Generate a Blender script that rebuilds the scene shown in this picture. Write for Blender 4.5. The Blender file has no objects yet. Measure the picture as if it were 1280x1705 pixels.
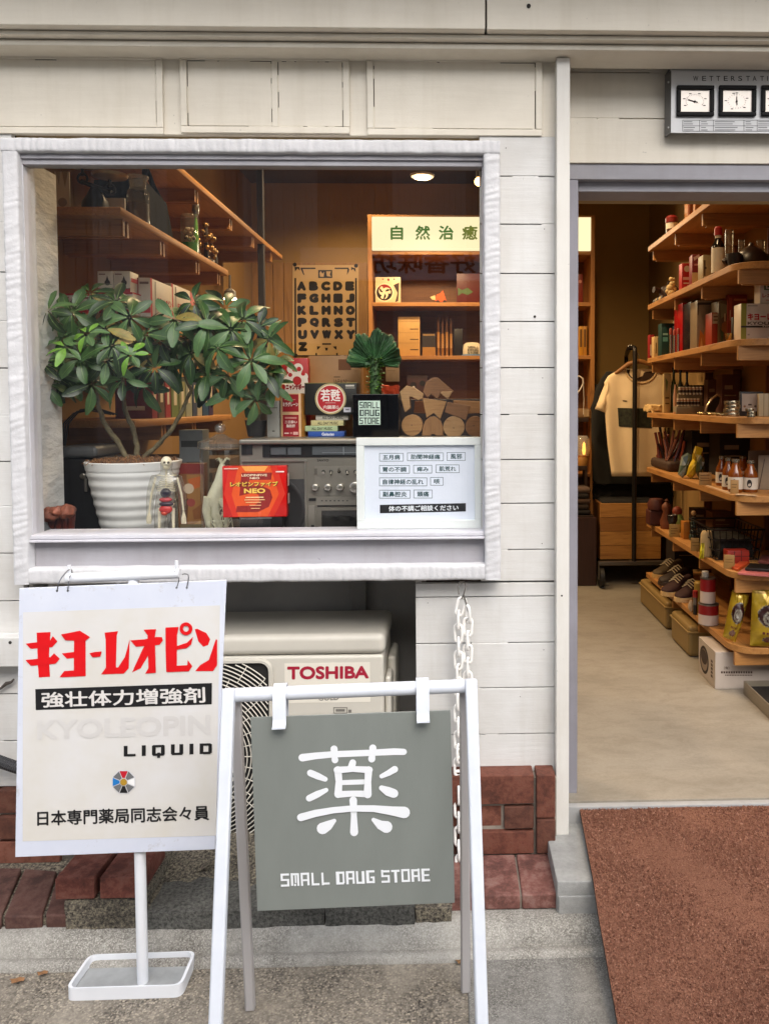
import bpy, bmesh, math, random
from mathutils import Vector, Matrix, noise
random.seed(7)
R = math.radians
scene = bpy.context.scene
COL = scene.collection

# ------------------------------------------------------------------ camera
F = 1320.0                      # focal length in pixels of the 1280 px wide photograph
W, H = 1280.0, 1705.0
CX, CY = 787.2, 726.5           # principal point (the picture is an off-centre crop)
YAW, PITCH, ROLL = 0.0283368, -0.0432575, -0.0036864
EYE = Vector((0, 0, 1.53))
fw = Vector((math.sin(YAW) * math.cos(PITCH), math.cos(YAW) * math.cos(PITCH), math.sin(PITCH)))
rt = Vector((math.cos(YAW), -math.sin(YAW), 0))
up = rt.cross(fw)
rt, up = rt * math.cos(ROLL) + up * math.sin(ROLL), up * math.cos(ROLL) - rt * math.sin(ROLL)
cam_d = bpy.data.cameras.new('camera')
cam = bpy.data.objects.new('camera', cam_d)
COL.objects.link(cam)
cam.matrix_world = Matrix.Translation(EYE) @ Matrix((rt, up, -fw)).transposed().to_4x4()
cam_d.sensor_fit = 'HORIZONTAL'
cam_d.sensor_width = 36
cam_d.lens = 36 * F / W
cam_d.shift_x = (W / 2 - CX) / W
cam_d.shift_y = (CY - H / 2) / W
cam_d.clip_start = 0.05
cam_d.clip_end = 500
scene.camera = cam

# ------------------------------------------------------------------ sky, sun, exposure
SUN_EL, SUN_AZ = 46, 163
world = bpy.data.worlds.new('World')
scene.world = world
world.use_nodes = True
nt = world.node_tree
sky = nt.nodes.new('ShaderNodeTexSky')
sky.sky_type = 'NISHITA'
sky.sun_disc = False
sky.sun_elevation = R(SUN_EL)
sky.sun_rotation = R(SUN_AZ)
sky.dust_density = 4.0
hs = nt.nodes.new('ShaderNodeHueSaturation')
hs.inputs['Saturation'].default_value = 0.58
bgn = nt.nodes['Background']
bgn.inputs['Strength'].default_value = 0.15
nt.links.new(sky.outputs[0], hs.inputs['Color'])
nt.links.new(hs.outputs[0], bgn.inputs['Color'])
sun_d = bpy.data.lights.new('sun', 'SUN')
sun_d.energy = 1.0
sun_d.angle = R(70)
sun_d.color = (1, 0.985, 0.965)
sun = bpy.data.objects.new('sun', sun_d)
COL.objects.link(sun)
_d = Vector((math.sin(R(SUN_AZ)) * math.cos(R(SUN_EL)), math.cos(R(SUN_AZ)) * math.cos(R(SUN_EL)), math.sin(R(SUN_EL))))
sun.rotation_euler = _d.to_track_quat('Z', 'Y').to_euler()
scene.view_settings.view_transform = 'Standard'
scene.view_settings.look = 'None'
scene.view_settings.exposure = 0.98
scene.view_settings.gamma = 1
scene.view_settings.use_curve_mapping = False
EXPO = 2.0 ** scene.view_settings.exposure
scene.cycles.max_bounces = 10
scene.cycles.transparent_max_bounces = 16

# ------------------------------------------------------------------ pixel -> place
def ray(px, py):
    return (rt * ((px - CX) / F) - up * ((py - CY) / F) + fw)
def P(px, py, Y):
    d = ray(px, py)
    return EYE + d * (Y / d.y)
def PZ(px, py, z):
    d = ray(px, py)
    return EYE + d * ((z - EYE.z) / d.z)
def PX(px, py, x):
    d = ray(px, py)
    return EYE + d * (x / d.x)
def PP(px, py, O, n):
    d = ray(px, py)
    return EYE + d * ((O - EYE).dot(n) / d.dot(n))
def S(Y):
    return F / Y

# ------------------------------------------------------------------ materials
def lin(c):
    return c / 12.92 if c <= 0.04045 else ((c + 0.055) / 1.055) ** 2.4
def C(h):
    if isinstance(h, (tuple, list)):
        return tuple(h)
    return tuple(lin(int(h[i:i + 2], 16) / 255) for i in (1, 3, 5))
_mats = {}
def nodes_of(name):
    m = bpy.data.materials.new(name)
    m.use_nodes = True
    n = m.node_tree
    return m, n, n.nodes['Principled BSDF']
def tex_map(n, stretch):
    tc = n.nodes.new('ShaderNodeTexCoord')
    mp = n.nodes.new('ShaderNodeMapping')
    mp.inputs['Scale'].default_value = stretch
    n.links.new(tc.outputs['Object'], mp.inputs['Vector'])
    return mp.outputs[0]
def noise_n(n, vec, scale, detail=5, rough=0.6, dist=0.0):
    t = n.nodes.new('ShaderNodeTexNoise')
    t.inputs['Scale'].default_value = scale
    t.inputs['Detail'].default_value = detail
    t.inputs['Roughness'].default_value = rough
    t.inputs['Distortion'].default_value = dist
    n.links.new(vec, t.inputs['Vector'])
    return t.outputs['Fac']
def ramp_n(n, fac, stops):
    r = n.nodes.new('ShaderNodeValToRGB')
    e = r.color_ramp.elements
    while len(e) < len(stops):
        e.new(0.5)
    for k, (p, c) in enumerate(stops):
        e[k].position = p
        e[k].color = (*c, 1) if len(c) == 3 else c
    n.links.new(fac, r.inputs[0])
    return r.outputs[0]
def mix_n(n, fac, a, b, mode='MIX'):
    m = n.nodes.new('ShaderNodeMix')
    m.data_type = 'RGBA'
    m.blend_type = mode
    for sock, v in ((m.inputs[0], fac), (m.inputs[6], a), (m.inputs[7], b)):
        if hasattr(v, 'links'):
            n.links.new(v, sock)
        else:
            sock.default_value = v if not isinstance(v, tuple) else (*v, 1)[:4]
    return m.outputs[2]
def bump_n(n, bsdf, h, strength, dist=0.002, prev=None):
    b = n.nodes.new('ShaderNodeBump')
    b.inputs['Strength'].default_value = strength
    b.inputs['Distance'].default_value = dist
    n.links.new(h, b.inputs['Height'])
    if prev is not None:
        n.links.new(prev, b.inputs['Normal'])
    n.links.new(b.outputs[0], bsdf.inputs['Normal'])
    return b.outputs[0]
def mat(col, rough=0.5, metal=0.0, var=0.08, vs=9.0, bump=0.0, bs=60.0, stretch=(1, 1, 1), dist=0.002, coat=0.0, spec=0.5):
    key = ('m', col, rough, metal, var, vs, bump, bs, stretch, dist, coat, spec)
    if key in _mats:
        return _mats[key]
    m, n, b = nodes_of('surface')
    c = C(col)
    b.inputs['Roughness'].default_value = rough
    b.inputs['Metallic'].default_value = metal
    b.inputs['Specular IOR Level'].default_value = spec
    if coat:
        b.inputs['Coat Weight'].default_value = coat
        b.inputs['Coat Roughness'].default_value = 0.15
    if var or bump:
        v = tex_map(n, stretch)
        if var:
            f = noise_n(n, v, vs)
            o = ramp_n(n, f, [(0.3, tuple(x * (1 - var) for x in c)), (0.7, tuple(min(1, x * (1 + var)) for x in c))])
            n.links.new(o, b.inputs['Base Color'])
        else:
            b.inputs['Base Color'].default_value = (*c, 1)
        if bump:
            bump_n(n, b, noise_n(n, v, bs, 6), bump, dist)
    else:
        b.inputs['Base Color'].default_value = (*c, 1)
    _mats[key] = m
    return m
def ink(col):
    return mat(col, 0.55, var=0.04, vs=60)
def wood(light, dark, axis=1, scale=1.0, rough=0.5):
    key = ('w', light, dark, axis, scale, rough)
    if key in _mats:
        return _mats[key]
    m, n, b = nodes_of('wood_grain')
    st = [9.0 * scale] * 3
    st[axis] = 0.9 * scale
    v = tex_map(n, tuple(st))
    g = noise_n(n, v, 3.0, 8, 0.65, 0.8)
    st2 = [40.0 * scale] * 3
    st2[axis] = 1.5 * scale
    g2 = noise_n(n, tex_map(n, tuple(st2)), 5.0, 4, 0.6, 0.2)
    big = noise_n(n, tex_map(n, (1, 1, 1)), 2.2, 3)
    l, d = C(light), C(dark)
    c1 = ramp_n(n, g, [(0.32, d), (0.5, l), (0.62, tuple(x * 0.86 for x in l)), (0.8, d)])
    c2 = mix_n(n, 0.35, c1, ramp_n(n, g2, [(0.35, d), (0.6, l)]))
    c3 = mix_n(n, 0.5, c2, ramp_n(n, big, [(0.3, (0.7, 0.66, 0.6)), (0.7, (1.0, 1.0, 1.0))]), 'MULTIPLY')
    n.links.new(c3, b.inputs['Base Color'])
    b.inputs['Roughness'].default_value = rough
    bump_n(n, b, g2, 0.25, 0.001)
    _mats[key] = m
    return m
def painted_board(col, dirt, amount=0.5, axis=0, bump=0.35):
    """house paint over sawn boards: brush and grain relief along the board, faint grubby patches, small chips"""
    m, n, b = nodes_of('painted_board')
    st = [30.0] * 3
    st[axis] = 2.2
    v = tex_map(n, tuple(st))
    grain = noise_n(n, v, 2.5, 6, 0.7)
    blot = noise_n(n, tex_map(n, (1, 1, 1)), 3.2, 6, 0.62)
    c, d = C(col), C(dirt)
    base = ramp_n(n, blot, [(0.34, tuple(x * (1 - amount) + y * amount for x, y in zip(c, d))), (0.62, c)])
    g = ramp_n(n, grain, [(0.25, (0.93, 0.92, 0.91)), (0.6, (1, 1, 1))])
    base = mix_n(n, 0.6, base, g, 'MULTIPLY')
    streak = noise_n(n, tex_map(n, (17, 17, 1.1)), 1.0, 5, 0.65)      # rain marks down the wall
    base = mix_n(n, 0.36, base, ramp_n(n, streak, [(0.34, (0.86, 0.84, 0.8)), (0.52, (1, 1, 1))]), 'MULTIPLY')
    chip = noise_n(n, tex_map(n, (1, 1, 1)), 55.0, 3, 0.6)
    cm = ramp_n(n, chip, [(0.73, (0, 0, 0)), (0.76, (1, 1, 1))])
    base = mix_n(n, cm, base, tuple(x * 0.62 for x in c))
    n.links.new(base, b.inputs['Base Color'])
    b.inputs['Roughness'].default_value = 0.55
    nb = bump_n(n, b, grain, bump, 0.003)
    bump_n(n, b, noise_n(n, tex_map(n, (1, 1, 1)), 120.0, 4), 0.12, 0.002, nb)
    return m
def pebbled(dark, mid, light, scale=170.0):
    """washed concrete: small stones of mixed greys in a dull matrix, worn smooth in patches"""
    m, n, b = nodes_of('washed_concrete')
    v = tex_map(n, (1, 1, 1))
    vo = n.nodes.new('ShaderNodeTexVoronoi')
    vo.inputs['Scale'].default_value = scale
    n.links.new(v, vo.inputs['Vector'])
    sep = n.nodes.new('ShaderNodeSeparateColor')
    n.links.new(vo.outputs['Color'], sep.inputs[0])
    d, mi, l = C(dark), C(mid), C(light)
    st = ramp_n(n, sep.outputs[0], [(0.0, d), (0.3, tuple(x * .8 for x in mi)), (0.65, mi), (1.0, l)])
    edge = ramp_n(n, vo.outputs['Distance'], [(0.25, (1, 1, 1)), (0.75, (0.5, 0.48, 0.45))])
    st = mix_n(n, 0.8, st, edge, 'MULTIPLY')
    worn = ramp_n(n, noise_n(n, v, 4.5, 6, 0.65), [(0.4, (0, 0, 0)), (0.62, (0.75, 0.75, 0.75))])
    base = mix_n(n, worn, st, mix_n(n, 0.5, mi, ramp_n(n, noise_n(n, v, 60.0, 5, 0.7), [(0.3, d), (0.7, l)])))
    base = mix_n(n, 0.8, base, ramp_n(n, noise_n(n, v, 2.2, 7, 0.7), [(0.32, (0.55, 0.54, 0.53)), (0.6, (1, 1, 1))]), 'MULTIPLY')
    n.links.new(base, b.inputs['Base Color'])
    b.inputs['Roughness'].default_value = 0.85
    bump_n(n, b, vo.outputs['Distance'], -0.6, 0.003)
    return m
def concrete(dark, mid, light, scale=1.0, bump=0.6, patch=0.6, speck=True):
    m, n, b = nodes_of('concrete')
    v = tex_map(n, (1, 1, 1))
    fine = noise_n(n, v, 210.0 * scale, 3, 0.75)
    patchn = noise_n(n, v, 5.0, 7, 0.65)
    d, mi, l = C(dark), C(mid), C(light)
    c1 = ramp_n(n, fine, [(0.36, d), (0.5, mi), (0.64, l)]) if speck else ramp_n(n, noise_n(n, v, 30 * scale, 8, 0.7), [(0.3, d), (0.5, mi), (0.72, l)])
    c2 = ramp_n(n, patchn, [(0.3, tuple([1 - patch] * 3)), (0.62, (1, 1, 1))])
    base = mix_n(n, 1.0, c1, c2, 'MULTIPLY')
    n.links.new(base, b.inputs['Base Color'])
    b.inputs['Roughness'].default_value = 0.88
    nb = bump_n(n, b, fine, bump, 0.004)
    bump_n(n, b, noise_n(n, v, 26.0, 6, 0.7), bump * 0.5, 0.01, nb)
    return m
def brick_mat(a, bb, dirt):
    m, n, b = nodes_of('brick_face')
    v = tex_map(n, (1, 1, 1))
    big = noise_n(n, v, 7.0, 5, 0.6)
    fine = noise_n(n, v, 140.0, 4, 0.7)
    gr = noise_n(n, v, 22.0, 7, 0.72)
    base = ramp_n(n, big, [(0.35, C(a)), (0.65, C(bb))])
    base = mix_n(n, 0.5, base, ramp_n(n, fine, [(0.3, (0.6, 0.55, 0.52)), (0.6, (1, 1, 1))]), 'MULTIPLY')
    base = mix_n(n, ramp_n(n, gr, [(0.5, (0, 0, 0)), (0.68, (0.75, 0.75, 0.75))]), base, C(dirt))
    geo = n.nodes.new('ShaderNodeNewGeometry')          # chalky worn arrises
    base = mix_n(n, mix_n(n, 1.0, ramp_n(n, geo.outputs['Pointiness'], [(0.52, (0, 0, 0)), (0.6, (0.6, 0.6, 0.6))]), ramp_n(n, gr, [(0.4, (0, 0, 0)), (0.55, (1, 1, 1))]), 'MULTIPLY'), base, tuple(min(1, x * 2.2) for x in C(bb)))
    n.links.new(base, b.inputs['Base Color'])
    b.inputs['Roughness'].default_value = 0.8
    nb = bump_n(n, b, fine, 0.4, 0.003)
    bump_n(n, b, gr, 0.4, 0.006, nb)
    return m
def clear_glass(tint=(1, 1, 1), gloss=1.0, ior=1.5, haze=0.0, rough=0.0):
    key = ('g', tint, gloss, ior, haze, rough)
    if key in _mats:
        return _mats[key]
    m = bpy.data.materials.new('glass')
    m.use_nodes = True
    n = m.node_tree
    n.nodes.remove(n.nodes['Principled BSDF'])
    out = n.nodes['Material Output']
    tr = n.nodes.new('ShaderNodeBsdfTransparent')
    tr.inputs[0].default_value = (*tint, 1)
    gl = n.nodes.new('ShaderNodeBsdfGlossy')
    gl.inputs['Roughness'].default_value = rough
    lw = n.nodes.new('ShaderNodeLayerWeight')      # Schlick reflection, the same from both sides
    lw.inputs[0].default_value = 0.5
    pw = n.nodes.new('ShaderNodeMath')
    pw.operation = 'POWER'
    pw.inputs[1].default_value = 5
    n.links.new(lw.outputs['Facing'], pw.inputs[0])
    f0 = ((ior - 1) / (ior + 1)) ** 2
    mul = n.nodes.new('ShaderNodeMath')
    mul.operation = 'MULTIPLY_ADD'
    mul.use_clamp = True
    mul.inputs[1].default_value = 1 - f0
    mul.inputs[2].default_value = f0 * gloss
    n.links.new(pw.outputs[0], mul.inputs[0])
    mx = n.nodes.new('ShaderNodeMixShader')
    n.links.new(mul.outputs[0], mx.inputs[0])
    n.links.new(tr.outputs[0], mx.inputs[1])
    n.links.new(gl.outputs[0], mx.inputs[2])
    last = mx.outputs[0]
    if haze:
        df = n.nodes.new('ShaderNodeBsdfDiffuse')
        df.inputs[0].default_value = (0.75, 0.74, 0.7, 1)
        m2 = n.nodes.new('ShaderNodeMixShader')
        m2.inputs[0].default_value = haze
        n.links.new(last, m2.inputs[1])
        n.links.new(df.outputs[0], m2.inputs[2])
        last = m2.outputs[0]
    n.links.new(last, out.inputs[0])
    _mats[key] = m
    return m
def glow(col, strength):
    m, n, b = nodes_of('glow')
    b.inputs['Base Color'].default_value = (0.02, 0.02, 0.02, 1)
    b.inputs['Emission Color'].default_value = (*C(col), 1)
    b.inputs['Emission Strength'].default_value = strength
    return m

# ------------------------------------------------------------------ mesh builder
_glyphs = {}
def glyphs(s, bold=0.0):
    """outline of a line of lettering as a flat mesh, scaled to 0..1 in both directions"""
    k = (s, bold)
    if k not in _glyphs:
        cu = bpy.data.curves.new('lettering', 'FONT')
        cu.body = s
        cu.offset = bold
        cu.resolution_u = 4
        o = bpy.data.objects.new('lettering', cu)
        COL.objects.link(o)
        dg = bpy.context.evaluated_depsgraph_get()
        me = bpy.data.meshes.new_from_object(o.evaluated_get(dg))
        vs = [v.co.copy() for v in me.vertices]
        fs = [tuple(p.vertices) for p in me.polygons]
        bpy.data.objects.remove(o)
        bpy.data.curves.remove(cu)
        bpy.data.meshes.remove(me)
        x0, x1 = min(v.x for v in vs), max(v.x for v in vs)
        y0, y1 = min(v.y for v in vs), max(v.y for v in vs)
        _glyphs[k] = ([((v.x - x0) / (x1 - x0), (v.y - y0) / max(1e-6, y1 - y0)) for v in vs], fs)
    return _glyphs[k]
def face_to(verts, fs, n):
    """wind faces so that they look along n"""
    out = []
    for f in fs:
        a, b, c = verts[f[0]], verts[f[1]], verts[f[2]]
        out.append(f if (b - a).cross(c - a).dot(n) >= 0 else tuple(reversed(f)))
    return out
class MB:
    def __init__(s):
        s.v, s.f, s.i, s.mats, s.cur, s.rb = [], [], [], [], 0, False
    def m(s, material):
        if material not in s.mats:
            s.mats.append(material)
        s.cur = s.mats.index(material)
        return s
    def add(s, vs, fs):
        o = len(s.v)
        s.v += [Vector(v) for v in vs]
        s.f += [tuple(o + k for k in f) for f in fs]
        s.i += [s.cur] * len(fs)
        return s
    def hexa(s, c):            # 8 corners: front bl br tr tl, back bl br tr tl
        return s.add(c, [(0, 1, 2, 3), (5, 4, 7, 6), (4, 0, 3, 7), (1, 5, 6, 2), (3, 2, 6, 7), (4, 5, 1, 0)])
    def box(s, x0, x1, y0, y1, z0, z1):
        return s.hexa([(x0, y0, z0), (x1, y0, z0), (x1, y0, z1), (x0, y0, z1), (x0, y1, z0), (x1, y1, z0), (x1, y1, z1), (x0, y1, z1)])
    def rbox(s, x0, x1, y0, y1, z0, z1, r=0.003, seg=2, only=None):
        s.rb = True
        bm = bmesh.new()
        g = bmesh.ops.create_cube(bm, size=1)
        for v in bm.verts:
            v.co = Vector(((x0 + x1) / 2 + v.co.x * (x1 - x0), (y0 + y1) / 2 + v.co.y * (y1 - y0), (z0 + z1) / 2 + v.co.z * (z1 - z0)))
        es = list(bm.edges)
        if only is not None:
            es = [e for e in es if abs((e.verts[0].co - e.verts[1].co)[only]) > 1e-6]
        r = min(r, (x1 - x0) * 0.49, (y1 - y0) * 0.49, (z1 - z0) * 0.49)
        bmesh.ops.bevel(bm, geom=es, offset=r, segments=seg, affect='EDGES', profile=0.5)
        bm.verts.index_update()
        s.add([v.co.copy() for v in bm.verts], [tuple(v.index for v in f.verts) for f in bm.faces])
        bm.free()
        return s
    def pxbox(s, x0, y0, x1, y1, Y, depth, r=0.0, seg=2):
        xm, ym = (x0 + x1) / 2, (y0 + y1) / 2
        a = (P(x0, ym, Y).x, P(x1, ym, Y).x, Y, Y + depth, P(xm, y1, Y).z, P(xm, y0, Y).z)
        return s.rbox(*a, r=r, seg=seg) if r else s.box(*a)
    def prism(s, pts, vec):
        """closed outline pts (3-D, flat) pushed along vec"""
        n = len(pts)
        pts = [Vector(p) for p in pts]
        nor = sum(((pts[k] - pts[0]).cross(pts[(k + 1) % n] - pts[0]) for k in range(1, n)), Vector())
        if nor.dot(Vector(vec)) > 0:
            pts.reverse()
        back = [p + Vector(vec) for p in pts]
        fs = [tuple(range(n)), tuple(range(2 * n - 1, n - 1, -1))]
        fs += [(k, k + n, (k + 1) % n + n, (k + 1) % n) for k in range(n)]
        return s.add(pts + back, fs)
    def poly(s, pts, n=None):
        pts = [Vector(p) for p in pts]
        if n is not None:
            nor = sum(((pts[k] - pts[0]).cross(pts[(k + 1) % len(pts)] - pts[0]) for k in range(1, len(pts))), Vector())
            if nor.dot(n) < 0:
                pts.reverse()
        return s.add(pts, [tuple(range(len(pts)))])
    def tube(s, pts, r, n=8, closed=False, caps=True):
        pts = [Vector(p) for p in pts]
        rs = r if isinstance(r, (list, tuple)) else [r] * len(pts)
        rings, prev = [], None
        for k, p in enumerate(pts):
            a = pts[k - 1] if (k or closed) else p
            b = pts[(k + 1) % len(pts)] if (k < len(pts) - 1 or closed) else p
            t = (b - a).normalized()
            if prev is None:
                e = t.orthogonal().normalized()
            else:
                e = (prev - t * prev.dot(t))
                e = e.normalized() if e.length > 1e-6 else t.orthogonal().normalized()
            prev = e
            g = t.cross(e)
            rings.append([p + (e * math.cos(2 * math.pi * j / n) + g * math.sin(2 * math.pi * j / n)) * rs[k] for j in range(n)])
        vs = [v for q in rings for v in q]
        m = len(rings)
        fs = []
        for k in range(m if closed else m - 1):
            for j in range(n):
                a, b = k * n + j, k * n + (j + 1) % n
                c, d = ((k + 1) % m) * n + (j + 1) % n, ((k + 1) % m) * n + j
                fs.append((a, b, c, d))
        if caps and not closed:
            fs += [tuple(range(n - 1, -1, -1)), tuple((m - 1) * n + j for j in range(n))]
        return s.add(vs, fs)
    def lathe(s, x, y, prof, n=24, axis='z', z=0):
        vs, fs = [], []
        for r, h in prof:
            for j in range(n):
                a = 2 * math.pi * j / n
                if axis == 'z':
                    vs.append((x + r * math.cos(a), y + r * math.sin(a), h))
                else:        # axis along -y: h is the distance towards the street
                    vs.append((x + r * math.cos(a), y - h, z + r * math.sin(a)))
        for k in range(len(prof) - 1):
            for j in range(n):
                q = (k * n + j, k * n + (j + 1) % n, (k + 1) * n + (j + 1) % n, (k + 1) * n + j)
                fs.append(q)
        fs += [tuple(range(n - 1, -1, -1)), tuple((len(prof) - 1) * n + j for j in range(n))]
        return s.add(vs, fs)
    def ball(s, c, r, n=12):
        rx, ry, rz = r if isinstance(r, tuple) else (r, r, r)
        vs, fs = [], []
        h = n // 2
        for k in range(1, h):
            a = math.pi * k / h
            for j in range(n):
                b = 2 * math.pi * j / n
                vs.append((c[0] + rx * math.sin(a) * math.cos(b), c[1] + ry * math.sin(a) * math.sin(b), c[2] - rz * math.cos(a)))
        for k in range(h - 2):
            for j in range(n):
                fs.append((k * n + j, k * n + (j + 1) % n, (k + 1) * n + (j + 1) % n, (k + 1) * n + j))
        t = len(vs)
        vs += [(c[0], c[1], c[2] - rz), (c[0], c[1], c[2] + rz)]
        for j in range(n):
            fs.append((t, (j + 1) % n, j))
            fs.append((t + 1, (h - 2) * n + j, (h - 2) * n + (j + 1) % n))
        return s.add(vs, fs)
    def text(s, st, fn, n=Vector((0, -1, 0)), bold=0.0):
        g, fs = glyphs(st)
        d, wm = [(0, 0)], 0
        if bold:                      # heavier strokes: shifted copies, each a hair in front of the last
            e = bold * 1.1
            wm = w = e / max(1, len(st))
            d = [(0, 0), (-w, 0), (w, 0), (0, -e), (0, e)] + ([(-w * .7, e * .7), (w * .7, e * .7), (-w * .7, -e * .7), (w * .7, -e * .7)] if bold > .04 else [])
        for k, (du, dv) in enumerate(d):
            vs = [Vector(fn(u * (1 - 2 * wm) + wm + du, v * (1 - 2 * bold) + bold + dv)) + n * (0.00004 * k) for u, v in g]
            s.add(vs, face_to(vs, fs, n))
        return s
    def textpx(s, st, q, pr, n=Vector((0, -1, 0)), bold=0.0):
        """q: pixel corners (tl, tr, br, bl) of the ink; pr: pixel -> point"""
        tl, tr, br, bl = q
        def fn(u, v):
            x = (bl[0] * (1 - u) + br[0] * u) * (1 - v) + (tl[0] * (1 - u) + tr[0] * u) * v
            y = (bl[1] * (1 - u) + br[1] * u) * (1 - v) + (tl[1] * (1 - u) + tr[1] * u) * v
            return pr(x, y)
        return s.text(st, fn, n, bold)
    def build(s, name, parent=None, smooth=35, bevel=0.0, label=None, seg=2):
        base = parent.get('_o', (0, 0, 0)) if parent is not None else (0, 0, 0)
        b = Vector(base)
        me = bpy.data.meshes.new(name)
        me.from_pydata([v - b for v in s.v], [], s.f)
        for m_ in s.mats:
            me.materials.append(m_)
        me.polygons.foreach_set('material_index', s.i)
        if smooth:
            me.polygons.foreach_set('use_smooth', [True] * len(me.polygons))
            me.set_sharp_from_angle(angle=R(smooth))
        me.update()
        o = bpy.data.objects.new(name, me)
        COL.objects.link(o)
        if parent is not None:
            o.parent = parent
            o['_o'] = base
        if s.rb and smooth:
            o.modifiers.new('flat_faces', 'WEIGHTED_NORMAL').keep_sharp = True
        if bevel:
            md = o.modifiers.new('edges', 'BEVEL')
            md.width = bevel
            md.segments = seg
            md.limit_method = 'ANGLE'
            md.angle_limit = R(40)
        if label:
            o['label'] = label
        return o
def thing(name, label, cat, loc=(0, 0, 0), group=None):
    o = bpy.data.objects.new(name, None)
    o.empty_display_size = 0.05
    COL.objects.link(o)
    o.location = loc
    o['_o'] = tuple(loc)
    o['label'] = label
    o['category'] = cat
    if group:
        o['group'] = group
    return o
def tag(o, label, cat, group=None):
    o['label'] = label
    o['category'] = cat
    if group:
        o['group'] = group
    return o
def solo(mb, name, label, cat, group=None, **k):
    return tag(mb.build(name, **k), label, cat, group)
def setting(mb, name, **k):
    o = mb.build(name, **k)
    o['kind'] = 'structure'
    return o
def stroke(pts):
    """outline of a brush stroke from (x, y, radius) points with round ends"""
    L, Rr = [], []
    n = len(pts)
    for k in range(n):
        a, b = pts[max(0, k - 1)], pts[min(n - 1, k + 1)]
        t = math.atan2(b[1] - a[1], b[0] - a[0])
        x, y, r = pts[k]
        L.append((x - math.sin(t) * r, y + math.cos(t) * r))
        Rr.append((x + math.sin(t) * r, y - math.cos(t) * r))
    def cap(p, t, r):
        return [(p[0] + math.cos(t + a) * r, p[1] + math.sin(t + a) * r) for a in (R(60), R(30), 0, R(-30), R(-60))]
    t1 = math.atan2(pts[-1][1] - pts[-2][1], pts[-1][0] - pts[-2][0])
    t0 = math.atan2(pts[0][1] - pts[1][1], pts[0][0] - pts[1][0])
    return L + cap(pts[-1], t1, pts[-1][2]) + Rr[::-1] + cap(pts[0], t0, pts[0][2])
def circle(cx, cy, r, n=24, ry=None):
    return [(cx + r * math.cos(2 * math.pi * k / n), cy + (ry or r) * math.sin(2 * math.pi * k / n)) for k in range(n)]
# squared lettering of the shop name, each letter a few bars on a 4 x 6 grid (x0, y0, x1, y1), y down
BLOCK = {
    'S': [(0, 0, 4, 1), (0, 0, 1, 3.4), (0, 2.5, 4, 3.4), (3, 2.5, 4, 6), (0, 5, 4, 6)],
    'M': [(0, 0, 1.1, 6), (1.1, 0, 3.4, 1), (1.9, 1, 2.6, 4.6), (3.0, 0, 4, 6), (1.5, 4.9, 2.4, 6)],
    'A': [(0, 0, 1, 6), (0, 0, 4, 1), (3, 0, 4, 6), (1, 3, 3, 3.9)],
    'L': [(0.3, 0, 1.3, 6), (0.3, 5, 4, 6)],
    'D': [(0, 0, 1.6, 6), (0, 0, 4, 1), (3.1, 0.5, 4, 5.5), (0, 5, 3.7, 6)],
    'R': [(0, 0, 1.2, 6), (0, 0, 4, 1), (3, 0, 4, 6), (1, 3, 4, 3.9)],
    'U': [(0, 0, 1.0, 6), (0, 5, 4, 6), (2.7, 0, 4, 6)],
    'G': [(0, 0, 4, 1), (0, 0, 1.4, 6), (0, 5, 4, 6), (3, 2.8, 4, 6), (2, 2.8, 4, 3.6)],
    'T': [(0, 0, 4, 1), (1.4, 0, 2.7, 6)],
    'O': [(0, 0, 4, 1), (0, 0, 1, 6), (3, 0, 4, 6), (0, 5, 4, 6)],
    'E': [(0, 0, 1.3, 6), (0, 0, 4, 1), (0, 2.6, 3.6, 3.5), (0, 5, 4, 6)],
}
WIDE = {'L': (5, [(0, 0, 1.6, 6), (1.6, 4.6, 5, 6)]), 'I': (1.7, [(0, 0, 1.7, 6)]), 'Q': (5.4, [(0, .4, 1.6, 5.6), (3.8, .4, 5.4, 5.6), (.4, 0, 5, 1.3), (.4, 4.7, 5, 6), (2.3, 4.2, 3.5, 7.2)]), 'U': (5.2, [(0, 0, 1.6, 5.5), (3.6, 0, 5.2, 5.5), (.4, 4.7, 4.8, 6)]), 'D': (5.2, [(0, 0, 1.6, 6), (3.7, .5, 5.2, 5.5), (1.6, 0, 4.7, 1.3), (1.6, 4.7, 4.7, 6)])}
def block_text(mb, st, fn, n, gap=0.9, space=2.0):
    """st in the squared lettering, fn(u, v, k) with u, v from the top left in 0..1"""
    pos, x = [], 0
    for ch in st:
        if ch == ' ':
            x += space
            continue
        pos.append((ch, x))
        x += 4 + gap
    tot = x - gap
    k = 0
    for ch, x in pos:
        for (a, b, c, d) in BLOCK[ch]:
            k += 1
            mb.poly([fn((x + p) / tot, q / 6, k % 6) for p, q in ((a, b), (c, b), (c, d), (a, d))], n)

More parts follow.
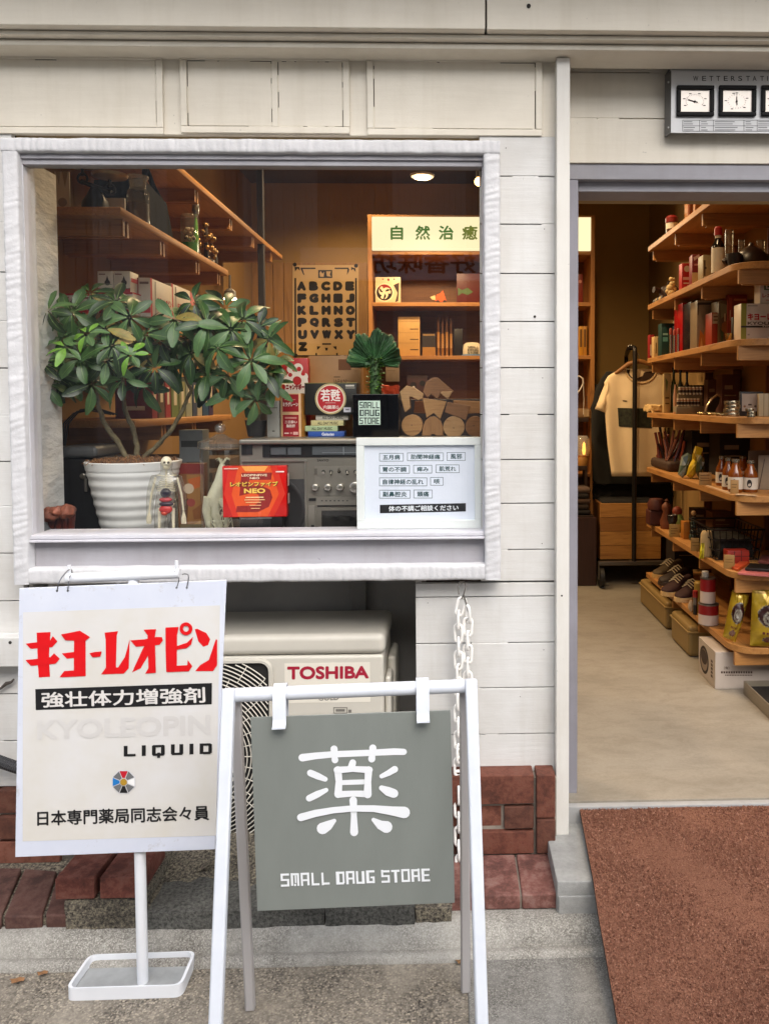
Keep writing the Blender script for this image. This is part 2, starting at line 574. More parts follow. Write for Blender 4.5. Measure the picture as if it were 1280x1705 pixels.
# ------------------------------------------------------------------ goods in cartons
def pack(name, label, cat, x0, y0, x1, y1, Y=None, z=None, depth=0.06, col='#c8c0b0', prints=(), yaw=0.0, group=None, rough=0.45, side=None, r=0.0015, hgt=None):
    """a carton whose front fills the pixel box; standing at height z (or at distance Y)"""
    xm = (x0 + x1) / 2
    if Y is None:
        Y = PZ(xm, y1, z).y
    a, b = P(x0, y1, Y), P(x1, y1, Y)
    if z is None:
        z = a.z
    w, h = b.x - a.x, hgt or (P(xm, y0, Y).z - z)
    ca, sa = math.cos(R(yaw)), math.sin(R(yaw))
    ux, nn = Vector((ca, sa, 0)), Vector((-sa, ca, 0))
    o = Vector(((a.x + b.x) / 2, Y, z)) - ux * (w / 2)
    mb = MB().m(mat(col, rough, var=0.06, vs=25))
    bb = MB()
    bb.rbox(0, w, 0, depth, 0, h, r=r, seg=2)
    tr = lambda q: o + ux * q[0] + nn * q[1] + Vector((0, 0, q[2]))
    mb.add([tr(v) for v in bb.v], bb.f)
    def fn(u, v, k=1):
        return tr((u * w, -0.0002 * k, (1 - v) * h))
    def fs(u, v, k=1):
        return tr((w + 0.0002 * k, u * depth, (1 - v) * h))
    def fl(u, v, k=1):
        return tr((-0.0002 * k, (1 - u) * depth, (1 - v) * h))
    for k, p in enumerate(prints):
        f, n = fn, -nn
        kind = p[0]
        if kind[0] == 's':
            f, n, kind = fs, ux, kind[1:]
        elif kind[0] == 'l':
            f, n, kind = fl, -ux, kind[1:]
        kk = k + 1
        if kind == 'r':
            mb.m(ink(p[5]))
            mb.poly([f(p[1], p[2], kk), f(p[3], p[2], kk), f(p[3], p[4], kk), f(p[1], p[4], kk)], n)
        elif kind == 't':
            mb.m(ink(p[6]))
            mb.text(p[1], lambda u, v: f(p[2] + (p[4] - p[2]) * u, p[5] + (p[3] - p[5]) * v, kk), n, p[7] if len(p) > 7 else 0.0)
        elif kind == 'c':
            mb.m(ink(p[4]))
            mb.poly([f(u, v, kk) for u, v in circle(p[1], p[2], p[3], 28, p[3] * w / h)], n)
        elif kind == 'p':
            mb.m(ink(p[2]))
            mb.poly([f(u, v, kk) for u, v in p[1]], n)
    return solo(mb, name, label, cat, group)
def turned(name, label, cat, xc, y0, y1, prof, z=None, Y=None, group=None, n=20):
    """a turned object: prof is a list of (material, [(radius in px, height share), ...]) from the bottom"""
    if Y is None:
        Y = PZ(xc, y1, z).y
    c = P(xc, y1, Y)
    if z is None:
        z = c.z
    h = P(xc, y0, Y).z - z
    mb = MB()
    for m_, pr in prof:
        mb.m(m_).lathe(c.x, Y, [(max(1e-4, r / S(Y)), z + h * v) for r, v in pr], n)
    return solo(mb, name, label, cat, group)

# ================================================================== THE STREET
Y0 = 2.5                                     # front face of the boarded wall
ZF = 0.21                                    # shop floor
grit = pebbled('#4a453e', '#938b7f', '#c4b9a6', 190)
smooth_c = pebbled('#62605c', '#93918c', '#b3b1aa', 330)
kerb_m = pebbled('#85827b', '#b0ada5', '#c9c6be', 300)
rough_c = concrete('#2b2721', '#6f675b', '#a19880', 0.6, 1.4, 0.55)
mb = MB().m(grit)
mb.poly([(-60, -60, 0), (60, -60, 0), (60, 60, 0), (-60, 60, 0)])
setting(mb, 'ground')
mb = MB().m(mat('#4b4b4c', 0.9, var=0.25, vs=12, bump=0.5, bs=200))
mb.poly([(-60, -3.3, 0.004), (60, -3.3, 0.004), (60, 0.9, 0.004), (-60, 0.9, 0.004)])
setting(mb, 'road')
jx = P(775, 1650, 2.0).x
mb = MB().m(smooth_c)
mb.box(jx + 0.006, 6, 1.25, 2.14, -0.02, 0.006)
setting(mb, 'pavement', bevel=0.003)
# rolled cement kerb along the foot of the house
ZK = 0.055
yk = PZ(640, 1607, 0).y
prof = [(yk + a, b) for a, b in ((0, 0), (.003, .012), (.012, .018), (.026, .019), (.034, .014), (.04, .013), (.045, .026), (.052, .04), (.066, .052), (.09, .059), (.115, .06), (.15, .055))] + [(2.56, ZK)]
mb = MB().m(kerb_m)
N = 240
xs = [-3 + 3.75 * k / N for k in range(N + 1)]
vs, fs = [], []
for x in xs:
    for (y, z) in prof:
        q = noise.noise(Vector((x * 6, y * 9, z * 20)))
        q2 = noise.noise(Vector((x * 25, y * 40, z * 40)))
        vs.append((x, y + 0.004 * q * (y < 2.4) + 0.002 * q2, max(-0.002, z + (0.004 * q + 0.0015 * q2) * (z > 0.02))))
m_ = len(prof)
for k in range(N):
    for j in range(m_ - 1):
        fs.append((k * m_ + j, (k + 1) * m_ + j, (k + 1) * m_ + j + 1, k * m_ + j + 1))
mb.add(vs, fs)
setting(mb, 'kerb', smooth=60)

# ================================================================== THE HOUSE
house = thing('shop_building', 'white painted timber shop front with a big display window and an open doorway', 'building', (0, Y0, 0))
paint = painted_board('#d3d3d1', '#bbb8b2', 0.6)
cream = painted_board('#dfd8c9', '#cbc3b3', 0.5, bump=0.2)
greyp = painted_board('#a8a7ad', '#8f8c90', 0.6)
whitep = painted_board('#cdcdd4', '#b0aeb4', 0.5)
seamd = mat('#2a2622', 0.9)
def px_x(px, Y, py=800):
    return P(px, py, Y).x
def px_z(py, Y, px=880):
    return P(px, py, Y).z
XC0, XC1 = px_x(926, 2.46, 700), px_x(948, 2.46, 700)          # corner board
seams = [px_z(q, Y0) for q in (293, 373, 455, 535, 612, 690, 765, 838, 915, 993, 1070, 1145, 1222)]
ztop, zbot = px_z(226, Y0), px_z(1297, Y0)
def boards(mb, x0, x1, zs, Y, pm, th=0.022, gap=0.0034, keep=0.26):
    """horizontal boards with open joints that the paint has partly bridged"""
    for k in range(len(zs) - 1):
        a, b = zs[k], zs[k + 1]
        mb.m(pm).rbox(x0, x1, Y + random.uniform(-0.0008, 0.0008), Y + th, b + gap / 2, a - gap / 2, r=0.0009, seg=1)
        if k:
            x = x0 + random.uniform(0, 0.03)
            while x < x1:
                l = random.uniform(0.02, 0.16)
                if random.random() < keep:
                    mb.box(x, min(x1, x + l), Y + 0.0012, Y + th, a - gap * 0.62, a + gap * 0.62)
                x += l + random.uniform(0.003, 0.05)
    mb.m(seamd).box(x0, x1, Y + th + 0.001, Y + th + 0.006, zs[-1], zs[0])
mb = MB()
xr0, xr1 = px_x(800, Y0), XC0
allz = [ztop] + seams + [zbot]
xrec = px_x(693, Y0, 1150)
up_i = 9
boards(mb, xr0, xr1, allz[:up_i + 1] + [px_z(968, Y0)], Y0, paint)
boards(mb, xrec, xr1, [px_z(968, Y0) - 0.003] + allz[up_i + 1:], Y0, paint, keep=0.12)
# end grain side of the niche
mb.m(paint).box(xrec, xrec + 0.018, Y0 + 0.022, Y0 + 0.46, zbot, px_z(968, Y0))
for x_, y_, r_ in ((890, 527, .0042), (842, 246, .0016), (906, 381, .0015), (846, 548, .0014), (902, 905, .0015), (712, 1004, .0013), (905, 1082, .0014), (866, 1160, .0013), (903, 629, .0014)):
    mb.m(seamd).lathe(px_x(x_, Y0, y_), Y0, [(r_, -.002), (r_, .0018)], 10, 'y', px_z(y_, Y0, x_))
mb.build('siding', house)
mb = MB()
boards(mb, -3.0, px_x(35, Y0), [z + 0.003 for z in allz], Y0, paint, keep=0.35)
house_walls = mb.build('siding', house)
# frieze above the window with three framed blind panels
zf1, zf0 = px_z(63, Y0), ztop
mb = MB().m(cream)
mb.box(-3.0, XC0, Y0 + 0.004, Y0 + 0.024, zf0, zf1)
mb.build('frieze_board', house)
def blind(x0, y0, x1, y1, split=None):
    mb = MB()
    a, b = px_x(x0, Y0, 150), px_x(x1, Y0, 150)
    z0, z1 = px_z(y1, Y0, (x0 + x1) / 2), px_z(y0, Y0, (x0 + x1) / 2)
    w = 0.02
    mb.m(cream)
    for (p, q, r_, t) in ((a, b, z1 - w, z1), (a, b, z0, z0 + w), (a, a + w, z0 + w + .0005, z1 - w - .0005), (b - w, b, z0 + w + .0005, z1 - w - .0005)):
        mb.rbox(p, q, Y0 - 0.008, Y0 + 0.002, r_, t, r=0.0025)
    cells = [(a + w, b - w)]
    if split:
        sx = px_x(split, Y0, 150)
        mb.rbox(sx - 0.009, sx + 0.009, Y0 - 0.006, Y0 + 0.002, z0 + w, z1 - w, r=0.002)
        cells = [(a + w, sx - 0.009), (sx + 0.009, b - w)]
    for (p, q) in cells:
        g = 0.0025
        mb.m(cream).rbox(p + g, q - g, Y0 - 0.003, Y0 + 0.002, z0 + w + g, z1 - w - g, r=0.0015)
        mb.m(seamd).box(p, q, Y0 + 0.0005, Y0 + 0.0015, z0 + w, z1 - w)
        mb.m(cream)
        for side in range(4):
            t = 0.0
            while t < 1:
                l = random.uniform(0.06, 0.4)
                if random.random() < 0.6:
                    u = min(1, t + l)
                    X0, X1, Z0, Z1 = p, q, z0 + w, z1 - w
                    e = (X0 + (X1 - X0) * t, X0 + (X1 - X0) * u)
                    h_ = (Z0 + (Z1 - Z0) * t, Z0 + (Z1 - Z0) * u)
                    yy = (Y0 - 0.0022, Y0 + 0.002)
                    if side == 0: mb.box(e[0], e[1], *yy, Z0 - .0005, Z0 + g * 1.1)
                    if side == 1: mb.box(e[0], e[1], *yy, Z1 - g * 1.1, Z1 + .0005)
                    if side == 2: mb.box(X0 - .0005, X0 + g * 1.1, *yy, *h_)
                    if side == 3: mb.box(X1 - g * 1.1, X1 + .0005, *yy, *h_)
                t += l + random.uniform(0.01, 0.1)
    mb.build('blind_panel', house)
blind(-420, 86, 272, 222)
blind(301, 90, 582, 222, 458)
blind(611, 92, 902, 226)
# beam and moulding under the eave
YB = 2.36
zb0, zb1 = px_z(46, YB, 640), 2.95
xs_seam = px_x(809, YB, 20)
mb = MB().m(cream)
mb.rbox(-3, xs_seam - 0.0025, YB, Y0 + 0.05, zb0, zb1, r=0.004)
mb.rbox(xs_seam + 0.0025, 4, YB + 0.002, Y0 + 0.05, zb0, zb1, r=0.004)
mb.rbox(-3, 4, YB + 0.03, Y0 + 0.05, zb0 - 0.014, zb0 - 0.0015, r=0.004)
mb.rbox(-3, 4, YB + 0.055, Y0 + 0.05, zb0 - 0.034, zb0 - 0.0155, r=0.006)
mb.m(seamd)
mb.box(xs_seam - 0.0025, xs_seam + 0.0025, YB + 0.012, YB + 0.014, zb0 + 0.01, zb1)
mb.lathe(px_x(880, YB, 9), YB, [(0.006, -0.002), (0.006, 0.0012)], 14, 'y', px_z(9, YB, 880))
mb.build('eave_beam', house)
mb = MB().m(cream)
mb.box(-3, 4, 1.97, 2.7, 2.952, 2.99)
mb.box(-3, 4, 1.95, 1.97, 2.93, 3.2)
mb.m(mat('#6d6a68', 0.7)).hexa([(-3, 1.9, 3.24), (4, 1.9, 3.24), (4, 1.9, 3.28), (-3, 1.9, 3.28), (-3, 7.2, 4.6), (4, 7.2, 4.6), (4, 7.2, 4.64), (-3, 7.2, 4.64)])
mb.build('roof', house)
# corner board, entrance head wall, door frame
zc0 = px_z(1402, 2.46, 936)
mb = MB().m(painted_board('#d9d7d1', '#c3beb4', 0.4, axis=2))
mb.rbox(XC0, XC1, 2.46, 2.65, zc0, zb0 - 0.036, r=0.003)
mb.m(seamd).lathe(px_x(935, 2.46, 990), 2.46, [(0.003, -0.002), (0.003, 0.001)], 10, 'y', px_z(992, 2.46, 935))
mb.build('corner_board', house)
YE = 2.60
mb = MB()
boards(mb, XC1 - 0.01, 4, [px_z(q, YE, 1100) for q in (60, 120, 197, 272)], YE, cream, keep=0.3)
mb.build('entrance_head', house)
YD = 2.61
zl0, zl1 = px_z(299, YD, 1100), px_z(272, YD, 1100)
mb = MB().m(painted_board('#97969d', '#7f7d81', 0.6))
mb.rbox(XC1 - 0.01, 4, YD - 0.002, 2.69, zl0, zl1 - 0.0006, r=0.003)
zl2 = px_z(319, 2.64, 1100)
mb.rbox(XC1, 4, 2.64, 2.76, zl2, zl0 + 0.001, r=0.003)
xj = px_x(962, 2.64, 800)
mb.m(painted_board('#8e8d97', '#77757a', 0.6, axis=2))
zj = px_z(1362, YD, 955)
mb.rbox(XC1 - 0.03, xj - 0.006, YD, 2.70, zj, zl0, r=0.003)
mb.rbox(xj - 0.02, xj, 2.64, 2.76, zj, zl2, r=0.003)
mb.build('door_frame', house)

# ---------------------------------------------------------------- display window
YW = 2.43
def rough_bar(mb, x0, x1, z0, z1, y0, y1, along, seed, amp=0.003, step=0.004):
    """a timber wrapped in puckered cloth and painted over: wrinkles run across it"""
    L, Wd = (x1 - x0, z1 - z0) if along == 'x' else (z1 - z0, x1 - x0)
    n = max(8, int(L / step))
    cross = [(0, y1), (0, y0 + 0.006), (0.003, y0 + 0.0015)] + [(Wd * k / 6, y0) for k in range(1, 6)] + [(Wd - 0.003, y0 + 0.0015), (Wd, y0 + 0.006), (Wd, y1)]
    vs, fs = [], []
    m_ = len(cross)
    for k in range(n + 1):
        t = L * k / n
        for (w, y) in cross:
            sl = t + 0.012 * math.sin(w * 30 + seed)
            a = noise.noise(Vector((sl * 52, w * 9 + seed * 7.3, seed)))
            b_ = noise.noise(Vector((sl * 16, w * 20, seed + 5.1)))
            d = amp * (abs(a) ** 0.7 * 1.4 - 0.35 + 0.45 * b_)
            wig = 0.0018 * noise.noise(Vector((t * 18, seed, 3.3 if w > Wd / 2 else 8.1)))
            yy = y - d if y < y1 else y
            ww = w + wig
            vs.append((x0 + t, yy, z0 + ww) if along == 'x' else (x0 + ww, yy, z0 + t))
    for k in range(n):
        for j in range(m_ - 1):
            q = (k * m_ + j, (k + 1) * m_ + j, (k + 1) * m_ + j + 1, k * m_ + j + 1)
            fs.append(q if along == 'x' else q[::-1])
    fs += [tuple(range(m_ - 1, -1, -1)), tuple(n * m_ + j for j in range(m_))]
    mb.add(vs, fs)
wx0, wx1 = px_x(11, YW, 600), px_x(833, YW, 600)
wz0, wz1 = px_z(970, YW, 420), px_z(230, YW, 420)
bt = 0.046                                   # face width of the wrapped bars
rough_w = mat('#c8c8ca', 0.6, var=0.05, vs=14, bump=0.7, bs=110, dist=0.002)
mb = MB().m(rough_w)
ix0, ix1, iz1, iz0 = wx0 + 0.047, wx1 - 0.05, wz1 - 0.042, px_z(944, YW, 420)
rough_bar(mb, wx0, wx1, iz1, wz1, YW, Y0 + 0.03, 'x', 1)
rough_bar(mb, wx0, ix0, wz0, iz1 + 0.001, YW + 0.0006, Y0 + 0.03, 'z', 2)
rough_bar(mb, ix1, wx1, wz0, iz1 + 0.001, YW + 0.0006, Y0 + 0.03, 'z', 3)
rough_bar(mb, ix0 - 0.001, ix1 + 0.001, wz0, iz0, YW + 0.001, Y0 + 0.03, 'x', 4, 0.003)
wf = mb.build('window_frame', house, smooth=50)
YG = 2.48
gx0, gx1 = px_x(53, YG, 580), px_x(803, YG, 580)
gz0, gz1 = px_z(886, YG, 420), px_z(279, YG, 420)
YS = 2.456
mb = MB().m(greyp)
mb.rbox(ix0, ix1, YS, YG + 0.02, gz1, iz1 + 0.002, r=0.003)                       # top rail and bead: the recess shade is put into their grey
mb.rbox(ix0, ix1, YS - 0.008, YS - 0.0005, gz1 + 0.016, gz1 + 0.03, r=0.002)      # bead
mb.m(whitep)
mb.rbox(ix0, gx0, YS + 0.001, YG + 0.02, gz0, gz1, r=0.003)
mb.rbox(gx1, ix1, YS + 0.001, YG + 0.02, gz0, gz1, r=0.003)
mb.build('sash', wf)
mb = MB().m(whitep)
zs1 = px_z(895, 2.45, 420)
mb.rbox(ix0, ix1, 2.445, Y0 + 0.07, zs1, gz0 + 0.001, r=0.003)
mb.rbox(ix0, ix1, 2.437, 2.476, zs1 - 0.009, zs1 - 0.001, r=0.003)
mb.build('window_sill', wf)
mb = MB().m(greyp)
mb.rbox(ix0, ix1, 2.47, Y0 + 0.03, iz0 - 0.01, zs1 - 0.002, r=0.002)
mb.build('apron_panel', wf)
mb = MB().m(clear_glass((0.96, 0.965, 0.96), 2.3, 1.5))
mb.poly([(gx0, YG, gz0), (gx1, YG, gz0), (gx1, YG, gz1), (gx0, YG, gz1)], Vector((0, -1, 0)))
mb.build('window_pane', wf)

# ---------------------------------------------------------------- niche under the window, with the air conditioner
ZD = px_z(928, 2.58, 275)                     # display deck inside the window
xn0 = px_x(90, Y0, 1150)
nich = mat('#a29f9b', 0.7, var=0.12, vs=5, bump=0.2)
mb = MB().m(nich)
zn1 = px_z(966, Y0, 600)
mb.box(xn0, xrec, Y0 + 0.462, Y0 + 0.49, 0.0, zn1)
mb.box(xn0 - 0.02, xn0, Y0 + 0.02, Y0 + 0.49, 0.0, zn1)
mb.box(xn0 - 0.02, xrec + 0.02, Y0 + 0.032, Y0 + 0.49, zn1 + 0.0005, zn1 + 0.025)
mb.m(mat('#8d8a86', 0.7, var=0.1)).rbox(px_x(585, 2.93, 1000), px_x(609, 2.93, 1000), 2.93, 2.961, 0.0, zn1, r=0.003)
mb.build('niche_lining', house)

# ---------------------------------------------------------------- shop interior shell
XL, XR, YBK, ZC = -1.62, 1.66, 6.62, 3.33
wallm = mat('#8f6f3e', 0.85, var=0.08, vs=2.5, bump=0.15, bs=40)
mb = MB().m(mat('#a08a62', 0.85, var=0.08, vs=2.5, bump=0.15, bs=40))
yi0, yi1 = Y0 + 0.03, Y0 + 0.10
mb.box(xj - 0.02, XR + 2, 2.765, 2.81, zl2 + 0.002, ZC)                       # over the door
mb.box(XL, XC0 + 0.005, yi0 + .001, yi1, gz1 + 0.07, ZC)
mb.box(XC0 + 0.006, xj - 0.02, 2.70, 2.763, gz1 + 0.0025, ZC)
mb.box(gx1 + 0.02, XC0 + 0.005, yi0 + 0.001, 2.76, 0.0, gz1 + 0.002)
mb.box(XC0 + 0.006, xj - 0.022, 2.705, 2.76, 0.0, gz1 + 0.002)
mb.box(XL, P(47, 600, 2.54).x - 0.022, yi0 + 0.001, yi1, 0.0, gz1 + 0.002)
mb.build('front_wall', house)
mb = MB().m(wallm)
mb.box(XL - 0.1, XL, yi1, YBK, 0, ZC)
mb.build('side_wall', house)
mb = MB().m(wallm)
mb.box(XR, XR + 0.1, 2.9, YBK, 0, ZC)
mb.box(XR + 0.1, XR + 2.1, 2.9, 3.0, 0, ZC)
mb.box(XR + 2, XR + 2.1, 2.7, 2.9, 0, ZC)
mb.build('side_wall', house)
mb = MB().m(mat('#a5844a', 0.85, var=0.06, vs=2.0, bump=0.12, bs=40))
xpan = px_x(612, YBK, 500)
mb.box(XL, XR, YBK, YBK + 0.1, 0, ZC)
mb.m(wood('#b58a50', '#8f6a3a', 2, 0.8))
x = XL
while x < xpan + 0.25:                         # narrow vertical boarding behind the poster
    mb.rbox(x, x + 0.082, YBK - 0.018, YBK - 0.001, 0, 2.68, r=0.004)
    x += 0.086
mb.build('back_wall', house)
mb = MB().m(mat('#55442c', 0.9, var=0.1, vs=3))
mb.box(XL - 0.1, XR + 2.1, yi1, YBK + 0.1, ZC + 0.001, ZC + 0.05)
mb.build('ceiling', house)
# floor: trowelled mortar, a grey nosing at the sill
floor_m, n, b = nodes_of('trowelled_floor')
v = tex_map(n, (0.8, 1.5, 1))
f1 = noise_n(n, v, 1.6, 8, 0.62, 0.4)
f2 = noise_n(n, v, 11.0, 7, 0.7, 0.6)
c1 = ramp_n(n, f1, [(0.3, C('#857f74')), (0.5, C('#958e82')), (0.7, C('#9d968a'))])
c2 = mix_n(n, 0.5, c1, ramp_n(n, f2, [(0.36, (0.7, 0.68, 0.64)), (0.55, (1, 1, 1))]), 'MULTIPLY')
n.links.new(c2, b.inputs['Base Color'])
b.inputs['Roughness'].default_value = 0.42
sc_ = noise_n(n, tex_map(n, (1, 1, 1)), 90.0, 4, 0.7)
c3 = mix_n(n, .5, c2, ramp_n(n, sc_, [(0.3, (.78, .76, .73)), (0.6, (1, 1, 1))]), 'MULTIPLY')
n.links.new(c3, b.inputs['Base Color'])
bump_n(n, b, f2, 0.15, 0.004)
mb = MB().m(floor_m)
yfl = PZ(1100, 1332, ZF).y
mb.box(XL, XR + 2, yfl, YBK, ZF - 0.1, ZF)
mb.m(mat('#9a9a99', 0.6, var=0.1, vs=20, bump=0.3, bs=60)).rbox(XC0 - .004, 4, yfl - 0.028, yfl - 0.0005, ZF - 0.1, ZF - 0.004, r=0.005)
mb.build('shop_floor', house)
# cloth-covered cheek at the left end of the display, and the deck
mb = MB().m(mat('#cfcec9', 0.8, var=0.1, vs=4, bump=0.7, bs=9, stretch=(1, 1, 2.5), dist=0.02))
xch = PX(100, 600, P(47, 600, 2.54).x).x
ych = PX(101, 600, xch).y
mb.box(xch - 0.02, xch, Y0 + 0.031, ych, ZD - 0.1, gz1 + 0.05)
mb.build('window_cheek', house)
deck_m = mat('#3a3632', 0.8, var=0.1)
mb = MB().m(deck_m)
mb.rbox(XL, px_x(815, 2.6, 800), Y0 + 0.071, 3.12, ZD - 0.03, ZD, r=0.003)
mb.build('display_deck', house)

# ---------------------------------------------------------------- house across the street (seen in the pane)
opp = thing('opposite_building', 'dark ribbed metal shop building across the street with a painted name board', 'building', (0, -3.5, 0))
mb = MB()
YO = -3.5
x = -4.5
k = 0
rib = [mat('#868583', 0.6, var=0.15), mat('#b0aeab', 0.6, var=0.1)]
while x < 4.0:
    mb.m(rib[(k // 13) % 2]).rbox(x, x + 0.058, YO - 0.1, YO + 0.006 * (k % 2), 0, 4.4, r=0.004)
    x += 0.06
    k += 1
mb.m(mat('#2b2724', 0.8)).box(-4.5, 4.0, YO - 0.16, YO - 0.101, 0, 4.4)
mb.build('ribbed_wall', opp)
mb = MB().m(mat('#55514d', 0.8, var=0.1)).rbox(-4.6, 4.1, -6.5, YO + 0.25, 4.401, 4.55, r=0.02)
mb.build('roof', opp)
mb = MB().m(mat('#3c3a38', 0.7))
mb.rbox(-1.9, -0.55, YO + 0.034, YO + 0.09, 0.1, 2.15, r=0.01)
mb.m(mat('#1d1e20', 0.15)).rbox(-1.8, -0.65, YO + 0.0905, YO + 0.1, 0.2, 2.05, r=0.005)
mb.build('sliding_door', opp)
sgn = MB().m(mat('#dcdbe0', 0.6, var=0.05))
def virt(px, py):                              # where the pane mirrors the board
    d = ray(px, py)
    q = EYE + d * ((2 * YG - (YO + 0.11) - EYE.y) / d.y)
    return Vector((q.x, YO + 0.11, q.z))
a_, b_ = virt(500, 466), virt(860, 412)
sgn.rbox(min(a_.x, b_.x), max(a_.x, b_.x), YO + 0.034, YO + 0.105, a_.z, b_.z, r=0.01)
sgn.m(ink('#2a1712'))
ca_, cb_ = virt(618, 455), virt(792, 419)
sgn.text('好香味坊', lambda u, v: (cb_.x + (ca_.x - cb_.x) * u, YO + 0.1065, ca_.z + (cb_.z - ca_.z) * v), Vector((0, 1, 0)), 0.02)
sgn.build('name_board', opp)

# ---------------------------------------------------------------- brickwork at the foot of the wall
brk = [brick_mat('#4a271b', '#5e3325', '#4c4138'), brick_mat('#552e21', '#683d2e', '#5a4e45'), brick_mat('#40241a', '#532f22', '#453b33')]
brk2 = brick_mat('#553630', '#6b443c', '#877b73')
mortar = mat('#8a8176', 0.95, var=0.2, vs=30, bump=0.8, bs=90)
def one_brick(mb, x0, x1, y0, y1, z0, z1, r=0.004):
    mb.m(random.choice(brk))
    mb.rbox(x0, x1, y0 + random.uniform(-.004, .004), y1, z0, z1, r=r, seg=2)
plinth = thing('brick_plinth', 'low red brick plinth under the white boards, left of the doorway', 'brickwork', (px_x(840, Y0, 1360), Y0, 0.1))
mb = MB()
yrt = PZ(850, 1517, ZK).y
zrt_ = P(850, 1491, yrt).z
yb = PZ(850, 1424, zrt_).y
def bx(x0, y0, x1, y1, dy=0.0):
    one_brick(mb, px_x(x0, yb, 1350), px_x(x1, yb, 1350), yb + dy, yb + 0.1, px_z(y1, yb, 850), px_z(y0, yb, 850))
bx(893, 1291, 924, 1362, -0.006); bx(893, 1364, 924, 1420, -0.008)
for row, (ya, yb_) in enumerate(((1291, 1339), (1344, 1381), (1385, 1422))):
    edges = ((890, 790, 690), (890, 838, 733, 690), (890, 790, 690))[row]
    for k in range(len(edges) - 1):
        bx(edges[k + 1] + (1.5 if k or row != 1 else 1.5), ya, edges[k] - 1.5, yb_, 0.012 if (row == 1 and k == 1) else -0.004 * (row == 1))
mb.build('bricks', plinth)
MB().m(mortar).box(xrec, XC0, yb + 0.016, yb + 0.09, ZK - .01, px_z(1300, yb, 850)).build('mortar', plinth)
ledge = thing('brick_ledge', 'sloping row of bricks laid flat beside the grey door step', 'brickwork', (px_x(850, 2.4, 1460), 2.36, 0.07))
mb = MB()
for k, (a, b) in enumerate(((869, 930), (806, 866), (744, 803), (700, 741))):
    xa, xb = px_x(a, yrt, 1490), px_x(b, yrt, 1490)
    z1, z2 = zrt_ + random.uniform(-.002, .002), zrt_ + .003
    mb.m(brk2).hexa([(xa, yrt, z1 - 0.045), (xb, yrt, z1 - 0.045), (xb, yrt, z1), (xa, yrt, z1), (xa, yb, z2 - 0.05), (xb, yb, z2 - 0.05), (xb, yb, z2), (xa, yb, z2)])
mb.build('bricks', ledge, bevel=0.005)
MB().m(mortar).box(px_x(700, yrt, 1490), px_x(929, yrt, 1490), yrt + .008, yb + .001, ZK - .01, zrt_ - .008).build('mortar', ledge)
# grey cement step under the corner board
mb = MB().m(concrete('#8b8b88', '#999996', '#a6a6a2', 0.6, 0.35, 0.3, speck=False))
yst = PZ(962, 1522, ZK).y
zst = P(962, 1468, yst).z
xs0 = P(927, 1468, yst).x
STEP = (xs0, yst, zst)
mb.rbox(xs0, PZ(967, 1352, ZF - .012).x + .035, yst, 2.64, ZK - .01, zst, r=0.006)
mb.rbox(xs0 + 0.004, PZ(967, 1352, ZF - .012).x + .035, yst - 0.008, yst - 0.0005, ZK - .01, zst - 0.04, r=0.003)
solo(mb, 'door_step', 'smooth grey cement step block under the foot of the white corner board', 'step')
# left side: brick courses, paving bricks, loose bricks, rough cement
pl2 = thing('brick_plinth', 'dark red brick courses behind the lower left corner of the white sign board', 'brickwork', (-1.5, Y0, 0.1))
mb = MB()
for row, (ya, yb_) in enumerate(((1318, 1356), (1360, 1398), (1402, 1438))):
    e = [-260, -150, -50, 3, 107] if row != 1 else [-300, -200, -100, 3, 60, 107]
    for k in range(len(e) - 1):
        x0_, x1_ = px_x(e[k] + 2, Y0, 1370), px_x(e[k + 1] - 1, Y0, 1370)
        one_brick(mb, x0_, x1_, Y0 - 0.03, Y0 + 0.08, px_z(yb_, Y0 - .03, 30), px_z(ya, Y0 - .03, 30))
mb.build('bricks', pl2)
MB().m(mortar).box(-2.2, px_x(107, Y0, 1370), Y0 - 0.015, Y0 + 0.07, 0.05, px_z(1317, Y0, 30)).build('mortar', pl2)
pav = thing('brick_paving', 'slanting edging of worn bricks laid flat at the kerb, left of the loose bricks', 'brickwork', (-1.3, 2.33, 0.06))
mb = MB().m(brick_mat('#38231d', '#4d322b', '#544b43'))  # darker brick: shade from the sign board is put into the colours
ylf = PZ(60, 1549, ZK).y
def slab(p, hgt=0.04):
    """p: four pixel corners (front left, front right, back right, back left) of a brick's top"""
    A, B = P(*p[0], ylf), P(*p[1], ylf)
    Cc, D = PZ(*p[2], A.z + .006), PZ(*p[3], A.z + .006)
    dn = Vector((0, 0, -hgt))
    mb.hexa([A + dn, B + dn, B, A, D + dn, Cc + dn, Cc, D])
slab([(-110, 1526), (-62, 1526), (-32, 1444), (-75, 1444)])
slab([(-58, 1526), (2, 1526), (36, 1445), (-28, 1445)])
slab([(7, 1526), (70, 1526), (95, 1450), (41, 1446)])
slab([(76, 1524), (128, 1524), (150, 1450), (98, 1450)])
mb.build('bricks', pav, bevel=0.005)
zl_ = P(60, 1526, ylf).z - .008
MB().m(rough_c).box(-2.2, px_x(128, ylf, 1540), ylf + .012, 2.49, ZK - .02, zl_).build('mortar', pav)
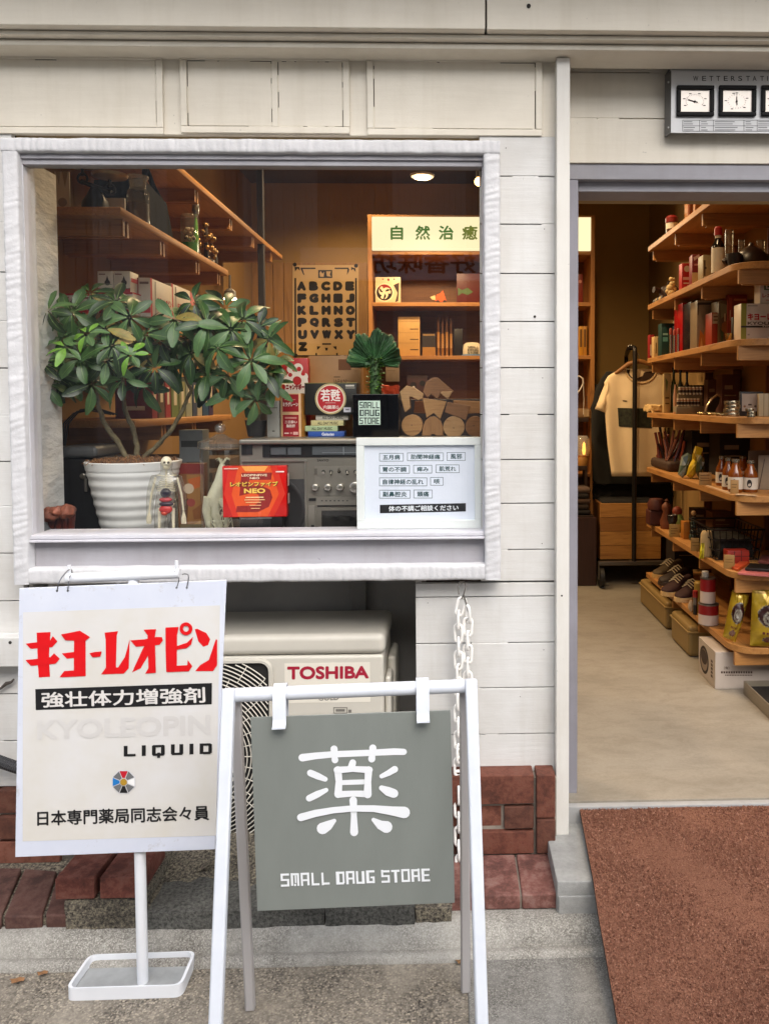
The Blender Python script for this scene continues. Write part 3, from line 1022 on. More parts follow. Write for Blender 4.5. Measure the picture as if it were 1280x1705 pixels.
def lump(mb, x0, x1, y0, y1, z0, z1, amp, seed, n=(26, 8, 6), slope=0.0):
    """a rough cast block with an uneven skin; slope lowers its front edge"""
    bm = bmesh.new()
    g = bmesh.ops.create_cube(bm, size=1)
    bmesh.ops.subdivide_edges(bm, edges=list(bm.edges), cuts=14, use_grid_fill=True)
    for v in bm.verts:
        q = Vector((x0 + (x1 - x0) * (v.co.x + .5), y0 + (y1 - y0) * (v.co.y + .5), z0 + (z1 - z0) * (v.co.z + .5)))
        if v.co.z > 0:
            q.z -= slope * (0.5 - v.co.y)
        w = Vector([noise.noise(q * 22 + Vector((seed, 3 * k, 0))) + 0.5 * noise.noise(q * 60 + Vector((seed, 3 * k, 5))) for k in range(3)])
        v.co = q + w * amp
    bm.verts.index_update()
    mb.add([v.co.copy() for v in bm.verts], [tuple(v.index for v in f.verts) for f in bm.faces])
    bm.free()
yf = PZ(170, 1550, ZK).y
mb = MB().m(rough_c)
lump(mb, px_x(108, yf, 1520), px_x(236, yf, 1520), yf, 2.46, ZK - .02, px_z(1499, yf, 170), 0.004, 1)
lump(mb, px_x(236, yf, 1520), px_x(420, yf, 1520), yf + .03, 2.56, ZK - .02, px_z(1462, yf + .1, 300), 0.006, 4, slope=0.05)
solo(mb, 'rough_footing', 'rough crumbling concrete footing under the two loose bricks', 'concrete footing', smooth=60)
dkc = concrete('#3a3a36', '#5c5b56', '#6f6e68', 0.5, 0.9, 0.5)
mb = MB().m(dkc)
lump(mb, px_x(245, yf, 1520), px_x(540, yf, 1520), yf - .004, 2.42, ZK - .02, px_z(1515, yf, 400), 0.004, 6)
solo(mb, 'cement_strip', 'dark cement strip along the kerb behind the grey hanging board', 'cement strip', smooth=60)
mb = MB().m(dkc)
lump(mb, px_x(542, yf, 1520), px_x(690, yf, 1520), yf - .006, 2.42, ZK - .02, px_z(1510, yf, 600), 0.003, 9)
mb.m(rough_c)
lump(mb, px_x(692, yf, 1520), px_x(752, yf, 1520), yf, 2.36, ZK - .02, px_z(1514, yf, 700), 0.005, 12)
solo(mb, 'cement_block', 'smoother grey cement block at the kerb below the words on the grey board', 'cement block', smooth=60)
mb = MB().m(rough_c)
lump(mb, px_x(420, 2.4, 1450), xrec + 0.01, 2.36, 2.95, 0.05, px_z(1466, 2.42, 560), 0.006, 15, slope=0.03)
solo(mb, 'niche_base', 'rough grey cement bed under the outdoor unit', 'cement bed', smooth=60)
mb = MB().m(rough_c)
xa, xb = px_x(246, 2.4, 1450), px_x(352, 2.4, 1450)
vs, fs = [], []
for k in range(13):
    for j in range(9):
        u, v = k / 12, j / 8
        q = P(246 + 104 * u, 1480 - 40 * u ** 1.6, 2.36)
        bk = P(240 + 110 * u, 1424, 2.56)
        p = q.lerp(bk, v)
        p.z += 0.012 * math.sin(v * 3.1) + 0.004 * noise.noise(p * 40)
        vs.append(p)
for k in range(12):
    for j in range(8):
        fs.append((k * 9 + j, (k + 1) * 9 + j, (k + 1) * 9 + j + 1, k * 9 + j + 1))
nv = len(vs)
vs += [v + Vector((0, 0.004, -0.02)) for v in vs]
fs += [tuple(q + nv for q in reversed(f)) for f in fs]
for k in range(12):
    fs.append((k * 9, k * 9 + nv, (k + 1) * 9 + nv, (k + 1) * 9))
mb.add(vs, fs)
solo(mb, 'broken_slab', 'broken curved piece of cement slab lying right of the white sign post', 'cement piece', smooth=60)
for k, (a, b, lab) in enumerate(((93, 158, 'loose red brick on the footing, with a chipped pale corner'), (166, 233, 'loose red brick on the footing, touching the white sign post'))):
    mb = MB().m(brick_mat('#4a241b', '#5e3025', '#655a50'))  # brick colours darkened for the shade under the sign board
    c_ = P((a + b) / 2, 1497, yf)
    w_ = (P(b, 1480, yf).x - P(a, 1480, yf).x)
    mb.rbox(c_.x - w_ / 2, c_.x + w_ / 2, yf - .004 + 0.004 * k, yf + .2, c_.z, c_.z + 0.06, r=0.004)
    solo(mb, 'loose_brick', lab, 'brick', 'loose bricks on the footing')
mb = MB().m(mat('#77777a', 0.5, 0.3, var=0.2, vs=40))
q = P(172, 1452, 2.36)
q.z = c_.z + .0645
mb.rbox(q.x - 0.034, q.x + 0.034, 2.345, 2.41, q.z - 0.004, q.z + 0.012, r=0.004)
mb.m(mat('#a3a3a3', 0.4, 0.4)).rbox(q.x - 0.03, q.x + 0.03, 2.36, 2.405, q.z + 0.0125, q.z + 0.03, r=0.006)
mb.m(mat('#5a3a2c', 0.8)).lathe(q.x, 2.38, [(0.014, q.z + 0.03), (0.012, q.z + 0.036)], 14)
for k in range(7):
    mb.m(mat('#333336', 0.6)).box(q.x - 0.03 + 0.0088 * k, q.x - 0.0255 + 0.0088 * k, 2.3425, 2.3445, q.z - 0.003, q.z + 0.01)
solo(mb, 'rubber_foot', 'small grey rubber and metal mounting foot sitting on the two loose bricks', 'mounting foot')
# shelf plank and hose at the left edge
mb = MB().m(paint)
pl = px_x(40, 2.44, 1090)
mb.rbox(-2.6, pl, 2.44, Y0 - 0.001, px_z(1111, 2.44, 10), px_z(1062, 2.44, 10), r=0.004)
mb.m(seamd).lathe(px_x(17, 2.44, 1070), 2.44, [(0.005, -0.002), (0.005, 0.001)], 12, 'y', px_z(1070, 2.44, 17))
solo(mb, 'wall_plank', 'white painted plank fixed across the wall, with one screw hole near its end', 'plank')
mb = MB().m(mat('#3c3c3e', 0.55, var=0.1))
pts, rad = [], []
for k in range(90):
    u = k / 89
    q = P(-60 + 150 * u, 1262 + 6 * math.sin(u * 2) + 45 * max(0, u - 0.35), 2.44)
    pts.append(q)
    rad.append(0.0165 + (0.0022 if k % 2 else 0))
mb.tube(pts, rad, 10)
solo(mb, 'corrugated_hose', 'dark grey corrugated drain hose along the wall behind the white sign board', 'hose', smooth=20)
mb = MB().m(mat('#4a423c', 0.6))
mb.tube([P(-20, 1152, 2.485), P(2, 1146, 2.485), P(11, 1138, 2.485), P(19, 1136, 2.48), P(23, 1131, 2.49)], [0.004, 0.004, 0.006, 0.004, 0.003], 8)
solo(mb, 'wire_clip', 'short dark bent wire clipped to the boards below the white plank', 'wire')
# dead leaves
for (x, y, s_, lab) in ((28, 1634, 0.018, 'curled tan dead leaf on the pavement near the left edge'), (768, 1602, 0.016, 'small brown dead leaf at the kerb joint beside the white stand leg'), (70, 1622, 0.014, 'flat brown dead leaf on the pavement left of the sign tray')):
    q = PZ(x, y, 0.008)
    mb = MB().m(mat('#8a6340' if x < 700 else '#7a5a38', 0.8, var=0.2, vs=60))
    o_ = []
    for k in range(9):
        a = 2 * math.pi * k / 9
        o_.append(q + Vector((math.cos(a) * s_ * (1 + 0.3 * math.sin(3 * a)), math.sin(a) * s_ * 0.6, 0.004 * abs(math.sin(a * 1.5)))))
    ctr = q + Vector((0, 0, 0.001))
    mb.add([ctr] + o_, [(0, k + 1, (k + 1) % 9 + 1) for k in range(9)])
    solo(mb, 'dead_leaf', lab, 'leaf', 'dead leaves on the pavement')

# ================================================================== AIR CONDITIONER
YA = 2.545
ac_c = mat('#c3bfb4', 0.42, var=0.06, vs=5, bump=0.05, bs=150)
ac = thing('outdoor_unit', 'beige air conditioner outdoor unit in the niche under the window', 'air conditioner', (px_x(420, YA, 1200), YA, 0.16))
ax0, ax1 = px_x(190, YA, 1250), px_x(640, YA, 1250)
az0, az1 = px_z(1428, YA, 500), px_z(1092, YA, 500)
mb = MB().m(ac_c)
mb.rbox(ax0, ax1, YA, YA + 0.30, az0, az1, r=0.012, seg=3)
body = mb.build('body', ac, bevel=0)
mb = MB().m(ac_c)
zt = px_z(1063, YA, 500) + 0.012
mb.rbox(ax0 - 0.004, ax1 + 0.006, YA - 0.006, YA + 0.31, az1 + 0.002, zt, r=0.022, seg=5)
mb.build('top_cover', ac, smooth=60)
mb = MB().m(ac_c)
mb.rbox(ax1 + 0.001, ax1 + 0.03, YA + 0.12, YA + 0.29, az0 + 0.1, az1 - 0.045, r=0.014, seg=3)
mb.rbox(ax1 + 0.001, ax1 + 0.022, YA + 0.02, YA + 0.119, az0 + 0.1, az1 - 0.08, r=0.01, seg=3)
mb.build('valve_cover', ac)
# fan guard
gx0_, gx1_ = px_x(205, YA, 1250), px_x(457, YA, 1250)
gz0_, gz1_ = px_z(1418, YA, 420), px_z(1096, YA, 420)
mb = MB().m(ac_c)
w_ = 0.016
def ring_rr(x0, x1, z0, z1, r, n=6):
    o = []
    for (cx_, cz_, a0) in ((x1 - r, z1 - r, 0), (x0 + r, z1 - r, 90), (x0 + r, z0 + r, 180), (x1 - r, z0 + r, 270)):
        for k in range(n + 1):
            a = R(a0 + 90 * k / n)
            o.append((cx_ + r * math.cos(a), cz_ + r * math.sin(a)))
    return o
oo, ii = ring_rr(gx0_, gx1_, gz0_, gz1_, 0.04), ring_rr(gx0_ + w_, gx1_ - w_, gz0_ + w_, gz1_ - w_, 0.028)
nn_ = len(oo)
vs = [(x, YA - 0.003, z) for x, z in oo] + [(x, YA - 0.014, z) for x, z in ring_rr(gx0_ + .004, gx1_ - .004, gz0_ + .004, gz1_ - .004, 0.038)] + [(x, YA - 0.014, z) for x, z in ring_rr(gx0_ + w_ - .004, gx1_ - w_ + .004, gz0_ + w_ - .004, gz1_ - w_ + .004, 0.03)] + [(x, YA - 0.001, z) for x, z in ii]
fs = [(q * nn_ + k, q * nn_ + (k + 1) % nn_, (q + 1) * nn_ + (k + 1) % nn_, (q + 1) * nn_ + k) for q in range(3) for k in range(nn_)]
mb.add(vs, [f[::-1] for f in fs])
mb.build('guard_frame', ac, smooth=60)
mb = MB().m(mat('#1b1a19', 0.7)).box(gx0_ + 0.012, gx1_ - 0.012, YA - 0.0015, YA - 0.0005, gz0_ + 0.012, gz1_ - 0.012)
mb.m(mat('#37342f', 0.5))
fcx, fcz = (gx0_ + gx1_) / 2 - 0.01, (gz0_ + gz1_) / 2
for k in range(3):
    a0 = R(120 * k + 20)
    o_ = [(fcx + 0.24 * t * math.cos(a0 + s_), YA - 0.0022 - 0.001 * t, fcz + 0.24 * t * math.sin(a0 + s_)) for t, s_ in ((0.2, 0), (1, 0.2), (1, 0.9), (0.6, 1.1), (0.2, 0.9))]
    mb.poly(o_, Vector((0, -1, 0)))
mb.build('fan', ac)
mb = MB().m(mat('#d3cec1', 0.45, var=0.05))
def inside(x, z):
    return gx0_ + w_ - 0.002 < x < gx1_ - w_ + 0.002 and gz0_ + w_ - 0.002 < z < gz1_ - w_ + 0.002
for k in range(26):
    r_ = 0.03 + 0.0125 * k
    run = []
    n = 120
    for j in range(n + 1):
        a = 2 * math.pi * j / n
        x, z = fcx + r_ * math.cos(a), fcz + r_ * math.sin(a)
        if inside(x, z):
            run.append((x, YA - 0.011, z))
        else:
            if len(run) > 1:
                mb.tube(run, 0.0019, 5)
            run = []
    if len(run) > 1:
        mb.tube(run, 0.0019, 5)
for k in range(30):
    a = 2 * math.pi * k / 30
    for ring in range(5):
        aa = a + (0.1 if ring % 2 else 0)
        p = [(fcx + t * math.cos(aa), YA - 0.0095, fcz + t * math.sin(aa)) for t in (0.03 + 0.062 * ring, 0.03 + 0.062 * (ring + 1))]
        if all(inside(q[0], q[2]) for q in p):
            mb.tube(p, 0.0017, 5)
mb.build('fan_guard', ac)
fr = lambda x, y: P(x, y, YA - 0.0012)
mb = MB().m(ink('#9c1230'))
mb.textpx('TOSHIBA', ((478, 1110), (614, 1109), (614, 1130), (478, 1132)), fr, bold=0.055)
mb.build('lettering', ac)
mb = MB().m(ink('#6f6c66'))
mb.textpx('GOLD', ((530, 1158), (564, 1157), (564, 1166), (530, 1167)), fr, bold=0.03)
mb.build('lettering', ac)
mb = MB().m(ink('#6f6c66'))
for a, b in (((555, 1178), (578, 1179.2)), ((555, 1187), (578, 1188.2)), ((555, 1178), (556.2, 1188)), ((577, 1178), (578.2, 1188)), ((559, 1181), (574, 1185)), ((580, 1182), (585, 1187))):
    mb.poly([fr(a[0], a[1]), fr(b[0], a[1]), fr(b[0], b[1]), fr(a[0], b[1])], Vector((0, -1, 0)))
mb.build('lettering', ac)
mb = MB().m(mat('#dcd7ca', 0.3, var=0.03))
mb.pxbox(474, 1104, 616, 1170, YA - 0.0008, 0.0006)
mb.build('name_sticker', ac)
mb = MB().m(mat('#3b3936', 0.7))
for x in (ax0 + 0.05, ax1 - 0.12):
    MB().m(mat('#3b3936', 0.7)).rbox(x, x + 0.06, YA + 0.01, YA + 0.29, az0 - 0.035, az0 + 0.001, r=0.004).build('foot', ac)

# ================================================================== WHITE SIGN ON A POST (left)
white_p = mat('#e0e3e8', 0.35, var=0.03, vs=12, bump=0.05, bs=70)
st = thing('sign_stand', 'white steel post sign stand with a flat tray foot and a short crossbar', 'sign stand', tuple(PZ(238, 1635, 0.006)))
pc = PZ(238, 1640, 0.0)
YP = pc.y
rp = 9.2 / S(YP)
mb = MB().m(white_p)
ztp = P(225, 963, YP).z
mb.lathe(pc.x, YP, [(rp, 0.008), (rp, ztp - 0.006), (rp * 0.8, ztp)], 24)
mb.build('post', st)
cb0, cb1 = P(112, 963, YP), P(300, 955, YP - 0.01)
mb = MB().m(white_p)
mb.tube([cb0, cb1], 8.2 / S(YP), 20)
for q, dx in ((cb0.lerp(cb1, 0.02), 0), (cb0.lerp(cb1, 0.97), 0)):
    mb.tube([q, q + Vector((0, 0, 0.034))], 0.0045, 10)
mb.build('crossbar', st)
g_ = 0.009
fa, fb = PZ(109, 1662, g_), PZ(303, 1656, g_)
bb_, ba = PZ(327, 1598, g_), PZ(149, 1604, g_)
mb = MB().m(white_p)
base_o = []
for a, b, c in ((ba, fa, fb), (fa, fb, bb_), (fb, bb_, ba), (bb_, ba, fa)):
    u1, u2 = (a - b).normalized(), (c - b).normalized()
    rr = 0.022
    for k in range(5):
        t = k / 4
        base_o.append((b + u1 * rr) * (1 - t) ** 2 + b * 2 * t * (1 - t) + (b + u2 * rr) * t * t)
cen = sum(base_o, Vector()) / len(base_o)
n = len(base_o)
inn = [p + (cen - p).normalized() * 0.008 for p in base_o]
hz = Vector((0, 0, 0.024))
dz = Vector((0, 0, 0.006))
dn = Vector((0, 0, -0.009))
vs = [p + dn for p in base_o] + [p + hz for p in base_o] + [p + hz for p in inn] + [p for p in inn]
fs = [(q * n + k, q * n + (k + 1) % n, (q + 1) * n + (k + 1) % n, (q + 1) * n + k) for q in range(3) for k in range(n)]
mb.add(vs, fs)
mb.build('tray_rim', st, smooth=50)
mb = MB().m(mat('#a3a6a7', 0.45, 0.2, var=0.18, vs=14, bump=0.2, bs=60))
mb.poly([p + Vector((0, 0, -0.001)) for p in inn], Vector((0, 0, 1)))
mb.build('tray', st)
# the hanging board
A_ = P(32, 980, YP - 0.055)
B_ = P(377, 966, YP + 0.005)
O_ = A_
ex = (B_ - A_).normalized()
nb = Vector((ex.y, -ex.x, 0)).normalized()
if nb.y > 0: nb = -nb
bd = lambda x, y: PP(x, y, O_, nb)
def off(k):
    return lambda x, y: bd(x, y) + nb * (0.0004 * k)
brd = thing('sign_board', 'white acrylic board with big red characters hung from the post stand by wire rings', 'sign', tuple(bd(205, 1428)))
corner = [(32, 980), (377, 966), (358, 1415), (25, 1428)]
board_m, n_, b_ = nodes_of('aged_acrylic')
v = tex_map(n_, (1, 1, 1))
cl = noise_n(n_, v, 4.5, 5, 0.6)
c1 = ramp_n(n_, cl, [(0.35, C('#cfd5e4')), (0.65, C('#d9deea'))])
sm = noise_n(n_, v, 26.0, 6, 0.7)
c2 = mix_n(n_, ramp_n(n_, sm, [(0.6, (0, 0, 0)), (0.76, (0.6, 0.6, 0.6))]), c1, C('#a39d97'))
n_.links.new(c2, b_.inputs['Base Color'])
b_.inputs['Roughness'].default_value = 0.28
mb = MB().m(board_m)
mb.prism([bd(*q) for q in corner], -nb * 0.006)
mb.build('panel', brd, bevel=0.0012)
inner_m, n_, b_ = nodes_of('yellowed_face')
v = tex_map(n_, (1, 1, 1))
cl = noise_n(n_, v, 3.2, 5, 0.6)
n_.links.new(ramp_n(n_, cl, [(0.34, C('#d3cfc5')), (0.5, C('#d8d6d2')), (0.68, C('#dcdcdd'))]), b_.inputs['Base Color'])
b_.inputs['Roughness'].default_value = 0.25
mb = MB().m(inner_m)
zz = lambda zx, zy: (zx / 2.909, 920 + zy / 2.909)
mb.poly([off(1)(*zz(*q)) for q in ((112, 290), (1066, 256), (1046, 1372), (110, 1400))], nb)
mb.build('face_sheet', brd)
mb = MB().m(mat('#d8161c', 0.35, var=0.05, vs=20))
KIYO = [
    [(178, 388), (246, 385), (243, 428), (240, 460), (238, 520), (243, 601), (189, 605), (184, 540), (182, 460)],
    [(125, 441), (180, 434), (243, 427), (257, 404), (279, 430), (254, 458), (150, 466)],
    [(125, 520), (185, 514), (246, 506), (263, 487), (291, 514), (270, 538), (150, 548)],
    [(297, 396), (388, 378), (438, 409), (414, 428), (318, 424)],
    [(360, 412), (415, 418), (416, 598), (358, 600)],
    [(300, 488), (364, 481), (364, 510), (325, 514)],
    [(290, 604), (312, 574), (362, 570), (415, 598)],
    [(434, 487), (462, 481), (494, 478), (488, 503), (450, 507)],
    [(507, 388), (573, 381), (566, 400), (562, 556), (514, 580), (512, 420)],
    [(490, 590), (515, 556), (573, 556), (606, 505), (629, 420), (624, 560), (600, 586)],
    [(632, 425), (700, 420), (757, 408), (785, 409), (790, 425), (774, 446), (660, 456)],
    [(697, 373), (757, 370), (751, 410), (756, 582), (704, 586), (720, 560), (716, 400)],
    [(640, 581), (690, 470), (704, 446), (724, 446), (722, 492), (682, 560)],
    [(802, 363), (866, 360), (858, 400), (857, 560), (806, 578), (803, 480)],
    [(806, 579), (856, 548), (908, 545), (910, 520), (932, 550), (915, 575)],
    [(856, 470), (858, 452), (906, 436), (936, 408), (926, 444), (905, 462)],
    [(944, 372), (956, 369), (1000, 390), (1018, 420), (1008, 448), (985, 456), (962, 432)],
    [(946, 574), (970, 545), (1012, 520), (1046, 420), (1052, 422), (1052, 545), (1032, 574)],
]
for k, pl_ in enumerate(KIYO):
    mb.poly([off(3 + (k % 4))(*zz(*q)) for q in pl_], nb)
ring_o, ring_i = circle(902, 368, 31, 28), circle(902, 368, 14, 28)
for k in range(28):
    j = (k + 1) % 28
    mb.poly([off(8)(*zz(*q)) for q in (ring_o[k], ring_o[j], ring_i[j], ring_i[k])], nb)
mb.build('red_lettering', brd)
mb = MB().m(ink('#141416'))
mb.poly([off(3)(*zz(*q)) for q in ((172, 662), (1027, 632), (1026, 735), (174, 763))], nb)
mb.build('black_band', brd)
mb = MB().m(ink('#141416'))
wx, wt = 0, []
for c_ in 'LIQUID':
    wt.append((wx, WIDE[c_][1]))
    wx += WIDE[c_][0] + 2.6
for x_, bars in wt:
    for k, (a, b, c, d) in enumerate(bars):
        mb.poly([off(3 + k)(*zz(600 + 427 * (x_ + p) / (wx - 2.6), 937 - 14 * (x_ + p) / (wx - 2.6) + 8.6 * q)) for p, q in ((a, b), (c, b), (c, d), (a, d))], nb)
mb.build('black_lettering', brd)
mb = MB().m(ink('#141416'))
mb.textpx('日本専門薬局同志会々員', tuple(zz(*q) for q in ((181, 1252), (1013, 1224), (1015, 1297), (181, 1325))), off(3), nb, 0.022)
mb.build('black_lettering', brd)
mb = MB().m(ink('#d9d6d2'))
mb.textpx('強壮体力増強剤', tuple(zz(*q) for q in ((200, 676), (993, 650), (996, 727), (202, 752))), off(5), nb, 0.02)
mb.build('band_lettering', brd)
mb = MB().m(mat('#cfcdca', 0.3, var=0.03))
mb.textpx('KYOLEOPIN', tuple(zz(*q) for q in ((180, 812), (1020, 785), (1020, 884), (180, 908))), off(2), nb, 0.05)
mb.build('ghost_lettering', brd)
mb = MB()
e0 = zz(600, 1111)
rr = 58 / 2.909
seg_c = ['#c0172c', '#6d6f70', '#f0f0f0', '#6d6f70', '#141414', '#6d6f70', '#1d78c0', '#6d6f70']
mb.m(ink('#cfcfd2'))
mb.poly([off(3)(e0[0] + 1.06 * rr * math.sin(R(22.5 + 45 * k)), e0[1] - 1.06 * rr * math.cos(R(22.5 + 45 * k))) for k in range(8)], nb)
for k in range(8):
    a0, a1 = R(45 * k - 20.5), R(45 * k + 20.5)
    q = [(0.36, R(45 * k - 17)), (0.97, a0), (0.97, a1), (0.36, R(45 * k + 17))]
    mb.m(ink(seg_c[k]))
    mb.poly([off(5)(e0[0] + rr * r_ * math.sin(a), e0[1] - rr * r_ * math.cos(a)) for r_, a in q], nb)
mb.m(ink('#b08a2a'))
mb.poly([off(7)(e0[0] + rr * 0.3 * math.sin(R(22.5 + 45 * k)), e0[1] - rr * 0.3 * math.cos(R(22.5 + 45 * k))) for k in range(8)], nb)
mb.build('emblem', brd)
for k, (xa, xb, yt) in enumerate(((95, 113, 984), (294, 311, 979))):
    mb = MB().m(mat('#8f9093', 0.3, 0.9, var=0))
    xm = 117 if k == 0 else 297
    pts = [bd(xa, yt), bd(xa + 4, yt - 16), P(xm - 6, 952, YP - 0.02), P(xm + 1, 948, YP + 0.008), P(xm + 3, 956, YP + 0.02), bd(xb + 3, yt - 22) + nb * .004, bd(xb, yt)]
    sm_ = []
    for j in range(len(pts) - 1):
        p0, p1, p2, p3 = pts[max(0, j - 1)], pts[j], pts[j + 1], pts[min(len(pts) - 1, j + 2)]
        for t in (0, 0.25, 0.5, 0.75):
            sm_.append(0.5 * ((2 * p1) + (p2 - p0) * t + (2 * p0 - 5 * p1 + 4 * p2 - p3) * t * t + (3 * p1 - p0 - 3 * p2 + p3) * t ** 3))
    sm_.append(pts[-1])
    mb.tube(sm_, 0.0014, 6)
    mb.m(mat('#4a4744', 0.6)).tube([bd(xa, yt), bd(xa, yt) - nb * .003], 0.003, 8).tube([bd(xb, yt), bd(xb, yt) - nb * .003], 0.003, 8)
    mb.build('wire_ring', brd)

# ================================================================== GREY BOARD ON AN A-FRAME
YBr = 1.79
La, Ra = P(383, 1158, YBr - 0.02), P(783, 1142, YBr + 0.022)
exa = (Ra - La)
exa.z = 0
exa.normalize()
na = Vector((exa.y, -exa.x, 0))
if na.y > 0: na = -na
af = thing('easel_stand', 'white steel trestle stand with four square legs and a round top bar', 'sign stand', (0, YBr, 0))
frame_w = mat('#d6dbe3', 0.4, var=0.05, vs=14, bump=0.1, bs=60)
grey_leg = mat('#b5b2b2', 0.4, var=0.03)
mb = MB().m(frame_w)
rb = 11.5 / S(YBr)
mb.tube([La + exa * 0.004, Ra - exa * 0.004], rb, 24)
mb.build('top_bar', af)
def leg(top, foot, w, d, nm, m_):
    """square leg between two points; w across the stand, d along it"""
    ax = (foot - top).normalized()
    u = exa
    v = ax.cross(u).normalized()
    c = [top + u * (sx * w / 2) + v * (sy * d / 2) for sx, sy in ((-1, -1), (1, -1), (1, 1), (-1, 1))]
    e = [q + (foot - top) for q in c]
    for q in e: q.z = 0.001
    m2 = MB().m(m_)
    m2.add(c + e, [(3, 2, 1, 0), (4, 5, 6, 7)] + [(k, (k + 1) % 4, (k + 1) % 4 + 4, k + 4) for k in range(4)])
    bm = bmesh.new()
    bm.from_mesh
    return m2.build(nm, af, bevel=0.004)
zt_ = 0.02
lw, ld = 0.027, 0.027
fl_dir = P(358, 1705, 1.63)
Lt, Rt = La + Vector((0, 0, zt_)), Ra + Vector((0, 0, zt_))
lf = Lt + na * 0.255 + exa * -0.004
rf = Rt + na * 0.255 + exa * 0.002
leg(Lt + na * 0.01, Vector((lf.x, lf.y, 0)), lw, ld, 'leg', frame_w)
leg(Rt + na * 0.01, Vector((rf.x, rf.y, 0)), lw, ld, 'leg', frame_w)
bl = PZ(417, 1681, 0.0)
br = bl + exa * ((Ra - La).length + 0.006)
leg(Lt - na * 0.018 + exa * 0.008 - Vector((0, 0, 0.014)), bl, 0.024, 0.022, 'leg', grey_leg)
leg(Rt - na * 0.018 - exa * 0.012 - Vector((0, 0, 0.014)), br - exa * 0.004, 0.024, 0.022, 'leg', grey_leg)
Oa = La + na * (rb + 0.001)
ga = lambda x, y: PP(x, y, Oa, na)
def goff(k):
    return lambda x, y: ga(x, y) + na * (0.0004 * k)
gb = thing('sign_board', 'grey hanging board with one big white character and white block lettering', 'sign', tuple(ga(590, 1510)))
gm = mat('#7f847f', 0.5, var=0.07, vs=7, bump=0.12, bs=90, stretch=(1, 1, .3))
mb = MB().m(gm)
mb.prism([ga(*q) for q in ((417, 1195), (750, 1183), (757, 1504), (428, 1518))], -na * 0.004)
mb.build('panel', gb, bevel=0.001)
mb = MB().m(mat('#eceff2', 0.45, var=0.01))
z4 = lambda q: (360 + q[0] / 2.667, 960 + q[1] / 2.667)
KU = [
    [(382, 805, 17), (440, 797, 15), (520, 790, 14), (690, 783, 14), (790, 778, 15), (832, 779, 14)],
    [(523, 766, 16), (525, 800, 13), (527, 815, 15)], [(695, 761, 16), (693, 790, 13), (690, 810, 16)],
    [(606, 826, 15), (600, 846, 16)],
    [(540, 858, 17), (545, 910, 15), (541, 966, 17)], [(676, 858, 17), (673, 910, 15), (672, 966, 18)],
    [(536, 858, 15), (606, 853, 13), (680, 857, 15)], [(546, 916, 11), (672, 912, 11)], [(541, 968, 15), (606, 964, 13), (674, 966, 15)],
    [(418, 872, 15), (450, 886, 15), (484, 900, 11)], [(413, 984, 15), (450, 966, 15), (488, 948, 10)],
    [(792, 855, 15), (764, 872, 13), (734, 886, 10)], [(734, 938, 12), (760, 952, 20), (788, 962, 20)],
    [(376, 1068, 17), (440, 1050, 16), (520, 1036, 14), (610, 1028, 14), (700, 1029, 15), (780, 1039, 20), (834, 1046, 26)],
    [(608, 994, 17), (611, 1060, 13), (612, 1136, 18)],
    [(524, 1085, 9), (498, 1105, 21), (472, 1119, 26)], [(698, 1080, 9), (726, 1102, 20), (755, 1112, 27)],
]
for k, stt in enumerate(KU):
    mb.poly([goff(1 + k % 7)(*z4(q)) for q in stroke(stt)], na)
q4 = [(467, 1455), (715, 1446), (716, 1467), (468, 1476)]
def bt_(u, v, k):
    x = (q4[0][0] * (1 - u) + q4[1][0] * u) * (1 - v) + (q4[3][0] * (1 - u) + q4[2][0] * u) * v
    y = (q4[0][1] * (1 - u) + q4[1][1] * u) * (1 - v) + (q4[3][1] * (1 - u) + q4[2][1] * u) * v
    return goff(1 + k)(x, y)
block_text(mb, 'SMALL DRUG STORE', bt_, na, 0.75, 2.4)
mb.build('white_lettering', gb)
for xh in (465, 701):
    c_ = La.lerp(Ra, (xh - 383) / 400)
    m2 = MB().m(frame_w)
    hw = 0.0145
    prof_ = [(-rb - 0.004, -0.075), (-rb - 0.004, 0.0)] + [(-(rb + 0.004) * math.cos(R(a)), (rb + 0.004) * math.sin(R(a))) for a in (30, 60, 90, 120, 150)] + [(rb + 0.006, 0.0), (rb + 0.007, -0.05), (rb + 0.011, -0.062), (rb + 0.018, -0.067), (rb + 0.026, -0.066)]
    prof_i = [(p[0] + (0.0035 if p[0] > 0 else -0.0035) * 0, p[1]) for p in prof_]
    outer = [c_ + na * p + Vector((0, 0, h)) for p, h in prof_]
    th = 0.0035
    o2 = []
    for k in range(len(prof_)):
        a = prof_[max(0, k - 1)]
        b = prof_[min(len(prof_) - 1, k + 1)]
        t = Vector((b[0] - a[0], b[1] - a[1])).normalized()
        o2.append((prof_[k][0] - t.y * th, prof_[k][1] + t.x * th))
    out2 = [c_ + na * p + Vector((0, 0, h)) for p, h in o2]
    nn2 = len(outer)
    vs = []
    for grp in (outer, out2):
        for s_ in (-hw, hw):
            vs += [p + exa * s_ for p in grp]
    fs = []
    for k in range(nn2 - 1):
        fs += [(k, k + 1, nn2 + k + 1, nn2 + k), (2 * nn2 + k, 3 * nn2 + k, 3 * nn2 + k + 1, 2 * nn2 + k + 1), (k, 2 * nn2 + k, 2 * nn2 + k + 1, k + 1), (nn2 + k, nn2 + k + 1, 3 * nn2 + k + 1, 3 * nn2 + k)]
    fs += [(0, nn2, 3 * nn2, 2 * nn2), (nn2 - 1, 3 * nn2 - 1, 4 * nn2 - 1, 2 * nn2 - 1)]
    m2.add(vs, fs)
    # the lip under the board's upper edge
    m2.build('hook', gb, smooth=40)

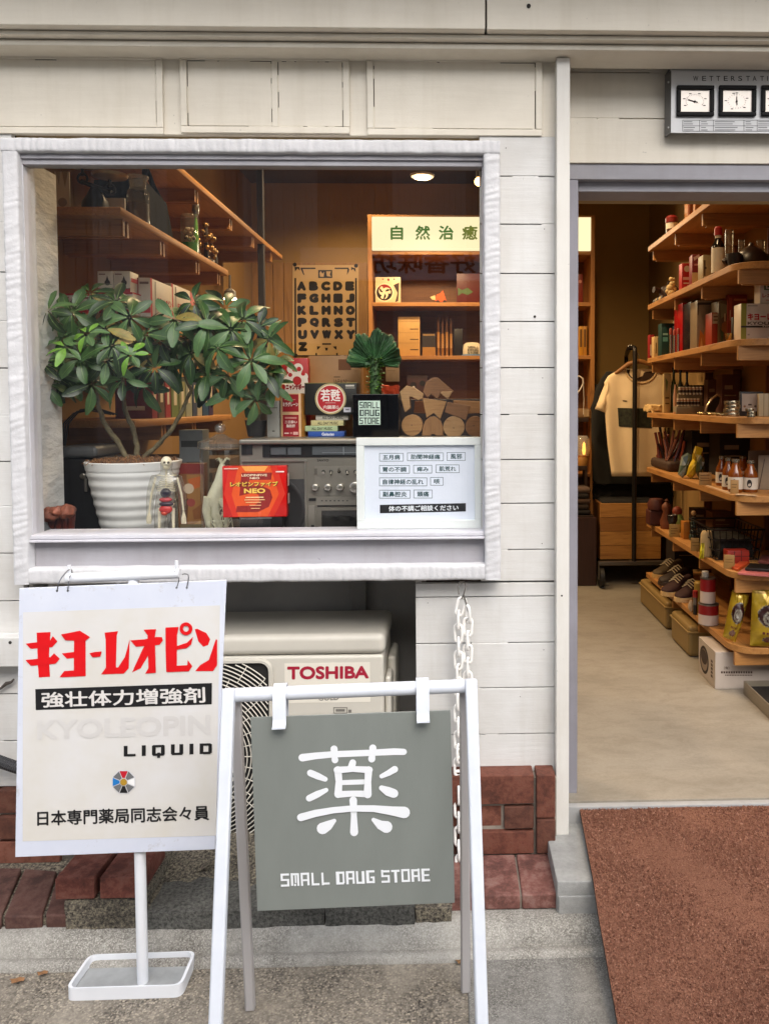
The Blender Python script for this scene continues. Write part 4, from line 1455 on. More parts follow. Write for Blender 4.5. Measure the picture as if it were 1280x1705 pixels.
# ================================================================== WHITE PLASTIC CHAIN ON A HOOK
hk = thing('wire_hook', 'small steel wire hook under the window frame holding the white chain', 'hook', tuple(P(769, 975, 2.44)))
mb = MB().m(mat('#77726c', 0.35, 0.8, var=0.1))
mb.tube([P(764, 990, 2.44), P(762, 976, 2.445), P(766, 969, 2.45), P(772, 969, 2.45), P(776, 976, 2.445), P(771, 992, 2.44), P(768, 997, 2.44)], 0.0022, 8)
mb.tube([P(772, 991, 2.438), P(776, 1005, 2.437), P(779, 1018, 2.436)], 0.0025, 8)
mb.build('wire', hk)
ch = thing('plastic_chain', 'white plastic link chain hanging doubled behind the grey board stand', 'chain', tuple(P(768, 1000, 2.44)))
pl_m = mat('#ebe9e4', 0.35, var=0.04)
def link_mesh(w, l, r):
    mb = MB().m(pl_m)
    pts = []
    h = l / 2 - w / 2
    for k in range(9):
        a = math.pi * k / 8
        pts.append((w / 2 * math.cos(a), 0, h + w / 2 * math.sin(a)))
    for k in range(9):
        a = math.pi + math.pi * k / 8
        pts.append((w / 2 * math.cos(a), 0, -h + w / 2 * math.sin(a)))
    mb.tube(pts, r, 8, closed=True)
    return mb
lk0 = None
def link(c, ax, roll):
    global lk0
    if lk0 is None:
        mb = link_mesh(0.024, 0.058, 0.0047)
        lk0 = mb.build('link', smooth=60)
        o = lk0
    else:
        o = lk0.copy()
        COL.objects.link(o)
    o.parent = ch
    ax = ax.normalized()
    q = ax.to_track_quat('Z', 'Y')
    m = q.to_matrix().to_4x4() @ Matrix.Rotation(roll, 4, 'Z')
    m.translation = c - Vector(ch['_o'])
    o.matrix_local = m
def strand(pts, start=0):
    """links every 43 mm along a hanging path"""
    L = [0]
    for k in range(1, len(pts)):
        L.append(L[-1] + (pts[k] - pts[k - 1]).length)
    s_, k = 0.0, start
    def at(t):
        for j in range(1, len(pts)):
            if t <= L[j]:
                return pts[j - 1].lerp(pts[j], (t - L[j - 1]) / max(1e-6, L[j] - L[j - 1]))
        return pts[-1]
    while s_ < L[-1]:
        a, b = at(s_), at(min(L[-1], s_ + 0.04))
        if (b - a).length < 1e-5: break
        link((a + b) / 2, b - a, (R(12) if k % 2 else R(98)) + random.uniform(-.25, .25))
        s_ += 0.0425
        k += 1
YC = 2.445
strand([P(769, 1000, YC), P(763, 1024, YC), P(763, 1300, YC), P(764, 1420, YC - .03), P(768, 1452, YC - .06)])
strand([P(777, 1012, YC - .004), P(779, 1026, YC), P(778, 1300, YC), P(776, 1415, YC - .03), P(770, 1450, YC - .065)], 1)

# ================================================================== DOOR MAT ON ITS RAMP
mat_m, n_, b_ = nodes_of('coil_mat')
v = tex_map(n_, (1, 1, 1))
f_ = noise_n(n_, v, 230.0, 3, 0.75)
g2 = noise_n(n_, v, 3.0, 5, 0.6)
c1 = ramp_n(n_, f_, [(0.3, C('#613e2e')), (0.5, C('#7f523c')), (0.7, C('#986b54'))])
c2 = mix_n(n_, 1.0, c1, ramp_n(n_, g2, [(0.3, (0.82, 0.8, 0.8)), (0.7, (1.0, 1.0, 1.0))]), 'MULTIPLY')
n_.links.new(c2, b_.inputs['Base Color'])
b_.inputs['Roughness'].default_value = 0.8
bump_n(n_, b_, f_, 1.0, 0.006)
dm = thing('door_mat', 'brown coil door mat sloping from the shop floor down to the street', 'door mat', (0.8, 2.2, 0.1))
TL_, = [PZ(965, 1348, ZF - 0.012)]
s1 = 0.33
KY, KZ = STEP[1] - .015, STEP[2] + .016         # where the mat bends over the edge of the step
def ramp_z(y):
    return KZ + (TL_.z - KZ) * (y - KY) / (TL_.y - KY) if y > KY else max(.016, KZ - (KY - y) * .3)
def on_ramp(px, py):
    d = ray(px, py)
    lo, hi = .5, 3.5
    for k in range(50):
        t = (lo + hi) / 2
        q = EYE + d * (t / d.y)
        if q.z > ramp_z(q.y): lo = t
        else: hi = t
    return q
edge = [on_ramp(965, 1348), on_ramp(996, 1525), on_ramp(1028, 1705), on_ramp(1050, 1830)]
xl_ = [e.x for e in edge]
ybot = edge[-1].y
mb = MB().m(mat_m)
nx_, ny_ = 90, 90
xrgt = 2.2
vs, fs = [], []
yt_ = TL_.y
for j in range(ny_ + 1):
    y = yt_ + (ybot - yt_) * j / ny_
    if y >= edge[1].y:
        t = (y - edge[0].y) / (edge[1].y - edge[0].y)
        x0_ = xl_[0] + (xl_[1] - xl_[0]) * t
    elif y >= edge[2].y:
        t = (y - edge[1].y) / (edge[2].y - edge[1].y)
        x0_ = xl_[1] + (xl_[2] - xl_[1]) * t
    else:
        t = (y - edge[2].y) / (edge[3].y - edge[2].y)
        x0_ = xl_[2] + (xl_[3] - xl_[2]) * t
    for k in range(nx_ + 1):
        x = x0_ + (xrgt - x0_) * k / nx_
        z = ramp_z(y) + 0.004 * noise.noise(Vector((x * 5, y * 5, 0))) + (0.002 if random.random() < .5 else 0) * noise.noise(Vector((x * 90, y * 90, 0)))
        vs.append((x, y, z))
for j in range(ny_):
    for k in range(nx_):
        a = j * (nx_ + 1) + k
        fs.append((a, a + nx_ + 1, a + nx_ + 2, a + 1))
mb.add(vs, fs)
mat_v = [Vector(v_) for v_ in vs]
mb.m(mat('#1c1614', 0.8))
lo = Vector((0, 0, -0.014))
for j in range(ny_):
    a, b = mat_v[j * (nx_ + 1)], mat_v[(j + 1) * (nx_ + 1)]
    mb.add([a, b, b + lo, a + lo], [(0, 1, 2, 3)])
mb.build('mat_sheet', dm, smooth=60)
mb = MB()
cs = ['#835541', '#91634e', '#744735', '#a1755f', '#643b2b']
mm_ = [mat(c, 0.75, var=0.1, vs=60) for c in cs]
for k in range(110000):
    v_ = random.random() ** 1.0
    y = yt_ + (ybot + 0.12 - yt_) * v_
    j = min(ny_ - 1, int((y - yt_) / (ybot - yt_) * ny_))
    x0_ = mat_v[j * (nx_ + 1)].x
    x = x0_ + 0.002 + random.random() * (xrgt - x0_ - .004)
    z = ramp_z(y)
    a = random.uniform(0, 6.28)
    l = random.uniform(0.0014, 0.0032)
    w = 0.0011
    hgt = random.uniform(0.0015, 0.0042)
    c, s_ = math.cos(a), math.sin(a)
    mb.m(mm_[int(random.random() ** 1.3 * 5)])
    mb.add([(x - c * l, y - s_ * l, z), (x - c * l * .3 - s_ * w, y - s_ * l * .3 + c * w, z + hgt), (x + c * l * .3 - s_ * w, y + s_ * l * .3 + c * w, z + hgt), (x + c * l, y + s_ * l, z)], [(0, 1, 2, 3)])
pile = mb.build('mat_pile', dm, smooth=0)
mb = MB().m(mat('#1e1c1b', 0.85))
y_a, y_b = yt_, 0.9
za_, zb_ = ramp_z(y_a) - 0.02, max(0.002, ramp_z(y_b) - 0.02)
mb.hexa([(max(xl_) + 0.012, ybot, 0.0), (xrgt, ybot, 0.0), (xrgt, ybot, .004), (max(xl_) + 0.012, ybot, .004), (max(xl_) + 0.012, KY, 0.0), (xrgt, KY, 0.0), (xrgt, KY, KZ - .03), (max(xl_) + 0.012, KY, KZ - .03)])
mb.build('ramp_base', dm)

# ================================================================== WEATHER STATION
YWS = 2.55
ws = thing('weather_station', 'brushed grey wall weather station with square black dials above the doorway', 'weather station', tuple(P(1230, 222, YWS)))
wsm = mat('#bfc0c1', 0.4, 0.15, var=0.05, vs=4, bump=0.15, bs=200, stretch=(0.1, 1, 1))
dkm = mat('#6b6b6b', 0.4, 0.4, var=0.08)
xa, xb = px_x(1117, YWS, 170), px_x(1362, YWS, 170)
za, zb = px_z(221, YWS, 1200), px_z(118, YWS, 1200)
mb = MB().m(wsm)
mb.rbox(xa, xb, YWS, YWS + 0.004, za, zb, r=0.001)
mb.hexa([(xa, YWS + .0005, zb + .0003), (xb, YWS + .0005, zb + .0003), (xb, YWS + .004, zb + .008), (xa, YWS + .004, zb + .008), (xa, YWS + .03, zb + .0003), (xb, YWS + .03, zb + .0003), (xb, YWS + .03, zb + .008), (xa, YWS + .03, zb + .008)])
mb.build('face_plate', ws)
mb = MB().m(dkm)
xs_ = px_x(1107, YWS + 0.04, 170)
mb.hexa([(xs_, YWS + .03, za), (xa - .0005, YWS + .0005, za), (xa - .0005, YWS + .0005, zb), (xs_, YWS + .03, zb + .004), (xs_, YWS + .045, za), (xa - .0005, YWS + .045, za), (xa - .0005, YWS + .045, zb), (xs_, YWS + .045, zb + .004)])
mb.box(xs_ + 0.004, xb, YWS + 0.006, YWS + 0.0455, zb + 0.0085, zb + 0.0125)
mb.m(mat('#c9c9c9', 0.3, 0.8))
for yy in (136, 212):
    q = P(1113, yy, YWS + .012)
    mb.ball((q.x - .0005, q.y, q.z), 0.0035, 10)
mb.build('side_bracket', ws)
wf_ = lambda k: (lambda x, y: P(x, y, YWS - 0.0004 * k))
mb = MB().m(ink('#1c1c1e'))
lx = [1158, 1172, 1184, 1195.5, 1208, 1220, 1232, 1245, 1256, 1268.5, 1277.5, 1287, 1299]
for ch_, x in zip('WETTERSTATION', lx):
    hw = 4.3 if ch_ == 'W' else (0.7 if ch_ == 'I' else 3.3)
    mb.textpx(ch_, ((x - hw, 125.8), (x + hw, 125.8), (x + hw, 134), (x - hw, 134)), wf_(2), bold=0.008)
for yy in (199, 208.5, 217.5):
    mb.poly([wf_(2)(1136, yy), wf_(2)(1345, yy), wf_(2)(1345, yy + .7), wf_(2)(1136, yy + .7)], Vector((0, -1, 0)))
for xx in (1136, 1164, 1187, 1238, 1260, 1290, 1344.5):
    mb.poly([wf_(3)(xx, 199), wf_(3)(xx + .7, 199), wf_(3)(xx + .7, 218), wf_(3)(xx, 218)], Vector((0, -1, 0)))
mb.m(ink('#6a6a6c'))
for xx, w in ((1138, 20), (1167, 12), (1190, 36), (1241, 13), (1262, 22), (1293, 40)):
    for yy in (201.3, 205, 211, 215):
        ww = w * random.uniform(0.6, 1.05)
        mb.poly([wf_(2)(xx, yy), wf_(2)(xx + ww, yy), wf_(2)(xx + ww, yy + 1.3), wf_(2)(xx, yy + 1.3)], Vector((0, -1, 0)))
mb.build('lettering', ws)
for k, cx_ in enumerate((1156.5, 1226.5, 1297)):
    mb = MB().m(mat('#0c0c0d', 0.6, var=0.02, spec=.2))
    x0_, x1_ = px_x(cx_ - 31, YWS, 168), px_x(cx_ + 31, YWS, 168)
    z0_, z1_ = px_z(194, YWS, cx_), px_z(143, YWS, cx_)
    t = 0.013
    Yq = YWS - 0.012
    for (p, q, r_, s_) in ((x0_, x1_, z1_ - t, z1_), (x0_, x1_, z0_, z0_ + t), (x0_, x0_ + t, z0_ + t + .0002, z1_ - t - .0002), (x1_ - t, x1_, z0_ + t + .0002, z1_ - t - .0002)):
        mb.rbox(p, q, Yq, YWS - 0.0005, r_, s_, r=0.003)
    dial = mb.build('dial', ws)
    mb = MB().m(mat('#d8cfc6', 0.25, 0.25, var=0.04)).box(x0_ + t - .001, x1_ - t + .001, YWS - 0.003, YWS - 0.001, z0_ + t - .001, z1_ - t + .001)
    mb.m(ink('#2b2523'))
    f_ = lambda x, y: P(x, y, YWS - 0.0034)
    for j in range(21):
        a = R(-210 + 240 * j / 20) if k != 1 else R(-90 + 360 * j / 21)
        sx, sy = 13.5, 10.5
        p0 = (cx_ + sx * math.cos(a), 168 + sy * math.sin(a))
        p1 = (cx_ + sx * 1.16 * math.cos(a), 168 + sy * 1.16 * math.sin(a))
        mb.tube([f_(*p0), f_(*p1)], 0.0005 if j % 5 else 0.0009, 4)
        if j % 4 == 0:
            p2 = (cx_ + 18.5 * math.cos(a), 168 + 14 * math.sin(a))
            mb.poly([f_(p2[0] - 2, p2[1] - .8), f_(p2[0] + 2, p2[1] - .8), f_(p2[0] + 2, p2[1] + .8), f_(p2[0] - 2, p2[1] + .8)], Vector((0, -1, 0)))
    mb.build('dial_face', dial)
    mb = MB().m(ink('#1b1817'))
    f2_ = lambda x, y: P(x, y, YWS - 0.0055)
    e = {0: ((cx_ - 11, 165), (cx_ + 5, 169.5)), 1: ((cx_, 160), (cx_ + 0.5, 174)), 2: ((cx_ - 9, 162), (cx_ + 4, 170))}[k]
    mb.tube([f2_(*e[0]), f2_(*e[1])], 0.0011, 6)
    mb.ball(tuple(f2_(cx_, 168)), 0.0032, 10)
    mb.build('needle', dial)

# ================================================================== IN THE DISPLAY WINDOW
def tri(p):
    return Vector(p)
leaf_cols = [mat('#233f1c', 0.4, var=0.4, vs=20), mat('#315023', 0.42, var=0.4, vs=20), mat('#4a6a3c', 0.45, var=0.35, vs=20), mat('#182c14', 0.4, var=0.4, vs=20), mat('#6a9a33', 0.45, var=0.25, vs=20)]
VEIN = mat('#6f8a4c', .5, var=.2)
DRY = mat('#8a7a3a', .55, var=.4, vs=30)
def leaflet(mb, base, d, nrm, L, Wd, droop):
    d = d.normalized()
    side = d.cross(nrm).normalized()
    nrm = side.cross(d).normalized()
    N_ = 6
    vs = []
    tw = random.uniform(-.5, .5)
    s0, n0 = side, nrm
    for k in range(N_ + 1):
        t = k / N_
        side = s0 * math.cos(tw * t) + n0 * math.sin(tw * t)
        nrm = side.cross(d).normalized()
        w = Wd * math.sin(math.pi * min(1, t * 0.9 + 0.04) ** 1.25) + 0.0006
        c = base + d * (L * t) - nrm * (droop * L * t * t)
        rise = nrm * (w * 0.32)
        vs += [c + side * w + rise, c, c - side * w + rise]
    fs = []
    for k in range(N_):
        a = 3 * k
        fs += [(a, a + 1, a + 4, a + 3), (a + 1, a + 2, a + 5, a + 4)]
    mb.add(vs, fs)
    cur = mb.cur
    mb.m(VEIN)
    rib = []
    for k in range(N_):
        c = vs[3 * k + 1] + n0 * .0006
        e = s0 * (.0011 * (1 - .8 * k / N_))
        rib += [c + e, c - e]
    mb.add(rib, [(2 * k, 2 * k + 1, 2 * k + 3, 2 * k + 2) for k in range(N_ - 1)])
    mb.cur = cur
def umbel(mb, c, axis, L, n, mats, stem=None, smb=None):
    axis = axis.normalized()
    e1 = axis.orthogonal().normalized()
    e2 = axis.cross(e1)
    a0 = random.uniform(0, 6.28)
    for k in range(n):
        a = a0 + 2 * math.pi * k / n + random.uniform(-.12, .12)
        tilt = random.uniform(-0.3, 0.45)
        d = (e1 * math.cos(a) + e2 * math.sin(a)) + axis * tilt * 0.6
        l = L * random.uniform(0.78, 1.08)
        mb.m(random.choice(mats) if random.random() > .03 else DRY)
        leaflet(mb, c + d.normalized() * 0.01, d, axis, l, l * random.uniform(.18, .225), random.uniform(0.1, 0.75))
    if stem is not None:
        m_ = stem.lerp(c, 0.55) + Vector((0, 0, 0.015))
        smb.tube([stem, m_, c], [0.003, 0.0022, 0.0018], 6)
def plant(root, umbels, branches, seed, extra, box, Lm):
    random.seed(seed)
    fol, stm = MB(), MB()
    stm.m(mat('#6a6147', 0.8, var=0.4, vs=60, bump=0.9, bs=120))
    ends = []
    for pts, r0, r1 in branches:
        pp = [P(x, y, Y) for x, y, Y in pts]
        n = len(pp)
        fine = [pp[k].lerp(pp[k + 1], j / 5) + Vector([random.uniform(-.0018, .0018) for _ in range(3)]) for k in range(n - 1) for j in range(5)] + [pp[-1]]
        stm.tube(fine, [(r0 + (r1 - r0) * k / len(fine)) * random.uniform(.85, 1.12) for k in range(len(fine))], 9)
        ends += [pp[-1], pp[-2].lerp(pp[-1], 0.5)]
    for (x, y, Y, bright) in umbels:
        c = P(x, y, Y)
        s_ = min(ends, key=lambda e: (e - c).length)
        ax = Vector((random.uniform(-.5, .5), -random.uniform(0.55, 1.1), random.uniform(0.2, 0.85)))
        L = Lm * random.uniform(0.85, 1.12) * (0.66 if bright else 1)
        ms = [leaf_cols[4], leaf_cols[4], leaf_cols[2]] if bright else (leaf_cols[:4] if random.random() < .6 else leaf_cols[1:3])
        umbel(fol, c, ax, L, random.choice((7, 7, 8)) if not bright else 6, ms, s_, stm)
    for k in range(extra):
        a, b = random.gauss(0, 0.45), random.gauss(0, 0.42)
        x = box[0] + box[2] * max(-1, min(1, a))
        y = box[1] + box[3] * max(-1, min(1, b))
        c = P(x, y, random.uniform(2.82, 3.05))
        ax = Vector((random.uniform(-.8, .8), -random.uniform(0.0, 1.0), random.uniform(0.2, 1.0)))
        umbel(fol, c, ax, Lm * random.uniform(0.8, 1.1), 7, leaf_cols[:4], min(ends, key=lambda e: (e - c).length), stm)
    fol.build('foliage', root, smooth=60)
    stm.build('stem', root, smooth=60)
YPt = 2.86
pc_ = P(223, 772, YPt)
pt = thing('potted_plant', 'umbrella plant with three bare branches in a white ribbed pot', 'potted plant', (pc_.x, YPt, ZD))
zrim = P(223, 773, YPt - 0.16).z
mb = MB().m(mat('#d8dad8', 0.35, var=0.03, vs=6))
prof = []
rt_, rbm = 0.163, 0.098
for k in range(97):
    t = k / 96
    r = rbm + (rt_ - rbm) * t ** 0.9
    if t < 0.9:
        r += 0.0016 * math.sin(t * 2 * math.pi * 8.5) - 0.001
    prof.append((r, ZD + (zrim - ZD) * t))
prof += [(rt_ - 0.004, zrim + 0.003), (rt_ - 0.009, zrim), (rt_ - 0.012, zrim - 0.03), (0.001, zrim - 0.032)]
mb.lathe(pc_.x, YPt, prof, 56)
mb.build('pot', pt, smooth=60)
mb = MB()
soil = [mat('#6d4a2e', 0.9, var=0.2, vs=40), mat('#8a6440', 0.9, var=0.2, vs=40), mat('#4a3220', 0.9, var=0.2, vs=40)]
mb.m(soil[2]).lathe(pc_.x, YPt, [(rt_ - 0.013, zrim - 0.012), (0.1, zrim + 0.006), (0.001, zrim + 0.012)], 24)
for k in range(420):
    a, r = random.uniform(0, 6.28), 0.145 * math.sqrt(random.random())
    p = Vector((pc_.x + r * math.cos(a), YPt + r * math.sin(a), zrim - 0.006 + 0.016 * (1 - r / 0.15)))
    b = random.uniform(0, 6.28)
    l = random.uniform(0.01, 0.035)
    mb.m(soil[k % 2]).tube([p, p + Vector((math.cos(b) * l * .5, math.sin(b) * l * .5, 0.012 * random.random() + .004)), p + Vector((math.cos(b) * l, math.sin(b) * l, 0))], 0.0013, 4)
mb.build('bark_mulch', pt)
plant(pt, [
    (98, 512, 2.72, 0), (150, 487, 2.8, 0), (193, 502, 2.74, 0), (145, 556, 2.64, 1), (218, 590, 2.64, 1), (104, 563, 2.68, 0), (88, 622, 2.72, 0),
    (133, 596, 2.66, 0), (175, 548, 2.68, 0), (216, 528, 2.7, 0), (243, 556, 2.72, 0), (258, 612, 2.74, 0), (206, 632, 2.7, 0), (152, 640, 2.7, 0),
    (112, 632, 2.74, 0), (238, 640, 2.78, 0), (178, 600, 2.66, 0), (268, 570, 2.76, 0), (110, 578, 2.63, 1), (186, 575, 2.64, 0), (285, 598, 2.8, 0), (120, 520, 2.7, 0), (80, 585, 2.72, 0), (80, 518, 2.66, 0), (76, 640, 2.68, 0), (72, 606, 2.66, 0)],
    [([(214, 768, 2.85), (196, 735, 2.84), (172, 702, 2.83), (163, 672, 2.82), (158, 640, 2.8), (150, 600, 2.78)], 0.010, 0.006),
     ([(228, 768, 2.88), (228, 742, 2.88), (222, 714, 2.87), (207, 680, 2.86), (205, 640, 2.84), (208, 590, 2.8)], 0.010, 0.006),
     ([(238, 764, 2.86), (262, 742, 2.85), (288, 712, 2.83), (305, 682, 2.82), (318, 650, 2.82), (300, 600, 2.8)], 0.009, 0.005)],
    11, 16, (175, 575, 105, 90), 0.084)
zboom = P(500, 731, 2.68).z
p2 = thing('potted_plant', 'second umbrella plant with a drooping crown, in a small dark pot behind the red carton', 'potted plant', tuple(Vector((P(427, 725, 2.88).x, 2.88, zboom))))
q = P(427, 725, 2.88)
mb = MB().m(mat('#26221f', 0.5)).lathe(q.x, 2.88, [(0.03, zboom + 0.001), (0.04, zboom + 0.06), (0.036, zboom + 0.06), (0.035, zboom + 0.05), (0.001, zboom + 0.05)], 20)
mb.build('pot', p2)
plant(p2, [
    (322, 503, 2.7, 0), (292, 532, 2.72, 0), (345, 540, 2.66, 0), (405, 532, 2.74, 0), (362, 580, 2.64, 0), (418, 600, 2.66, 0), (448, 565, 2.7, 0),
    (318, 588, 2.72, 0), (380, 625, 2.72, 0), (440, 622, 2.7, 0), (425, 665, 2.72, 0), (396, 650, 2.76, 0), (345, 622, 2.74, 0), (458, 598, 2.72, 0),
    (385, 548, 2.68, 0), (300, 565, 2.78, 0), (332, 520, 2.7, 0), (430, 545, 2.75, 0), (375, 512, 2.8, 0), (452, 640, 2.76, 0)],
    [([(427, 712, 2.88), (432, 690, 2.87), (420, 665, 2.85), (412, 630, 2.82), (395, 590, 2.8), (360, 560, 2.78)], 0.008, 0.005),
     ([(432, 690, 2.87), (445, 672, 2.86), (440, 640, 2.84), (435, 600, 2.82)], 0.005, 0.004)],
    23, 12, (375, 575, 85, 75), 0.09)
random.seed(31)

# ---- anatomical figure
an = thing('anatomy_model', 'small clear plastic human model with visible skeleton and red organs', 'anatomy model', tuple(Vector((P(276, 900, 2.6).x, 2.6, ZD))))
YF = 2.6
fp = lambda x, y, dy=0.0: P(x, y, YF + dy)
me = bpy.data.meshes.new('body')
jn = [(277, 838, 17), (277, 815, 18), (277, 797, 20), (277, 789, 9), (277, 776, 10), (277, 767, 12),
      (258, 798, 9.5), (252, 820, 7.5), (249, 842, 6), (249, 862, 5), (248, 872, 5.5),
      (296, 798, 9.5), (302, 820, 7.5), (304, 842, 6), (305, 862, 5), (305, 872, 5.5),
      (267, 852, 11), (265, 890, 8), (265, 922, 6), (263, 930, 6),
      (287, 852, 11), (289, 890, 8), (289, 922, 6), (291, 930, 6)]
vsx = [fp(x, y) - Vector(an['_o']) for x, y, r in jn]
for k in (19, 23): vsx[k].y -= 0.022
ed = [(0, 1), (1, 2), (2, 3), (3, 4), (4, 5), (2, 6), (6, 7), (7, 8), (8, 9), (9, 10), (2, 11), (11, 12), (12, 13), (13, 14), (14, 15), (0, 16), (16, 17), (17, 18), (18, 19), (0, 20), (20, 21), (21, 22), (22, 23)]
me.from_pydata(vsx, ed, [])
bo = bpy.data.objects.new('body', me)
COL.objects.link(bo)
bo.parent = an
bo['_o'] = an['_o']
sk = bo.modifiers.new('skin', 'SKIN')
for k, (x, y, r) in enumerate(jn):
    sv = me.skin_vertices[0].data[k]
    sv.radius = (r / S(YF) * (1.0), r / S(YF) * (0.72 if k < 3 else 1.0))
    sv.use_root = (k == 0)
sk.use_smooth_shade = True
ss = bo.modifiers.new('sub', 'SUBSURF')
ss.levels = ss.render_levels = 2
me.materials.append(clear_glass((0.93, 0.93, 0.9), 2.6, 1.45, 0.035, 0.08))
mb = MB().m(mat('#e2d9be', 0.5, var=0.06, vs=60))
pxr = 1 / S(YF)
mb.ball(tuple(fp(277, 769)), (8.5 * pxr, 9 * pxr, 9.5 * pxr), 14)
mb.ball(tuple(fp(277, 777)), (5.5 * pxr, 7 * pxr, 5 * pxr), 12)
sp_ = [fp(277, y, 0.008) for y in range(782, 842, 3)]
mb.tube(sp_, [0.0042 if k % 2 else 0.0028 for k in range(len(sp_))], 8)
for k in range(7):
    y = 793 + 3.6 * k
    w = (9 + 1.3 * k) if k < 5 else 14
    mb.tube([fp(277 + w * math.sin(a), y + 3 * abs(math.sin(a)), -0.012 * math.cos(a) + .002) for a in [R(-170 + 20 * j) for j in range(18)]], 0.0016, 5, closed=False)
mb.tube([fp(262, 791, -.004), fp(277, 793, -.012), fp(292, 791, -.004)], 0.0018, 6)
for sgn_ in (-1, 1):
    X = lambda d: 277 + sgn_ * d
    mb.tube([fp(X(18), 795), fp(X(24), 819), fp(X(25), 822)], [0.004, 0.003, 0.0038], 7)
    mb.tube([fp(X(25), 822), fp(X(28), 846), fp(X(28.5), 850)], [0.0036, 0.0026, 0.003], 7)
    for f in range(4):
        mb.tube([fp(X(28.5), 851), fp(X(26 + 2 * f), 862), fp(X(26 + 2.1 * f), 872)], 0.0018, 5)
    mb.tube([fp(X(11), 846), fp(X(12), 886), fp(X(12), 890)], [0.006, 0.004, 0.0054], 8)
    mb.tube([fp(X(12), 890), fp(X(12), 926)], [0.0038, 0.0022], 8)
    mb.tube([fp(X(12), 928), fp(X(13), 930, -.02)], 0.003, 6)
mb.tube([fp(265, 838), fp(270, 845), fp(277, 842), fp(284, 845), fp(289, 838)], 0.004, 8)
mb.build('skeleton', an, smooth=60)
mb = MB()
for x, y, rx, rz, c in ((276, 821, 9, 8, '#221c2b'), (276, 832, 11, 4.5, '#a8383c'), (277, 839, 12, 4.5, '#33232f'), (276, 848, 11, 7.5, '#b02a26'), (274, 854, 5.5, 4.5, '#c0452e')):
    p = fp(x, y, -0.02)
    mb.m(mat(c, 0.35, var=0.1)).ball(tuple(p), (rx * pxr, 0.012, rz * pxr), 14)
mb.build('organs', an, smooth=60)

for dx in (-3.4, 3.4):
    MB().m(mat('#4a4234', .7)).ball(tuple(fp(277 + dx, 770, -.0165)), (2.1 * pxr, .003, 2 * pxr), 8).build('eye_socket', an)
# ---- things round the pot
mb = MB().m(mat('#8a4f3a', 0.55, var=0.45, vs=28, bump=0.9, bs=70))
a_ = P(62, 870, 2.62)
random.seed(5)
for (x, y, rx, rz) in ((82, 857, 17, 11), (98, 851, 15, 9), (112, 852, 12, 11), (70, 862, 8, 8)):
    c_ = P(x, y, 2.62)
    q = len(mb.v)
    mb.ball(tuple(c_), (rx / 500, .035, rz / 500), 28)
    for j in range(q, len(mb.v)):
        v = mb.v[j]
        mb.v[j] = v + (v - c_) * (.35 * noise.noise(v * 60) + .2 * noise.noise(v * 150))
for x0_, y0_, y1_ in ((84, 858, 925), (97, 846, 925), (108, 842, 925), (117, 850, 925)):
    mb.m(mat('#6b3026', 0.4, var=0.4, vs=40, bump=0.7, bs=90)).tube([P(x0_, y1_, 2.65), P(x0_ + 1, (y0_ + y1_) / 2, 2.65), P(x0_ + 2, y0_, 2.64)], [0.012, 0.011, 0.014], 8)
solo(mb, 'reishi_mushroom', 'reddish brown dried bracket mushroom standing in the lower left corner of the window', 'dried mushroom', smooth=70)
mb = MB().m(mat('#55585a', 0.5, var=0.1))
q0, q1 = P(66, 876, 2.575), P(84, 906, 2.555)
mb.tube([q0, q1], [0.022, 0.026], 18)
mb.m(mat('#1a1a1b', 0.6)).tube([q1, q1 + (q1 - q0).normalized() * 0.004], 0.019, 18)
solo(mb, 'grey_tube', 'grey tube with a dark open end under the dried mushroom', 'tube')
lb = thing('leather_case', 'black leather case with a metal clasp between the white cheek and the plant pot', 'case', tuple(Vector((P(130, 800, 2.86).x, 2.86, ZD))))
mb = MB().m(mat('#141416', 0.45, var=0.2, vs=20, bump=0.3, bs=90))
xa, xb = P(96, 800, 2.86).x, P(190, 800, 2.86).x
zt = P(130, 762, 2.86).z
mb.rbox(xa, xb, 2.86, 3.06, ZD, zt, r=0.015, seg=3)
mb.build('body', lb)
mb = MB().m(mat('#4d4f50', 0.5, var=0.15, vs=15))
mb.rbox(xa - 0.004, P(162, 755, 2.85).x, 2.845, 3.07, zt + 0.001, P(130, 743, 2.85).z, r=0.014, seg=3)
mb.build('lid', lb)
mb = MB().m(mat('#8b8880', 0.35, 0.8))
c_ = P(138, 793, 2.855)
mb.lathe(c_.x, 2.859, [(0.011, 0), (0.011, 0.006), (0.007, 0.009)], 16, 'y', c_.z)
mb.rbox(c_.x + 0.004, c_.x + 0.016, 2.85, 2.8595, c_.z - 0.055, c_.z - 0.008, r=0.003)
mb.build('clasp', lb)
pack('herb_carton', 'tall orange patterned packet beside the clear human model', 'packet', 298, 772, 341, 905, Y=2.88, z=ZD, depth=0.05, col='#6f4526', prints=[
    ('r', 0, 0, 1, 0.13, '#6d1f1a'), ('r', 0.35, 0.14, 0.96, 0.95, '#8a6030'), ('p', [(.4, .2), (.9, .16), (.85, .3), (.5, .34)], '#a8541e'), ('p', [(.1, .5), (.4, .44), (.35, .7), (.12, .68)], '#50301c'), ('p', [(.5, .8), (.9, .72), (.95, .9), (.6, .92)], '#a8814a'), ('c', 0.42, 0.32, 0.2, '#b7a48c'), ('c', 0.5, 0.5, 0.16, '#8a3b33'), ('p', [(0.55, 0.6), (0.98, 0.5), (0.98, 0.7), (0.6, 0.72)], '#7a4a22'), ('r', 0.05, 0.78, 0.95, 0.97, '#5d5230')])
